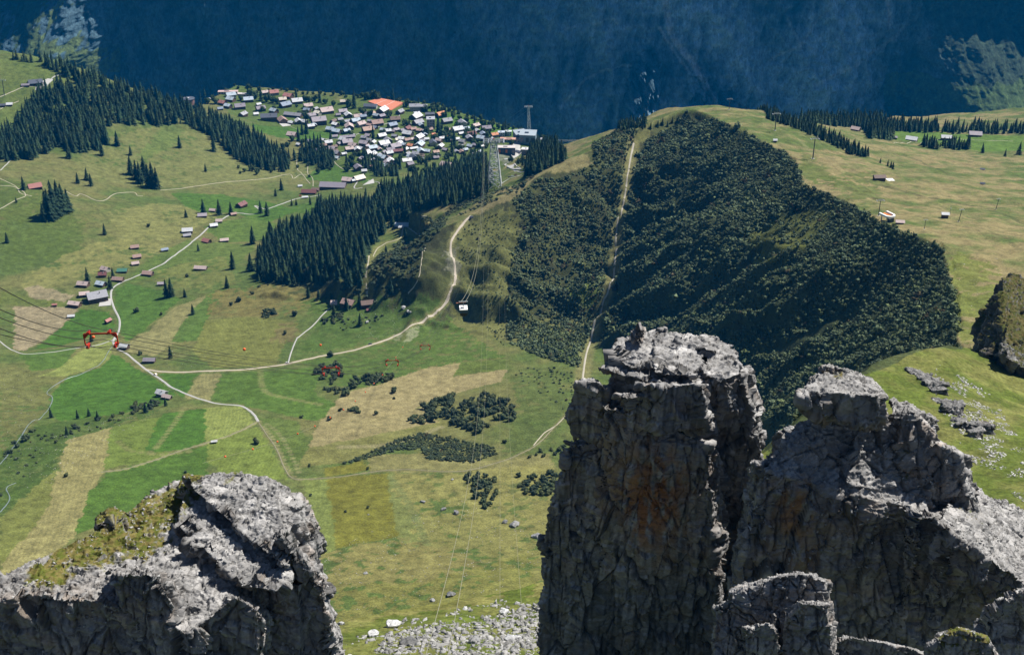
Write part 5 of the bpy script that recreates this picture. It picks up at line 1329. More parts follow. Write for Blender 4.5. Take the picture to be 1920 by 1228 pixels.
# dark carpet of dwarf shrubs in the middle of the meadows
scrub('dwarf_shrubs', [([(642, 870), (700, 846), (745, 824), (790, 812), (840, 820), (926, 838), (930, 852), (880, 868), (800, 862), (790, 840), (720, 850), (660, 868)], 2.5, 2.9, -9, 30)])
SB = [(480, 832, 14, 'dark bush on the little mound beside the road end'), (617, 788, 10, 'round bush on the meadow left of the tan field'), (565, 783, 7, 'small bush above the farm track end'), (706, 776, 9, 'grey green bush alone on the tan field'),
      (740, 736, 12, 'bush casting a shadow on the upper tan field'), (739, 748, 6, 'tiny bush below the tan field bush'), (638, 770, 8, 'round bush left of the tidy row'), (255, 585, 11, 'round bush in the green field by the hamlet'), (303, 590, 7, 'small bush above the stream gully'),
      (448, 565, 11, 'left bush on the brown mound'), (433, 572, 8, 'lower left bush on the brown mound'), (473, 552, 8, 'upper bush on the brown mound'), (535, 626, 9, 'bush on the lower brown patch'), (553, 592, 12, 'dark bush left of the farm lane'),
      (946, 830, 9, 'bush at the right end of the dwarf shrub carpet'), (973, 893, 11, 'round bush between the two dark clumps'), (583, 930, 6, 'small bush on the striped strip by the left rock'), (581, 874, 6, 'tiny bush at the track bend'), (690, 880, 6, 'tiny bush at the corner of the olive square'),
      (648, 960, 6, 'left tiny bush inside the olive square'), (690, 953, 6, 'right tiny bush inside the olive square'), (105, 830, 7, 'bush on the upper tan strip'), (262, 665, 9, 'bush above the road beside the brown barn'), (200, 535, 9, 'bush by the grey roofed barn in the hamlet'),
      (620, 668, 13, 'dark bush beside the gravel road'), (1905, 243, 9, 'round bush at the far right edge'), (348, 886, 6, 'bush peeping over the left rock'), (125, 893, 10, 'flat bush in the tan strip at left'), (278, 425, 7, 'bush by the upper left forked footpath'), (760, 590, 8, 'bush among the boulders by the gravel road'), (350, 520, 8, 'bush in the meadow below the road')]
for a, b, w, l in SB:
    p = G1(a, b); s = w / PH(p) * .66; plant('bush', p, s * 1.5, s, l)
# broadleaf trees and firs among the houses and along the cliff edge
VT = [(360, 190, 8), (376, 190, 9), (390, 192, 10), (405, 192, 11), (398, 184, 8), (384, 178, 7), (452, 186, 9), (470, 178, 12), (478, 182, 14), (490, 186, 12), (500, 188, 12), (512, 190, 11), (520, 192, 10), (556, 184, 9), (572, 186, 10), (580, 188, 9), (590, 187, 10), (600, 190, 11), (610, 192, 9), (625, 196, 9), (655, 198, 14), (664, 200, 14),
      (690, 184, 12), (698, 182, 14), (708, 184, 11), (737, 186, 11), (748, 190, 8), (762, 198, 12), (775, 198, 11), (785, 200, 8), (800, 206, 11), (812, 208, 12), (822, 210, 10), (836, 216, 9), (850, 218, 9), (862, 222, 8), (875, 226, 9), (890, 230, 8), (905, 232, 10), (922, 236, 10), (935, 238, 8), (948, 242, 9),
      (680, 212, 12), (694, 215, 10), (562, 215, 9), (575, 248, 12), (567, 250, 10), (643, 232, 9), (658, 250, 8), (700, 258, 11), (718, 250, 9), (758, 232, 9), (800, 250, 13), (822, 245, 14), (833, 255, 14), (845, 262, 15), (838, 245, 10), (852, 272, 13), (815, 262, 12), (825, 240, 9),
      (860, 282, 13), (848, 290, 14), (838, 296, 12), (835, 310, 9), (870, 300, 10), (890, 262, 10), (897, 275, 10), (912, 275, 9), (690, 268, 7), (760, 285, 8), (790, 305, 14), (805, 300, 12), (812, 295, 10), (800, 315, 12), (780, 320, 10), (770, 318, 9), (745, 305, 12), (750, 315, 10), (752, 295, 9), (815, 312, 10), (830, 322, 10),
      (650, 305, 9), (652, 318, 10), (662, 308, 10), (680, 330, 7), (620, 262, 9), (602, 272, 10), (590, 270, 10), (575, 275, 11), (585, 285, 11), (560, 262, 11), (548, 262, 10), (540, 272, 8), (944, 245, 8), (945, 252, 9), (968, 258, 7), (971, 305, 9), (980, 308, 8), (1005, 262, 10), (1018, 262, 11), (1028, 268, 12), (1040, 275, 10), (960, 300, 7), (700, 290, 8), (636, 268, 8), (710, 300, 9), (877, 245, 8), (905, 245, 8), (915, 250, 8)]
LMK = [((354, 178), 'the round roofed building'), ((428, 171), 'the long station roof'), ((505, 222), 'the white gabled hotel'), ((717, 195), 'the tennis courts'), ((808, 225), 'the tall grey apartment block'), ((598, 226), 'the big lilac roofed hotel'),
       ((985, 265), 'the cable car station'), ((955, 268), 'the terracotta trimmed terraces'), ((838, 311), 'the wide pink grey roof'), ((763, 302), 'the bright white flat roof'), ((690, 244), 'the big tan roof'), ((672, 335), 'the cream roofed barn'),
       ((625, 350), 'the long brown purple barn'), ((548, 253), 'the lilac chalet on the meadow'), ((885, 254), 'the maroon roof at right'), ((746, 283), 'the long maroon roof'), ((541, 180), 'the red roof on the edge'), ((631, 290), 'the grey roofs at lower left')]
USED = {}
ORD = ['', 'second ', 'third ', 'fourth ', 'fifth ', 'sixth ', 'seventh ', 'eighth ', 'ninth ', 'tenth ', 'eleventh ', 'twelfth ']
def where(px, py):
    b = min(LMK, key=lambda m: (m[0][0] - px) ** 2 + ((m[0][1] - py) * 2) ** 2); dx, dy = px - b[0][0], (py - b[0][1]) * 1.6
    if math.hypot(dx, dy) < 3: return 'beside ' + b[1]
    a = math.degrees(math.atan2(-dy, dx)) % 360
    return ['right of', 'upper right of', 'above', 'upper left of', 'left of', 'lower left of', 'below', 'lower right of'][int((a + 22.5) // 45) % 8] + ' ' + b[1]
def uniq(head, px, py, tail=''):
    w = where(px, py); k_ = (head, w); n = USED.get(k_, 0); USED[k_] = n + 1
    return (f'{ORD[min(n, 11)]}{head} {w}{tail}').strip() if n else f'{head} {w}'
_vr = random.Random(4)
for _ in range(110):
    a, b = _vr.uniform(440, 1000), _vr.uniform(190, 330)
    if not (680 < a < 768 and b < 214) and b > 168 + abs(a - 700) * .10 + 14 and b < 330 - max(0, a - 820) * .25 and not (470 < a < 665 and 228 < b < 262 and a + b < 900) and b > 190 + max(0, a - 800) * .33: VT.append((a, b, _vr.choice([5, 6, 7, 8, 9])))
VT += [(a + _vr.uniform(-9, 9), b + _vr.uniform(-6, 6), _vr.choice([6, 7, 8, 9, 10])) for a, b, w in VT[::3] if b > 214 and a > 440]
for i, (a, b, w) in enumerate(VT):
    p = G1(a, b + 3); s = w / PH(p) * .80
    if i < 100 and (i % 4 == 1 or 560 <= a <= 605 and b > 245): plant('spruce', p, s * 3.4, s * 3.2, uniq('slim dark fir', a, b), 'trees among the village houses', False)
    else: plant('tree', p, s * 1.25, s, uniq('round broadleaf tree', a, b), 'trees among the village houses', False)
x_ = -800.0
while x_ < 60:
    y_ = float(np.interp(x_, EDGE[:, 0], EDGE[:, 1])) - random.uniform(8, 34); P_ = np.array([x_, y_, float(H(x_, y_))]); s = random.uniform(5, 9); pa, pb, _ = project(P_)
    plant('tree', P_, s * random.uniform(1.1, 1.5), s, uniq('cliff edge tree', float(pa), float(pb)), 'trees along the cliff edge', False); x_ += random.uniform(9, 30)
print('plants', round(time.time() - T0, 1))
# ---------------------------------------------------------------- buildings
ROOFM = objcolor('roof_sheet', 0.7, 0.16, 0.5); WALLM = objcolor('wall_boards', 0.85, 0.2, 0.6)
GLASSM = flat('window_glass', (0.03, 0.04, 0.055), 0.15, 0.5); CHIMM = flat('chimney_plaster', (0.45, 0.43, 0.40), 0.9, 0.1, 0, 0.2, 3)
WHITEM = flat('white_paint', (0.78, 0.78, 0.76), 0.7, 0.3); METALM = flat('galvanised_steel', (0.42, 0.45, 0.47), 0.45, 0.5, 0.6); DARKM = flat('dark_steel', (0.06, 0.065, 0.07), 0.5, 0.5, 0.3)
REDM = flat('red_paint', (0.42, 0.028, 0.012), 0.5, 0.4); WOODM = flat('dark_wood', (0.075, 0.048, 0.032), 0.9, 0.1, 0, 0.3, 1)
ORANGEM = flat('orange_paint', (0.70, 0.20, 0.04), 0.6, 0.3); CLAYM = flat('clay_court', (0.52, 0.19, 0.115), 0.95, 0.1, 0, 0.12, 0.15); CONCM = flat('concrete', (0.40, 0.39, 0.37), 0.9, 0.2, 0, 0.15, 0.6)

class MB:
    def __init__(self): self.v = []; self.f = []
    def box(self, x0, x1, y0, y1, z0, z1, M=None):
        k_ = len(self.v); P = [(x, y, z) for z in (z0, z1) for x, y in ((x0, y0), (x1, y0), (x1, y1), (x0, y1))]
        if M is not None: P = [tuple(M @ Vector(p)) for p in P]
        self.v += P
        self.f += [[k_ + i for i in q] for q in ((3, 2, 1, 0), (4, 5, 6, 7), (0, 1, 5, 4), (1, 2, 6, 5), (2, 3, 7, 6), (3, 0, 4, 7))]
        return self
    def bar(self, a, b, r, n=4, r2=None):
        a = np.array(a, float); b = np.array(b, float); d_ = b - a; L_ = np.linalg.norm(d_)
        if L_ < 1e-6: return self
        d_ /= L_; u = np.cross(d_, [0.0, 0.0, 1.0] if abs(d_[2]) < .95 else [1.0, 0, 0]); u /= np.linalg.norm(u); w = np.cross(d_, u); k_ = len(self.v); r2 = r if r2 is None else r2
        for p, q in ((a, r), (b, r2)):
            for i in range(n):
                t = 2 * math.pi * (i + .5) / n; self.v.append(tuple(p + (u * math.cos(t) + w * math.sin(t)) * q))
        for i in range(n): self.f.append([k_ + i, k_ + (i + 1) % n, k_ + n + (i + 1) % n, k_ + n + i])
        self.f.append([k_ + n + i for i in range(n)]); self.f.append([k_ + i for i in reversed(range(n))])
        return self
    def poly(self, pts, faces):
        k_ = len(self.v); self.v += [tuple(p) for p in pts]; self.f += [[k_ + i for i in q] for q in faces]; return self
    def mesh(self, name, mat):
        me = bpy.data.meshes.new(name); me.from_pydata([tuple(map(float, p)) for p in self.v], [], self.f); me.materials.append(mat); me.update(); return me

def gable(l, w, h, rise, over=1.1, th=0.35, flat_=False):
    """l along the ridge (x), w across (y). returns wall mesh, roof mesh, chimney mesh, window meshes"""
    W_ = MB(); x, y = l / 2, w / 2; zb = -6.0
    W_.poly([(-x, -y, zb), (x, -y, zb), (x, y, zb), (-x, y, zb), (-x, -y, h), (x, -y, h), (x, y, h), (-x, y, h), (-x, 0, h + rise), (x, 0, h + rise)],
            [(3, 2, 1, 0), (0, 1, 5, 4), (2, 3, 7, 6), (1, 2, 6, 9, 5), (3, 0, 4, 8, 7), (4, 5, 9, 8), (6, 7, 8, 9)])
    Rf = MB(); s = rise / y; yo = y + over; xo = x + over; zo = h - over * s + 0.06; zr = h + rise + 0.06
    for sg in (-1, 1):
        P = [(-xo, sg * yo, zo), (xo, sg * yo, zo), (xo, 0, zr), (-xo, 0, zr)]; P += [(a, b, c + th) for a, b, c in P]
        F_ = [(0, 1, 2, 3), (7, 6, 5, 4), (1, 0, 4, 5), (2, 1, 5, 6), (3, 2, 6, 7), (0, 3, 7, 4)]
        Rf.poly(P, F_ if sg < 0 else [tuple(reversed(q)) for q in F_])
    Ch = MB().box(l * .12, l * .12 + .9, -y * .45, -y * .45 + .9, h + rise * .3, h + rise + 1.3)
    return W_, Rf, Ch
def gkey(l, w, h, rise):
    return (round(l), round(w), round(h * 2) / 2, round(rise * 2) / 2)
HC = {}
def gable_meshes(l, w, h, rise):
    k_ = gkey(l, w, h, rise)
    if k_ not in HC:
        W_, Rf, Ch = gable(*k_); D_ = MB(); wi = []
        nb = max(2, int(k_[0] // 5)); st = max(1, int(k_[2] // 3))
        for fl_ in range(st):
            for i in range(nb):
                cx = -k_[0] / 2 + (i + .5) * k_[0] / nb; wi.append((cx, -k_[1] / 2, 1.5 + fl_ * 2.9))
        # balcony along the valley side
        Bc = MB().box(-k_[0] * .42, k_[0] * .42, -k_[1] / 2 - 1.2, -k_[1] / 2 - 0.02, k_[2] * .42, k_[2] * .42 + .9)
        HC[k_] = (W_.mesh('wall', WALLM), Rf.mesh('roof', ROOFM), Ch.mesh('chimney', CHIMM), wi, Bc.mesh('balcony', WOODM))
    return HC[k_]
WIN = MB().box(-.6, .6, -.05, .05, 0, 1.3).mesh('window', GLASSM); DOOR = MB().box(-.9, .9, -.06, .06, 0, 2.2).mesh('door', WOODM)
PAL = {'white': (.56, .57, .59), 'bright white': (.78, .78, .78), 'light blue': (.42, .49, .56), 'grey': (.30, .30, .33), 'lilac': (.35, .31, .34), 'purple grey': (.24, .215, .25), 'red': (.36, .16, .14), 'pink': (.47, .37, .35), 'maroon': (.17, .07, .07),
       'tan': (.47, .32, .25), 'orange': (.60, .25, .13), 'slate': (.085, .095, .125), 'blue': (.24, .29, .37), 'beige': (.50, .43, .36), 'brown': (.16, .11, .09), 'green': (.07, .20, .15), 'rust': (.33, .22, .19), 'cream': (.72, .66, .54)}
def house(px, py, wpx, colr, label, group=None, ang=None, ratio=0.8, storeys=1.7, name='chalet', cat='house', wall=None, rise=0.36, chim=True, windows=True, big=False, dy=0.0):
    p = G1(px, py + dy); k_ = PH(p); l = wpx / k_ * 1.0; w = l * ratio; h = 3.7 * storeys
    if ang is None: ang = random.choice([20, 28, -24, -32, 65, -70, 35]) + random.uniform(-8, 8)
    Wm, Rm, Cm, wi, Bc = gable_meshes(l, w, h, w / 2 * rise * 1.7)
    z = min(H(p[0], p[1]), H(p[0] - w * .4, p[1] - w * .4), H(p[0] + w * .4, p[1] - w * .4)) + 0.4
    e = empty(name, (p[0], p[1], z), R(ang), label=label, cat=cat, group=group)
    o = link('wall', Wm, e); o.color = (*(wall or random.choice([(.085, .055, .038), (.11, .07, .045), (.07, .05, .04), (.42, .39, .35), (.13, .085, .055)])), 1)
    r_ = link('roof', Rm, e); f_ = random.uniform(.88, 1.12); r_.color = (*[min(.85, c * f_) for c in PAL[colr]], 1)
    if chim: link('chimney', Cm, r_)
    if windows:
        for q in (wi if big else wi[:3]): link('window', WIN, e, q)
        link('balcony', Bc, e)
    return e
VG = 'chalets and houses of the mountain village'
VH = [(433, 180, 16, 'light blue'), (433, 188, 14, 'light blue'), (418, 195, 13, 'red'), (428, 201, 12, 'light blue'), (413, 205, 9, 'blue'), (450, 202, 18, 'purple grey'), (466, 189, 16, 'light blue'), (485, 197, 8, 'white'), (456, 217, 14, 'grey'),
      (385, 184, 8, 'white'), (396, 184, 8, 'white'), (497, 176, 11, 'pink'), (514, 176, 15, 'red'), (541, 182, 16, 'red'), (530, 189, 13, 'beige'), (557, 192, 18, 'white'), (535, 199, 18, 'blue'), (489, 206, 15, 'purple grey'), (514, 210, 13, 'light blue'),
      (530, 228, 18, 'rust'), (560, 230, 14, 'white'), (570, 231, 12, 'white'), (578, 201, 15, 'pink'), (576, 209, 11, 'blue'), (612, 210, 22, 'pink'), (596, 214, 11, 'cream'), (584, 219, 14, 'lilac'), (583, 239, 12, 'white'), (629, 236, 11, 'bright white'), (620, 245, 14, 'light blue'), (632, 249, 14, 'light blue'),
      (644, 193, 11, 'beige'), (643, 211, 14, 'lilac'), (653, 218, 14, 'white'), (671, 221, 14, 'pink'), (681, 221, 11, 'blue'), (717, 209, 20, 'white'), (706, 219, 11, 'light blue'), (716, 220, 11, 'purple grey'), (741, 226, 17, 'brown'), (750, 212, 13, 'grey'),
      (667, 229, 15, 'light blue'), (677, 235, 15, 'pink'), (707, 233, 20, 'rust'), (655, 240, 18, 'pink'), (650, 248, 12, 'light blue'), (644, 265, 14, 'white'), (651, 269, 17, 'lilac'), (736, 237, 15, 'blue'), (727, 248, 11, 'white'), (716, 257, 14, 'white'),
      (764, 243, 13, 'maroon'), (765, 253, 17, 'white'), (753, 263, 11, 'bright white'), (780, 221, 20, 'white'), (784, 232, 17, 'grey'), (826, 217, 16, 'orange'), (838, 229, 17, 'grey'), (867, 233, 17, 'grey'), (858, 245, 18, 'white'), (892, 238, 13, 'pink'), (912, 243, 16, 'purple grey'),
      (884, 254, 15, 'maroon'), (880, 261, 13, 'grey'), (867, 268, 11, 'grey'), (906, 254, 12, 'blue'), (902, 261, 14, 'light blue'), (813, 253, 6, 'orange'), (843, 259, 7, 'orange'), (823, 266, 11, 'pink'), (812, 270, 14, 'slate'), (787, 274, 17, 'light blue'), (785, 260, 18, 'white'), (826, 277, 12, 'white'),
      (728, 266, 14, 'grey'), (720, 272, 18, 'white'), (747, 263, 10, 'cream'), (749, 271, 11, 'white'), (741, 277, 18, 'lilac'), (732, 284, 14, 'purple grey'), (761, 281, 9, 'white'), (770, 274, 10, 'orange'), (773, 280, 8, 'white'), (779, 279, 8, 'white'), (789, 286, 14, 'light blue'), (780, 291, 12, 'grey'),
      (687, 290, 15, 'bright white'), (699, 292, 14, 'white'), (699, 280, 15, 'light blue'), (717, 298, 16, 'light blue'), (730, 290, 12, 'white'), (733, 304, 13, 'bright white'), (725, 306, 10, 'lilac'), (722, 314, 12, 'light blue'), (769, 311, 12, 'purple grey'), (776, 298, 14, 'slate'), (698, 314, 8, 'red'), (683, 271, 15, 'lilac'),
      (822, 292, 8, 'blue'), (712, 281, 8, 'pink'), (616, 270, 13, 'white'), (622, 282, 14, 'lilac'), (630, 290, 13, 'grey'), (631, 297, 10, 'light blue'), (655, 282, 14, 'pink'), (662, 275, 14, 'pink'), (670, 283, 12, 'white'), (676, 299, 10, 'purple grey'), (672, 317, 16, 'purple grey'), (605, 263, 8, 'white'), (560, 272, 7, 'white'),
      (927, 255, 12, 'orange'), (938, 254, 10, 'light blue'), (898, 287, 10, 'light blue'), (905, 275, 8, 'bright white'), (890, 290, 9, 'grey'), (1015, 265, 12, 'grey'), (972, 286, 9, 'slate'), (865, 275, 9, 'white'), (872, 282, 9, 'light blue'), (857, 262, 8, 'white'), (690, 255, 9, 'lilac'), (700, 268, 9, 'white'), (638, 225, 9, 'grey'),
      (694, 228, 8, 'grey'), (662, 255, 8, 'white'), (757, 272, 9, 'light blue'), (800, 262, 8, 'white'), (790, 300, 8, 'grey'), (710, 292, 9, 'grey'), (740, 256, 9, 'grey'), (775, 262, 9, 'pink'), (835, 282, 9, 'lilac'), (645, 290, 8, 'white'), (683, 322, 9, 'white'), (664, 340, 7, 'white'), (895, 246, 9, 'white'), (920, 262, 9, 'grey'), (703, 240, 9, 'blue'), (628, 257, 9, 'purple grey'), (546, 231, 9, 'white'), (480, 215, 8, 'white'), (592, 205, 8, 'grey')]
_hr = random.Random(12); _n = 0
for _ in range(900):
    a, b = _hr.uniform(560, 930), _hr.uniform(206, 312)
    if _n >= 62 or b < 212 + max(0, a - 780) * .28 or (a < 665 and b > 236 and b < 262) or (a < 690 and b > 290) or b > 318 - max(0, a - 740) * .25: continue
    if min(abs(a - q[0]) + 1.7 * abs(b - q[1]) for q in VH) < 10.5 or min(abs(a - q[0]) / 1.6 + 1.3 * abs(b - q[1]) for q in [(598, 228), (690, 247), (651, 259), (746, 286), (763, 303), (808, 225), (717, 200), (838, 312), (570, 228)]) < 14: continue
    VH.append((a, b, _hr.choice([8, 9, 10, 10]), _hr.choice(['grey', 'lilac', 'purple grey', 'white', 'light blue', 'tan', 'rust', 'brown', 'grey']))); _n += 1
for (a, b, w, c) in VH:
    sz = 'small' if w < 11 else ('large' if w > 16 else 'mid sized')
    house(a, b, w * 1.06, c, uniq(f'{sz} {c} roofed house', a, b), VG, storeys=1.4 if w < 11 else 2.0, chim=w > 9, windows=w > 9, dy=2)
H1 = [  # distinct buildings
      (505, 226, 30, 'slate', 'large dark hotel with pale gables beside the village meadow', 'hotel', 8, .55, 3.4), (550, 218, 34, 'grey', 'long pale grey roofed hall above the village meadow', 'house', -18, .35, 1.6),
      (598, 232, 26, 'lilac', 'big hotel with broad lilac grey roof in the middle of the village', 'hotel', 20, .75, 3.2), (548, 255, 17, 'pink', 'lilac pink chalet alone on the village meadow', 'house', -20, .9, 1.6), (695, 202, 24, 'slate', 'long dark slate roofed hall beside the tennis courts', 'house', -8, .45, 1.8),
      (690, 247, 20, 'tan', 'house with the biggest tan roof in the village centre', 'house', 25, .8, 2.2), (651, 259, 28, 'purple grey', 'very long narrow purple brown roof in the village centre', 'house', 16, .3, 1.4), (806, 219, 17, 'slate', 'dark blue roofed block behind the tall grey apartment block', 'house', 10, .5, 2.6),
      (778, 206, 20, 'grey', 'left flat topped apartment hotel with stacked white balconies', 'hotel', 5, .6, 3.4), (793, 206, 16, 'grey', 'right flat topped apartment hotel with stacked white balconies', 'hotel', 5, .6, 3.4), (746, 286, 18, 'maroon', 'long maroon roofed chalet in the dense lower village', 'house', 18, .5, 1.6),
      (838, 314, 22, 'pink', 'wide pinkish grey hipped house at the lower forest edge', 'house', -25, .8, 2.0), (763, 303, 17, 'bright white', 'flat bright white roofed house near the lower forest', 'house', 18, .7, 1.2),
      (580, 363, 27, 'maroon', 'maroon roofed farm building beside the road', 'barn', -4, .5, 1.5), (625, 352, 48, 'purple grey', 'very long brown purple barn with a row of roof lights', 'barn', -6, .42, 1.8), (592, 358, 13, 'brown', 'brown lean annex between the maroon roof and the long barn', 'barn', -6, .7, 1.2),
      (652, 341, 18, 'pink', 'pale pink roofed house behind the long barn', 'house', -14, .8, 1.8), (673, 338, 20, 'cream', 'cream roofed barn on the green hillside with a terrace', 'barn', 40, .8, 1.8), (572, 371, 10, 'white', 'small white roof below the maroon farm building', 'shed', 10, .5, .8), (563, 350, 7, 'white', 'tiny white roofed hut on the brown slope by the footpaths', 'hut', 10, .8, .8),
      (754, 424, 24, 'light blue', 'pale blue roofed shed in the forest clearing', 'shed', -2, .6, 1.0),
      (66, 352, 22, 'red', 'red roofed alpine hut at upper left', 'hut', 30, .8, 1.2), (253, 465, 14, 'rust', 'topmost of the three little huts in a column on the slope', 'hut', 20, .7, 1), (257, 483, 14, 'rust', 'middle of the three little huts in a column on the slope', 'hut', 24, .7, 1), (254, 496, 12, 'pink', 'lowest of the three little huts in a column on the slope', 'hut', 24, .7, 1),
      (309, 470, 12, 'blue', 'little blue grey roofed hut left of the road', 'hut', 28, .6, .9), (352, 435, 18, 'white', 'white roofed barn beside the straight road', 'barn', 10, .7, 1.3), (351, 443, 13, 'grey', 'small grey roofed hut in front of the white roofed barn', 'hut', 24, .6, .9), (380, 406, 15, 'lilac', 'grey roofed hut with a round pale gable among the spruces', 'hut', 10, .7, 1.1),
      (399, 396, 10, 'pink', 'tiny pink roofed hut above the road', 'hut', -10, .7, .9), (401, 424, 13, 'white', 'pale roofed hut right on the road edge', 'hut', 20, .8, .9), (411, 416, 11, 'pink', 'pink roofed hut right on the road edge', 'hut', 10, .8, .9), (438, 403, 10, 'rust', 'little rust roofed hut at the spruce by the road', 'hut', 30, .7, .9),
      (453, 387, 18, 'maroon', 'red brown gabled chalet above the road bend', 'house', 60, .8, 1.5), (388, 454, 14, 'red', 'red roofed barn in the green meadow', 'barn', -30, .8, 1.1), (421, 452, 14, 'pink', 'pale pink roofed barn in the green meadow', 'barn', 15, .6, 1), (377, 505, 22, 'pink', 'long pale pink roofed barn on the dry meadow', 'barn', -8, .5, 1.1),
      (278, 515, 18, 'rust', 'red brown barn touching the road', 'barn', -12, .7, 1.1), (230, 510, 17, 'green', 'green roofed barn in the hamlet', 'barn', 4, .6, 1.1), (198, 508, 15, 'pink', 'uppermost pinkish roofed chalet of the hamlet', 'house', -25, .8, 1.3), (193, 518, 13, 'maroon', 'dark red roofed chalet of the hamlet', 'house', 5, .8, 1.3),
      (222, 526, 19, 'rust', 'wide red brown roofed barn of the hamlet', 'barn', -8, .6, 1.1), (157, 536, 20, 'pink', 'left chalet of the hamlet with a pink roof', 'house', -10, .7, 1.4), (190, 535, 16, 'light blue', 'grey blue roofed house in the middle of the hamlet', 'house', -20, .8, 1.2), (159, 554, 17, 'pink', 'pinkish grey roofed barn at the big hamlet house', 'barn', 15, .7, 1.2),
      (183, 561, 34, 'grey', 'big grey roofed farmhouse of the hamlet', 'house', 28, .8, 2.2), (141, 573, 21, 'pink', 'lowest chalet of the hamlet beside the tan field', 'house', -14, .6, 1.3), (103, 573, 7, 'red', 'tiny red shed beside the tan field', 'shed', 10, .7, .8), (134, 594, 11, 'white', 'tiny dark hut with a white roof on the field edge', 'hut', 10, .6, .7),
      (203, 604, 11, 'red', 'tiny red and white hut beside the shrub mound', 'hut', 60, .7, 1.1), (302, 534, 10, 'lilac', 'small grey roofed hut left of the dark spruce pair', 'hut', 4, .7, 1), (234, 653, 14, 'white', 'pale roofed hut at the road fork', 'hut', -12, .9, 1.3), (281, 678, 20, 'purple grey', 'brown roofed barn above the lower road', 'barn', 0, .6, 1.1),
      (304, 741, 17, 'white', 'white roofed farmhouse in the hedge', 'house', -25, .8, 1.3), (314, 746, 16, 'pink', 'low pale annex of the white roofed farmhouse', 'shed', -20, .6, .8), (630, 566, 17, 'pink', 'pale rusty roofed half of the old farmhouse', 'house', 0, .8, 1.2), (654, 567, 24, 'rust', 'large rust streaked gabled roof of the old farmhouse', 'house', -25, .8, 1.7), (689, 571, 22, 'brown', 'brown roofed barn right of the old farmhouse', 'barn', 14, .7, 1.3), (692, 580, 8, 'maroon', 'little maroon shed under the brown barn', 'shed', 8, .8, .6),
      (67, 155, 24, 'slate', 'mountain restaurant with a slate roof and pale terrace on the left ridge', 'restaurant', 22, .7, 1.8), (48, 160, 13, 'purple grey', 'dark annex left of the mountain restaurant', 'shed', 14, .5, .9), (18, 196, 10, 'white', 'small white topped building at the left edge', 'shed', 12, .8, .9), (5, 198, 9, 'slate', 'dark hut cut by the left edge of the view', 'hut', 12, .8, .9),
      (1648, 337, 20, 'brown', 'two toned barn with a white terrace on the right plateau', 'barn', 5, .6, 1.3), (1604, 245, 15, 'pink', 'little barn beside the compact dark wood', 'barn', -35, .8, 1.3), (1709, 264, 20, 'white', 'pale roofed barn on the bright far meadow', 'barn', -28, .7, 1.3), (1774, 261, 18, 'white', 'white roofed barn half hidden by the spruce row', 'barn', -10, .7, 1.3),
      (1828, 255, 22, 'lilac', 'broad grey gabled barn at the far right meadow', 'barn', -12, .7, 1.5), (1677, 260, 8, 'purple grey', 'tiny dark hut right of the compact wood', 'hut', 0, .8, .9), (1771, 408, 12, 'white', 'little lift hut with a pale roof on the ridge', 'hut', -6, .7, 1.3), (1453, 266, 6, 'white', 'tiny white hut on the rim of the bushy slope', 'hut', 0, .8, 1.0),
      (1687, 419, 13, 'pink', 'low pale roofed shed below the lift station', 'shed', -10, .7, .7), (752, 427, 8, 'white', 'tiny white annex at the clearing shed', 'shed', -2, .8, .7), (402, 829, 8, 'white', 'white trailer shaped hut beside the farm track', 'hut', 12, .5, .5), (1004, 292, 7, 'white', 'tiny pale hut in the wood below the cable car station', 'hut', 12, .8, .8)]
for a, b, w, c, lab, cat, ang, ra, st in H1:
    far = b < 330 and a < 1000
    house(a, b, w, c, lab, None, ang, ra, st, {'house': 'house', 'hotel': 'hotel', 'barn': 'barn', 'hut': 'hut', 'shed': 'shed', 'restaurant': 'restaurant'}[cat], cat,
          wall=(.09, .058, .04) if cat in ('barn', 'hut', 'shed') else None, chim=cat in ('house', 'hotel', 'restaurant'), windows=w > 13 and cat != 'shed', big=w > 18, dy=1)

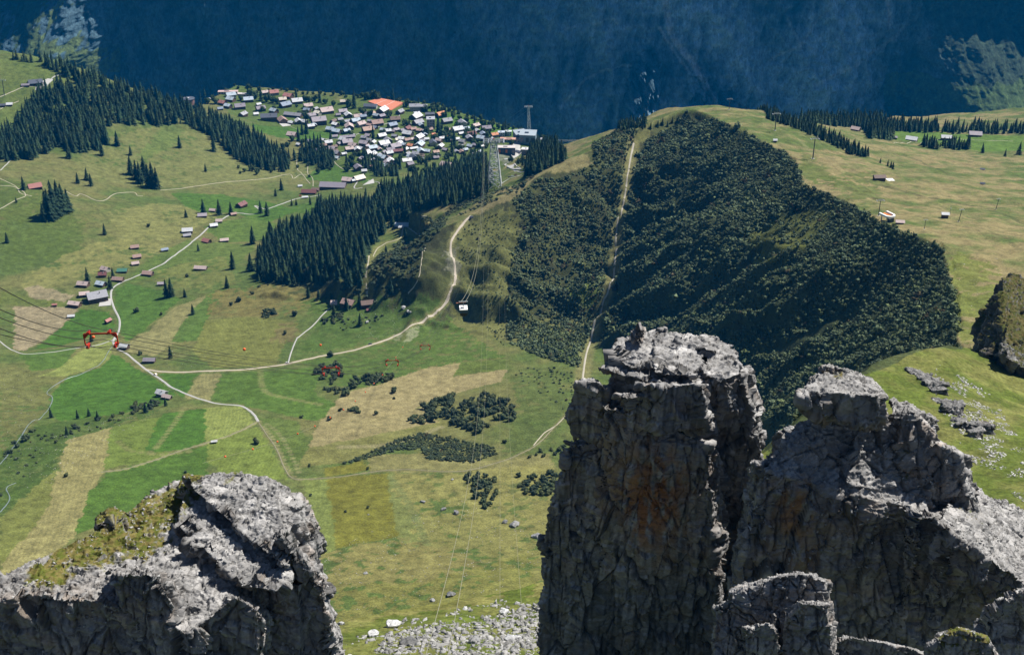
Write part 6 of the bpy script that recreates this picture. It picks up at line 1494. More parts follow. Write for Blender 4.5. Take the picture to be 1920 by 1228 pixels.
def flatbox(px, py, wpx, dpx_m, hm, ang, label, cat, name, roofc, wallc, cols=5, rows=3, frames=True, tilt=0, orange=()):
    """large building with a flat or single pitch roof, window bands and a parapet"""
    p = G1(px, py); l = wpx / PH(p); w = dpx_m; e = empty(name, (p[0], p[1], p[2]), R(ang), label=label, cat=cat)
    o = link('wall', MB().poly([(-l / 2, -w / 2, -8), (l / 2, -w / 2, -8), (l / 2, w / 2, -8), (-l / 2, w / 2, -8), (-l / 2, -w / 2, hm), (l / 2, -w / 2, hm), (l / 2, w / 2, hm + tilt), (-l / 2, w / 2, hm + tilt)],
                                [(3, 2, 1, 0), (4, 5, 6, 7), (0, 1, 5, 4), (1, 2, 6, 5), (2, 3, 7, 6), (3, 0, 4, 7)]).mesh('wall', WALLM), e); o.color = (*wallc, 1)
    x, y = l / 2 + .8, w / 2 + .8; P = [(-x, -y, hm + .1), (x, -y, hm + .1), (x, y, hm + tilt + .1), (-x, y, hm + tilt + .1)]; P += [(a, b, c + .6) for a, b, c in P]
    r_ = link('roof', MB().poly(P, [(3, 2, 1, 0), (4, 5, 6, 7), (0, 1, 5, 4), (1, 2, 6, 5), (2, 3, 7, 6), (3, 0, 4, 7)]).mesh('roof', ROOFM), e); r_.color = (*roofc, 1)
    link('skylight', MB().box(-l * .2, l * .05, -w * .15, w * .1, hm + tilt * .5 + .5, hm + tilt * .5 + 1.4).mesh('skylight', GLASSM), r_)
    for i in range(rows):
        for j in range(cols):
            cx = -l / 2 + (j + .5) * l / cols; ww = l / cols * .6; z0 = hm * (i + .25) / rows
            m = ORANGEM if (i, j) in orange else GLASSM
            wd = link('window', MB().box(cx - ww / 2, cx + ww / 2, -w / 2 - .12, -w / 2 + .05, z0, z0 + hm / rows * .5).mesh('window', m), e)
            if frames: link('frame', MB().box(cx - ww / 2 - .3, cx + ww / 2 + .3, -w / 2 - .5, -w / 2 - .14, z0 - .5, z0 - .15).mesh('frame', WHITEM), wd)
    return e
flatbox(428, 176, 36, 14, 7, 4, 'long low railway station with a flat pale pink roof at the cliff edge', 'station', 'railway_station', (.50, .36, .34), (.55, .50, .47), 7, 1)
flatbox(460, 180, 28, 12, 6, -6, 'lower wing of the long station building with a pale grey roof', 'station', 'station_wing', (.52, .48, .48), (.5, .47, .45), 5, 1)
flatbox(808, 240, 15, 26, 26, 4, 'tall grey apartment block with stepped flat roofs in the village', 'apartment block', 'apartment_block', (.33, .34, .37), (.30, .31, .33), 3, 6, False)
flatbox(990, 268, 30, 30, 24, -8, 'big grey blue cable car station with folded metal roofs', 'cable station', 'cable_car_station', (.33, .38, .42), (.17, .22, .25), 3, 1, False, 5)
flatbox(975, 262, 22, 22, 17, 22, 'lower folded roof wing of the cable car station', 'cable station', 'station_wing', (.30, .34, .39), (.20, .22, .26), 2, 1, False, 6)
flatbox(950, 288, 32, 18, 17, -3, 'dark apartment building with orange shades below the terraces', 'apartment building', 'apartment_building', (.52, .47, .45), (.05, .055, .07), 5, 1, False, 0, ((0, 0), (0, 2)))
flatbox(957, 266, 38, 16, 8, -3, 'terraced building with terracotta roof edge beside the cable car station', 'apartment building', 'terrace_building', (.48, .27, .20), (.45, .38, .36), 6, 1)
flatbox(940, 256, 12, 14, 12, 4, 'pale blue gabled looking block behind the terracotta terraces', 'apartment building', 'apartment_building', (.42, .48, .56), (.55, .60, .66), 3, 2)
flatbox(953, 254, 12, 12, 11, 0, 'pale mint block beside the dark round tree above the terraces', 'apartment building', 'apartment_building', (.50, .55, .55), (.55, .62, .62), 3, 2)
flatbox(987, 290, 17, 14, 13, -8, 'white framed balcony building below the cable car station', 'apartment building', 'balcony_building', (.66, .64, .64), (.16, .17, .2), 4, 3)
# paved yards
for pts, nm, mt in [([(958, 264), (975, 262), (978, 285), (965, 300), (958, 290)], 'station_yard', 'p'), ([(945, 298), (958, 297), (968, 312), (978, 318), (960, 318), (945, 310)], 'parking_area', 'p'), ([(523, 232), (547, 226), (545, 236), (530, 238)], 'hotel_terrace', 'p'),
                    ([(188, 563), (208, 560), (208, 573), (185, 575)], 'farm_yard', 'p'), ([(68, 158), (90, 148), (100, 150), (85, 164), (66, 170)], 'restaurant_terrace', 'p'), ([(690, 341), (700, 336), (702, 344), (680, 348)], 'barn_terrace', 'p')]:
    P = ground([q[0] for q in pts], [q[1] for q in pts]); c = P.mean(0); n = len(P)
    V_ = [(q[0], q[1], q[2] + .7) for q in P] + [(q[0], q[1], q[2] - 2) for q in P] + [(c[0], c[1], H(c[0], c[1]) + .9)]
    link(nm, MB().poly(V_, [(i, (i + 1) % n, 2 * n) for i in range(n)] + [(i, n + i, n + (i + 1) % n, (i + 1) % n) for i in range(n)]).mesh(nm, CONCM), kind='structure')
# tennis courts
P = ground([690, 712, 756, 733], [192, 187, 196, 208]); zc_ = P[:, 2].max() + 1.5
e = tag(link('tennis_court', MB().poly([(a, b, zc_) for a, b, _ in P] + [(a, b, zc_ - 14) for a, b, _ in P], [(3, 2, 1, 0), (0, 1, 5, 4), (1, 2, 6, 5), (2, 3, 7, 6), (3, 0, 4, 7)]).mesh('court', CLAYM)), 'salmon red clay tennis courts near the cliff edge', 'tennis court')
e.data.polygons[0].flip() if e.data.polygons[0].normal.z < 0 else None
MBl = MB()
def q2(u, v): return (P[0] * (1 - u) + P[3] * u) * (1 - v) + (P[1] * (1 - u) + P[2] * u) * v
for u in (.33, .66): 
    a_, b_ = q2(u, .05), q2(u, .95); MBl.bar((a_[0], a_[1], zc_ + .1), (b_[0], b_[1], zc_ + .1), .35)
link('line_marking', MBl.mesh('line_marking', WHITEM), e)
# round roofed building on the left of the village
p = G1(354, 192); s = 1 / PH(p); e = empty('round_building', p, 0, label='round building with a dark disc roof above the forest edge', cat='building')
o = link('wall', MB().bar((0, 0, -8), (0, 0, 13), 10.5 * s, 20).mesh('wall', WALLM), e); o.color = (.25, .14, .11, 1)
o = link('roof', MB().bar((0, 0, 13.2), (0, 0, 14.2), 11.8 * s, 28, 11.4 * s).bar((0, 0, 14.2), (0, 0, 15.0), 9.5 * s, 24, 8 * s).mesh('roof', ROOFM), e); o.color = (.09, .10, .125, 1)
link('roof_light', MB().bar((0, 0, 15.0), (0, 0, 16.4), 1.6 * s, 10).mesh('roof_light', WHITEM), o)
# white terrace of the plateau barn, roof dome of the hut
p = G1(1669, 338); link('sun_terrace', MB().box(-5, 5, -5, 5, -2, .8).mesh('sun_terrace', WHITEM), None, p, .1, label='bright white terrace right of the plateau barn', cat='terrace')
for k_, (a, b, lab) in enumerate([(1842, 319, 'dark little trough shed on the far right plateau'), (1842, 346, 'small dark shed on the lower right plateau')]):
    house(a, b, 7, 'slate', lab, None, -20, .5, .4, 'shed', 'shed', chim=False, windows=False)

# vehicles and people sized things on the roads
def vehicle(px, py, col_, label, ang=30, k_=1.0):
    p = G1(px, py); e = empty('parked_car', p + [0, 0, .35], R(ang), label=label, cat='car'); e.scale = (k_,) * 3
    m = flat('car_paint', col_, 0.35, 0.5)
    B_ = MB().poly([(-2.1, -.85, .35), (2.1, -.85, .35), (2.1, .85, .35), (-2.1, .85, .35), (-2.1, -.85, .95), (2.05, -.85, .85), (2.05, .85, .85), (-2.1, .85, .95)], [(3, 2, 1, 0), (4, 5, 6, 7), (0, 1, 5, 4), (1, 2, 6, 5), (2, 3, 7, 6), (3, 0, 4, 7)])
    B_.poly([(-1.7, -.75, .95), (1.1, -.75, .9), (1.1, .75, .9), (-1.7, .75, .95), (-1.4, -.65, 1.5), (.4, -.65, 1.5), (.4, .65, 1.5), (-1.4, .65, 1.5)], [(4, 5, 6, 7), (0, 1, 5, 4), (1, 2, 6, 5), (2, 3, 7, 6), (3, 0, 4, 7)])
    link('body', B_.mesh('body', m), e); link('windscreen', MB().poly([(1.12, -.7, .95), (1.12, .7, .95), (.45, .6, 1.48), (.45, -.6, 1.48)], [(0, 1, 2, 3)]).mesh('windscreen', GLASSM), e)
    for x in (-1.3, 1.3):
        for y in (-.8, .8): link('wheel', MB().bar((x, y - .12, .33), (x, y + .12, .33), .34, 12).mesh('wheel', DARKM), e)
vehicle(563, 368, (.5, .03, .02), 'red car on the road beside the maroon roofed farm building', 30, 1.2)
vehicle(538, 681, (.7, .7, .7), 'white car at the fork of the gravel road', 10, 1.1); vehicle(292, 703, (.75, .6, .4), 'pale car parked at the lower road junction', -30, 1.3)
vehicle(694, 646, (.05, .06, .08), 'dark car driving on the gravel road', 20, 1.2); vehicle(884, 409, (.06, .07, .1), 'dark truck at the top of the gravel road', 60, 2.0)
vehicle(955, 333, (.08, .09, .11), 'dark car parked by the hairpin road', 15, 1.3); vehicle(961, 332, (.3, .32, .36), 'grey car parked by the hairpin road', 15, 1.3); vehicle(967, 330, (.12, .05, .05), 'maroon car parked by the hairpin road', 15, 1.3)
print('houses', round(time.time() - T0, 1))
# ---------------------------------------------------------------- ropeways
STEELM = flat('tower_steel', (0.62, 0.64, 0.66), 0.5, 0.4)
def lattice_tower(name, px, py, hpx, w0, w1, armw, label, lean=0.0, nseg=7, rr1=0.7, yaw=0.0):
    p = G1(px, py); k_ = PH(p); dep = math.atan2(CAMZ - p[2], p[1]); h = hpx / k_ / math.cos(dep)
    e = empty(name, p, yaw, label=label, cat='cable tower'); r = rr1
    cor = [(-1, -1), (1, -1), (1, 1), (-1, 1)]
    pt = lambda c, u: np.array([c[0] * (w0 * (1 - u) + w1 * u) + lean * h * u, c[1] * (w0 * (1 - u) + w1 * u), h * u])
    for c in cor: link('leg', MB().bar(pt(c, 0) - [0, 0, 5], pt(c, 1), r * 1.3, 6, r).mesh('leg', STEELM), e)
    B_ = MB()
    for s in range(nseg):
        u0, u1 = (s / nseg) ** .85, ((s + 1) / nseg) ** .85
        for i in range(4):
            a, b = cor[i], cor[(i + 1) % 4]
            B_.bar(pt(a, u0), pt(b, u1), r * .55); B_.bar(pt(b, u0), pt(a, u1), r * .55); B_.bar(pt(a, u1), pt(b, u1), r * .6)
    link('bracing', B_.mesh('bracing', STEELM), e)
    A_ = MB(); top = h
    for y in (-w1, w1):
        A_.bar((-armw + lean * h, y, top), (armw + lean * h, y, top), r * 1.1, 6); A_.bar((-armw + lean * h, y, top + 3.5), (armw + lean * h, y, top + 3.5), r * .8, 6)
        n_ = 8
        for i in range(n_):
            xa = -armw + 2 * armw * i / n_; A_.bar((xa + lean * h, y, top), (xa + armw / n_ + lean * h, y, top + 3.5), r * .5); A_.bar((xa + armw / n_ + lean * h, y, top + 3.5), (xa + 2 * armw / n_ + lean * h, y, top), r * .5)
    arm = link('arm', A_.mesh('arm', METALM), e)
    for x in (-armw, -armw * .55, armw * .55, armw):
        link('rope_saddle', MB().bar((x + lean * h, -w1 - 5, top + .5), (x + lean * h, w1 + 5, top + .5), r * 1.5, 8).mesh('rope_saddle', METALM), arm)
    link('warning_lamp', MB().bar((lean * h, 0, top + 4), (lean * h, 0, top + 6), 1.0, 8).mesh('warning_lamp', REDM), arm)
    return p + np.array([lean * h, 0, h]), h
TW1, hT1 = lattice_tower('lattice_tower', 928, 352, 84, 12, 5.0, 17, 'tall steel lattice tower of the cable car left of the hairpin road', -0.02, 6, 0.9)
TW2, hT2 = lattice_tower('lattice_tower', 992, 246, 44, 6.0, 2.6, 13, 'steel lattice tower standing on the cliff edge behind the cable car station', -0.03, 7, 0.62)

def rope(a, b, sag, r, label, group=None, mat=METALM, n=60, name='cable'):
    a = np.array(a, float); b = np.array(b, float); t = np.linspace(0, 1, n)[:, None]
    P = a * (1 - t) + b * t; P[:, 2] -= (4 * sag * t * (1 - t))[:, 0]
    d_ = np.gradient(P, axis=0); d_ /= np.linalg.norm(d_, axis=1)[:, None]; u = np.cross(d_, [0, 0, 1.0]); u /= np.linalg.norm(u, axis=1)[:, None]; w = np.cross(u, d_)
    m = 5; ang = np.arange(m) * 2 * math.pi / m
    V_ = P[:, None] + (u[:, None] * np.cos(ang)[None, :, None] + w[:, None] * np.sin(ang)[None, :, None]) * r; ii = np.arange(n * m).reshape(n, m)
    F_ = np.stack([ii[:-1], np.roll(ii[:-1], -1, 1), np.roll(ii[1:], -1, 1), ii[1:]], -1).reshape(-1, 4)
    o = link(name, new_mesh(name, V_.reshape(-1, 3), F_, None, True, [mat]), label=label, cat='cable', group=group); return P
ROPEM = flat('steel_rope', (0.24, 0.235, 0.17), 0.7, 0.2); ROPED = flat('dark_rope', (0.035, 0.035, 0.035), 0.7, 0.2)
def interp_rope(px, py, t): return np.array([0, 0, CAMZ]) + ray(px, py) * t
def rope_px(pts, r, label, group=None, mat=ROPEM, n=90):
    """rope through places given as (pixel x, pixel y, depth): a smooth hanging line in space"""
    Q = np.array([interp_rope(a, b, t) for a, b, t in pts]); s = np.concatenate([[0], np.cumsum(np.linalg.norm(np.diff(Q, axis=0), axis=1))]); s /= s[-1]
    if len(Q) >= 3:
        L_ = np.linalg.norm(Q[-1] - Q[0]); f = [np.polyfit(s, Q[:, c], 2 if c == 2 else 1) for c in range(3)]
    else: f = [np.polyfit(s, Q[:, c], 1) for c in range(3)]
    t = np.linspace(0, 1, n); P = np.stack([np.polyval(f[c], t) for c in range(3)], 1)
    d_ = np.gradient(P, axis=0); d_ /= np.linalg.norm(d_, axis=1)[:, None]; u = np.cross(d_, [0, 0, 1.0]); u /= np.linalg.norm(u, axis=1)[:, None]; w = np.cross(u, d_)
    m = 5; ang = np.arange(m) * 2 * math.pi / m
    V_ = P[:, None] + (u[:, None] * np.cos(ang)[None, :, None] + w[:, None] * np.sin(ang)[None, :, None]) * r; ii = np.arange(n * m).reshape(n, m)
    F_ = np.stack([ii[:-1], np.roll(ii[:-1], -1, 1), np.roll(ii[1:], -1, 1), ii[1:]], -1).reshape(-1, 4)
    link('cable', new_mesh('cable', V_.reshape(-1, 3), F_, None, True, [mat]), label=label, cat='cable', group=group); return P
# carrying ropes from the tall tower towards the upper station beside the camera
for k_, (dx, xb, lab) in enumerate([(-16, -7.5, 'left rope of the steep left pair hanging from the tall lattice tower'), (-9, -5.5, 'right rope of the steep left pair hanging from the tall lattice tower'), (9, -0.8, 'left rope of the faint pair passing the meadows'), (16, 1.4, 'right rope of the faint pair passing the meadows')]):
    a = TW1 + [dx, -8, 1.5]
    b = np.array([xb, 60, 938.0])
    P = rope(a, b, 150 if k_ < 2 else 120, 0.042 if k_ < 2 else 0.02, lab, 'carrying ropes of the tall tower', ROPEM, 120)
# ropes from tall tower to the cliff edge tower and onwards down to the left
for dx, lab in ((-13, 'left rope sloping down from the cliff edge tower'), (13, 'right rope sloping down from the cliff edge tower')):
    rope(TW2 + [dx, 0, .5], TW2 + [dx - 150, 420, -230], 6, 0.30, lab, 'ropes going down behind the village')
gp = at_y(1010, 262, 2980)
rope(at_y(1000, 261, 3000), at_y(1125, 262, 2450), 2, 0.35, 'upper thin white rope between the cable car station and the ridge', 'ropes behind the ridge', WHITEM)
rope(at_y(1000, 263, 3000), at_y(1125, 264, 2450), 2, 0.30, 'lower thin white rope between the cable car station and the ridge', 'ropes behind the ridge', WHITEM)

# the four red rope spacers: a cross beam with two legs and roller blocks
def spacer(px, py, wpx, label, roll=0.0, yaw=0.0):
    W_ = 5.2; t = W_ * FPX / wpx; c = interp_rope(px, py, t)
    e = empty('rope_spacer', c, yaw, label=label, cat='rope spacer', group='red rope spacers on the dark ropes'); e.rotation_euler = (0, roll, yaw)
    b = 0.085
    beam = link('cross_beam', MB().box(-W_ / 2, W_ / 2, -b, b, -b, b).box(-W_ / 2 + .1, W_ / 2 - .1, -b * .5, b * .5, b + .01, b + .07).mesh('cross_beam', REDM), e)
    for sx in (-1, 1):
        lg = link('leg', MB().box(sx * W_ / 2 - b, sx * W_ / 2 + b, -b * .99, b * .99, -1.9, -b - .002).poly([(sx * (W_ / 2 - .14), -.1, -.14), (sx * (W_ / 2 - .75), -.1, -.14), (sx * (W_ / 2 - .14), -.1, -.75), (sx * (W_ / 2 - .14), .1, -.14), (sx * (W_ / 2 - .75), .1, -.14), (sx * (W_ / 2 - .14), .1, -.75)], [(0, 1, 2), (5, 4, 3), (0, 3, 4, 1), (1, 4, 5, 2), (2, 5, 3, 0)]).mesh('leg', REDM), e)
        x = sx * (W_ / 2 - .42)
        rb = link('roller_block', MB().box(x - .16, x + .16, -.55, .55, -2.25, -1.75).bar((x + .25 * -sx, 0, -2.0), (sx * W_ / 2, 0, -1.8), .12).mesh('roller_block', REDM), lg)
        for y in (-.45, .45): link('roller', MB().bar((x - .22, y, -2.15), (x + .22, y, -2.15), .21, 12).mesh('roller', REDM if y < 0 else DARKM), rb)
        x = sx * (W_ / 2 - .95)
        rb = link('roller_block', MB().box(x - .16, x + .16, -.5, .5, b + .09, .55).bar((x, 0, .3), (x, 0, b), .1).mesh('roller_block', REDM), beam)
        for y in (-.42, .42): link('roller', MB().bar((x - .22, y, .42), (x + .22, y, .42), .19, 12).mesh('roller', REDM if y < 0 else DARKM), rb)
    return c, t
SP = [(187, 626, 62, 'nearest and largest red rope spacer over the road at left', -0.035), (620, 690, 33, 'second red rope spacer in front of the dark bushes', -0.03), (735, 676, 24.5, 'third red rope spacer over the green slope below the gravel road', 0.0), (797, 648, 19.5, 'fourth and farthest red rope spacer near the slope', 0.0)]
SPP = [spacer(a, b, w, lab, ro) for a, b, w, lab, ro in SP]
# dark ropes carried by the spacers
def track(offx, offz, start, label):
    pts = []
    for (c, t), s in zip(SPP, SP): pts.append(c + np.array([offx, 0, offz]))
    a0 = interp_rope(*start); Q = np.array([a0] + pts + [TW1 + np.array([offx * 1.5 - 6, 0, -2])])
    # smooth curve through the points
    out = []
    for i in range(len(Q) - 1):
        tt = np.linspace(0, 1, 24, endpoint=False)[:, None]; S_ = Q[i] * (1 - tt) + Q[i + 1] * tt
        S_[:, 2] -= (4 * tt * (1 - tt))[:, 0] * (45 if i == len(Q) - 2 else 1.2); out.append(S_)
    P = np.vstack(out + [Q[-1][None]]); n = len(P); r = 0.05
    d_ = np.gradient(P, axis=0); d_ /= np.linalg.norm(d_, axis=1)[:, None]; u = np.cross(d_, [0, 0, 1.0]); u /= np.linalg.norm(u, axis=1)[:, None]; w = np.cross(u, d_)
    m = 5; ang = np.arange(m) * 2 * math.pi / m
    V_ = P[:, None] + (u[:, None] * np.cos(ang)[None, :, None] + w[:, None] * np.sin(ang)[None, :, None]) * r; ii = np.arange(n * m).reshape(n, m)
    F_ = np.stack([ii[:-1], np.roll(ii[:-1], -1, 1), np.roll(ii[1:], -1, 1), ii[1:]], -1).reshape(-1, 4)
    link('cable', new_mesh('cable', V_.reshape(-1, 3), F_, None, True, [ROPED]), label=label, cat='cable', group='dark ropes at left'); return P
RP = [track(2.18, -2.1, (-60, 610, 130), 'dark rope under the right end of the red spacers'), track(1.65, .55, (-60, 505, 120), 'uppermost dark rope above the right end of the red spacers'),
      track(-1.65, .55, (-60, 552, 112), 'dark rope above the left end of the red spacers'), track(-2.18, -2.1, (-60, 590, 108), 'lowest dark rope under the left end of the red spacers'),
      track(0.3, -1.0, (-60, 571, 118), 'thin dark rope running between the others')]
# marker balls
ballM = flat('marker_orange', (0.75, 0.13, 0.035), 0.5, 0.3)
bm = bmesh.new(); bmesh.ops.create_uvsphere(bm, u_segments=14, v_segments=9, radius=0.5); bmm = bpy.data.meshes.new('marker_ball'); bm.to_mesh(bmm); bm.free(); bmm.materials.append(ballM)
for f_ in bmm.polygons: f_.use_smooth = True
BALLS = [(755, 651, 620), (742, 670, 590), (717, 703, 545), (701, 719, 520), (685, 735, 500), (666, 752, 480), (644, 768, 455), (619, 783, 430), (590, 799, 405), (558, 813, 380), (520, 828, 355), (474, 842, 330), (422, 856, 300)]
Lw = ['uppermost', 'second', 'third', 'fourth', 'fifth', 'sixth', 'seventh', 'eighth', 'ninth', 'tenth', 'eleventh', 'twelfth', 'lowest and leftmost']
BP = []
for (a, b, t), w in zip(BALLS, Lw):
    c = interp_rope(a, b, t); BP.append(c); o = link('marker_ball', bmm, None, c, label=f'{w} small orange marker ball on the rope curving down the meadows', cat='marker ball', group='orange marker balls on the curving rope'); o.scale = (.6,) * 3
for a, b, t, lab in [(458, 655, 330, 'red marker ball on the dark ropes left of the lane'), (601, 647, 430, 'small red marker ball in front of the green bank above the gravel road'), (175, 632, 182, 'red marker ball hanging inside the nearest red rope spacer')]:
    o = link('marker_ball', bmm, None, interp_rope(a, b, t), label=lab, cat='marker ball'); o.scale = (.5 if t < 200 else .85,) * 3
Q = np.array([interp_rope(380, 868, 270)] + BP[::-1] + [interp_rope(775, 600, 700)]); L_ = np.vstack([Q]); 
rb = MB()
for a, b in zip(Q[:-1], Q[1:]): rb.bar(a, b, .03)
link('cable', rb.mesh('cable', ROPEM), label='thin rope carrying the orange marker balls', cat='cable')

# gondola
gc = interp_rope(869, 578, 520); e = empty('gondola', gc, R(4), label='white and dark cable car cabin hanging over the striped slope', cat='cable car')
link('cabin', MB().poly([(-1.45, -1.9, -2.7), (1.45, -1.9, -2.7), (1.45, 1.9, -2.7), (-1.45, 1.9, -2.7), (-1.6, -2.1, 0), (1.6, -2.1, 0), (1.6, 2.1, 0), (-1.6, 2.1, 0)], [(3, 2, 1, 0), (4, 5, 6, 7), (0, 1, 5, 4), (1, 2, 6, 5), (2, 3, 7, 6), (3, 0, 4, 7)]).mesh('cabin', flat('cabin_dark', (.02, .025, .035), 0.3, 0.5)), e)
link('roof', MB().box(-1.7, 1.7, -2.2, 2.2, .02, .35).box(-1.0, 1.0, -1.2, 1.2, .36, .6).mesh('roof', WHITEM), e)
link('window_band', MB().box(-1.63, 1.63, -2.13, 2.13, -1.25, -.15).mesh('window_band', flat('cabin_glass', (.05, .10, .18), 0.1, 0.6)), e)
link('hanger', MB().bar((0, -.9, .5), (0, 0, 2.6), .13).bar((0, .9, .5), (0, 0, 2.6), .13).box(-.15, .15, -.3, .3, 2.4, 3.0).mesh('hanger', METALM), e)
cg = link('carriage', MB().box(-1.9, 1.9, -.25, .25, 2.9, 3.2).mesh('carriage', METALM), e)
link('walkway', MB().box(-3.0, 1.0, -.3, .3, 2.45, 2.6).mesh('walkway', flat('brown_steel', (.25, .09, .05), .7, .3)), cg)
for dx in (-.9, .9):
    a = gc + [dx, 0, 3.2]; t_ = TW1 + [-16 + dx, -6, -1]
    rope(a, t_, 60, 0.09, ('left' if dx < 0 else 'right') + ' hauling rope rising from the cabin to the tall tower', 'ropes above the cabin', ROPEM, 60)

# chairlift pylons on the ridge
def pylon(px, py, hpx, label, arm=5.0, lean=0.0, group='chairlift pylons on the ridge'):
    p = G1(px, py); dep = math.atan2(CAMZ - p[2], p[1]); h = hpx / PH(p) / math.cos(dep); k_ = h / 24
    e = empty('lift_pylon', p, R(5), label=label, cat='lift pylon', group=group)
    link('mast', MB().bar((0, 0, -1), (lean * h, 0, h), .75 * k_, 10, .5 * k_).mesh('mast', DARKM), e)
    link('footing', MB().box(-1.6 * k_, 1.6 * k_, -1.6 * k_, 1.6 * k_, -1.5, .4).mesh('footing', CONCM), e)
    a = arm * k_; x = lean * h
    ar = link('cross_arm', MB().box(x - a, x + a, -.35 * k_, .35 * k_, h, h + .7 * k_).box(x - a * .7, x + a * .7, -.2 * k_, .2 * k_, h + 2.0 * k_, h + 2.3 * k_).bar((x - a * .6, 0, h + .7 * k_), (x - a * .6, 0, h + 2 * k_), .2 * k_).bar((x + a * .6, 0, h + .7 * k_), (x + a * .6, 0, h + 2 * k_), .2 * k_).mesh('cross_arm', METALM), e)
    for s in (-1, 1):
        b_ = link('sheave_train', MB().box(x + s * a - .3 * k_, x + s * a + .3 * k_, -2.6 * k_, 2.6 * k_, h - .2 * k_, h + .5 * k_).mesh('sheave_train', METALM), ar)
    return p + np.array([x, 0, h])
PY = [pylon(1647, 405, 28, 'lift pylon directly behind the white horseshoe lift station', 5.5), pylon(1524, 298, 36, 'tallest lift pylon, on the ridge crest above the bushy slope', 5), pylon(1453, 245, 30, 'lift pylon beside the spruce hedge on the ridge meadow', 5.5), pylon(1367, 206, 19, 'highest lift pylon seen against the blue wall', 6)]
pylon(1797, 416, 22, 'slim lift pylon right of the lift hut', 3.5, 0.12); pylon(1867, 393, 19, 'lift pylon on the pale stony patch at far right', 3.5, 0.12); pylon(8, 178, 26, 'lift pylon at the left edge near the restaurant', 5, 0.05, 'pylon at the left edge')
pylon(1733, 430, 17, 'short white topped lift pylon between the station and the hut', 4.5); pylon(1781, 402, 11, 'small signal mast behind the lift hut', 2)
for s in (-1, 1):
    for i in range(3):
        a, b = PY[i] + [s * 5, 0, 0], PY[i + 1] + [s * 5, 0, 0]; rope(a, b, 8, 0.07, f"{'left' if s < 0 else 'right'} chairlift rope between the {['station and tallest', 'tallest and hedge', 'hedge and highest'][i]} pylons", 'chairlift ropes', ROPED, 20)
# horseshoe lift station
p = G1(1666, 416); k_ = 1 / PH(p); e = empty('lift_station', p, R(28), label='white horseshoe shaped lift station with orange machinery inside', cat='lift station')
rf = MB(); n = 14; rin, rout = 7 * k_, 10.5 * k_; L_ = 17 * k_; z0, z1 = 6.5, 8.6
path_i = [(-rin, L_)] + [(math.cos(math.pi + math.pi * i / n) * rin, math.sin(math.pi + math.pi * i / n) * rin) for i in range(n + 1)] + [(rin, L_)]
path_o = [(-rout, L_)] + [(math.cos(math.pi + math.pi * i / n) * rout, math.sin(math.pi + math.pi * i / n) * rout) for i in range(n + 1)] + [(rout, L_)]
m = len(path_i); V_ = [(x, y, z) for z in (z0, z1) for P_ in (path_i, path_o) for x, y in P_]; F_ = []
for i in range(m - 1): F_ += [(i, i + 1, m + i + 1, m + i), (2 * m + i, 3 * m + i, 3 * m + i + 1, 2 * m + i + 1), (i, 2 * m + i, 2 * m + i + 1, i + 1), (m + i, m + i + 1, 3 * m + i + 1, 3 * m + i)]
F_ += [(0, m, 3 * m, 2 * m), (m - 1, 3 * m - 1, 4 * m - 1, 2 * m - 1)]
link('canopy', rf.poly(V_, F_).mesh('canopy', WHITEM), e)
link('frame', MB().box(-rin * .9, rin * .9, -rin * .5, L_ * .8, 5.2, 5.9).mesh('frame', DARKM), e)
mc = link('machinery', MB().box(-1.2, 1.2, -2, 9, 5.95, 7.6).box(-3.6, -2.6, 0, 10, 5.95, 7.0).mesh('machinery', ORANGEM), e)
for x, y in ((-rin, L_ * .7), (rin, L_ * .7), (-rin * .7, -rin * .4), (rin * .7, -rin * .4)): link('column', MB().bar((x, y, -2), (x, y, z0), .6, 8).mesh('column', METALM), e)
link('machine_house', MB().box(-rin * .8, rin * .8, -rin * 1.1, -rin * .2, -1, 5.1).mesh('machine_house', DARKM), e)

# boulders one can pick out
def boulder(px, py, wpx, label, sq=(1, .8, .62), seed=0, tone=.34):
    p = G1(px, py); s = wpx / PH(p); r = np.random.default_rng(seed)
    bm = bmesh.new(); bmesh.ops.create_icosphere(bm, subdivisions=4, radius=.5); v = np.array([q.co[:] for q in bm.verts]); f = np.array([[q.index for q in g.verts] for g in bm.faces]); bm.free()
    for _ in range(16):
        n_ = r.normal(size=3); n_ /= np.linalg.norm(n_); d_ = r.uniform(.26, .42); k2 = v @ n_; v = v - np.maximum(k2 - d_, 0)[:, None] * n_
    vv = (v * 9 + seed).astype(np.float32); v = v * (1 + .06 * fbm3(vv * .6, 4, seed)[:, None]); v = v * np.array(sq) * s * 1.1
    c = np.full((len(v), 3), tone) * (1 + .25 * fbm3(vv * .5, 3, seed + 1))[:, None]
    o = link('boulder', new_mesh('boulder', v, f, c.astype(np.float32), False, [ROCKM]), None, p + [0, 0, s * .12], r.uniform(0, 6), label=label, cat='boulder')
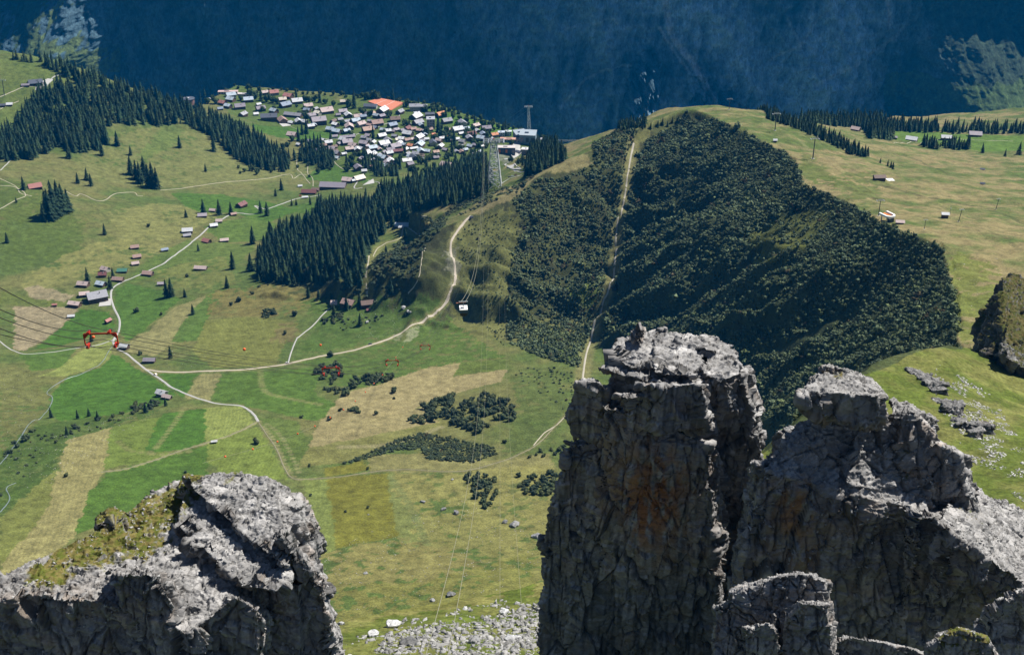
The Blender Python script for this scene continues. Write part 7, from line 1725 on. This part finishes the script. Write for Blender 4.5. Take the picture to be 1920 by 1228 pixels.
for i, (a, b, w, lab, t) in enumerate([(945, 1150, 26, 'big pale upright boulder above the scree', .62), (872, 1142, 14, 'small pale block on the green bank left of the big boulder', .5), (700, 1192, 26, 'slanting pale slab at the left of the scree', .5), (735, 1175, 34, 'large pale slab block at the top of the scree', .55), (845, 1116, 20, 'dark broken boulder on the grassy lip', .2),
        (812, 1126, 12, 'small grey boulder left of the dark broken one', .34), (793, 942, 11, 'dark upright boulder in the dry meadow', .26), (831, 956, 12, 'second dark boulder of the meadow trio', .26), (855, 963, 15, 'mossy rounded boulder of the meadow trio', .2), (966, 985, 26, 'large flat boulder left of the tower foot', .3), (946, 980, 13, 'dark boulder beside the large flat boulder', .22),
        (1008, 1008, 24, 'grey rock pile touching the tower edge', .32), (655, 1235, 20, 'grey boulder at the bottom edge beside the left rock', .4), (640, 1170, 16, 'flat grey boulder beside the left rock', .42), (766, 1208, 46, 'mossy dark boulder at the bottom of the scree', .14), (890, 1205, 30, 'dark cube like boulder in the scree', .25), (960, 1200, 34, 'pale broken boulder in the right part of the scree', .5),
        (688, 575 + 30, 9, 'pale boulder below the brown barn', .4), (757, 578, 11, 'pale pointed boulder right of the old farmhouse', .45), (764, 585, 9, 'lower pale boulder right of the old farmhouse', .4), (768, 590 - 4, 8, 'round grey boulder by the gravel road', .33), (690, 965, 5, 'tiny boulder inside the olive square', .3), (686, 1075, 10, 'grey boulder on the dry slope below the olive square', .33), (848, 826 + 73, 6, 'tiny grey boulder above the dry meadow', .3),
        (1630, 556, 3, '', .3)]):
    if lab: boulder(a, b, w, lab, (1, .8, .62), i + 2, t)
print('ropeways', round(time.time() - T0, 1))
# ---------------------------------------------------------------- air
HB = [(-3400, -60, -853.5), (3400, -60, -853.5), (3400, 6300, -853.5), (-3400, 6300, -853.5)]
hv = HB + [(a, b, 1250.0) for a, b, _ in HB]
hz = bpy.data.materials.new('air'); hz.use_nodes = True
hn = hz.node_tree.nodes; hn.remove(hn['Principled BSDF'])
pv = hn.new('ShaderNodeVolumePrincipled')
pv.inputs['Color'].default_value = (0.0, 0.36, 0.98, 1)
pv.inputs['Density'].default_value = 2.4e-5
pv.inputs['Anisotropy'].default_value = 0.0
hz.node_tree.links.new(pv.outputs[0], hn['Material Output'].inputs['Volume'])
hm = new_mesh('haze', hv, np.array([[0, 3, 2, 1], [4, 5, 6, 7], [0, 1, 5, 4], [1, 2, 6, 5], [2, 3, 7, 6], [3, 0, 4, 7]]), None, False, [hz])
link('haze', hm, kind='stuff')
print('script', round(time.time() - T0, 1))
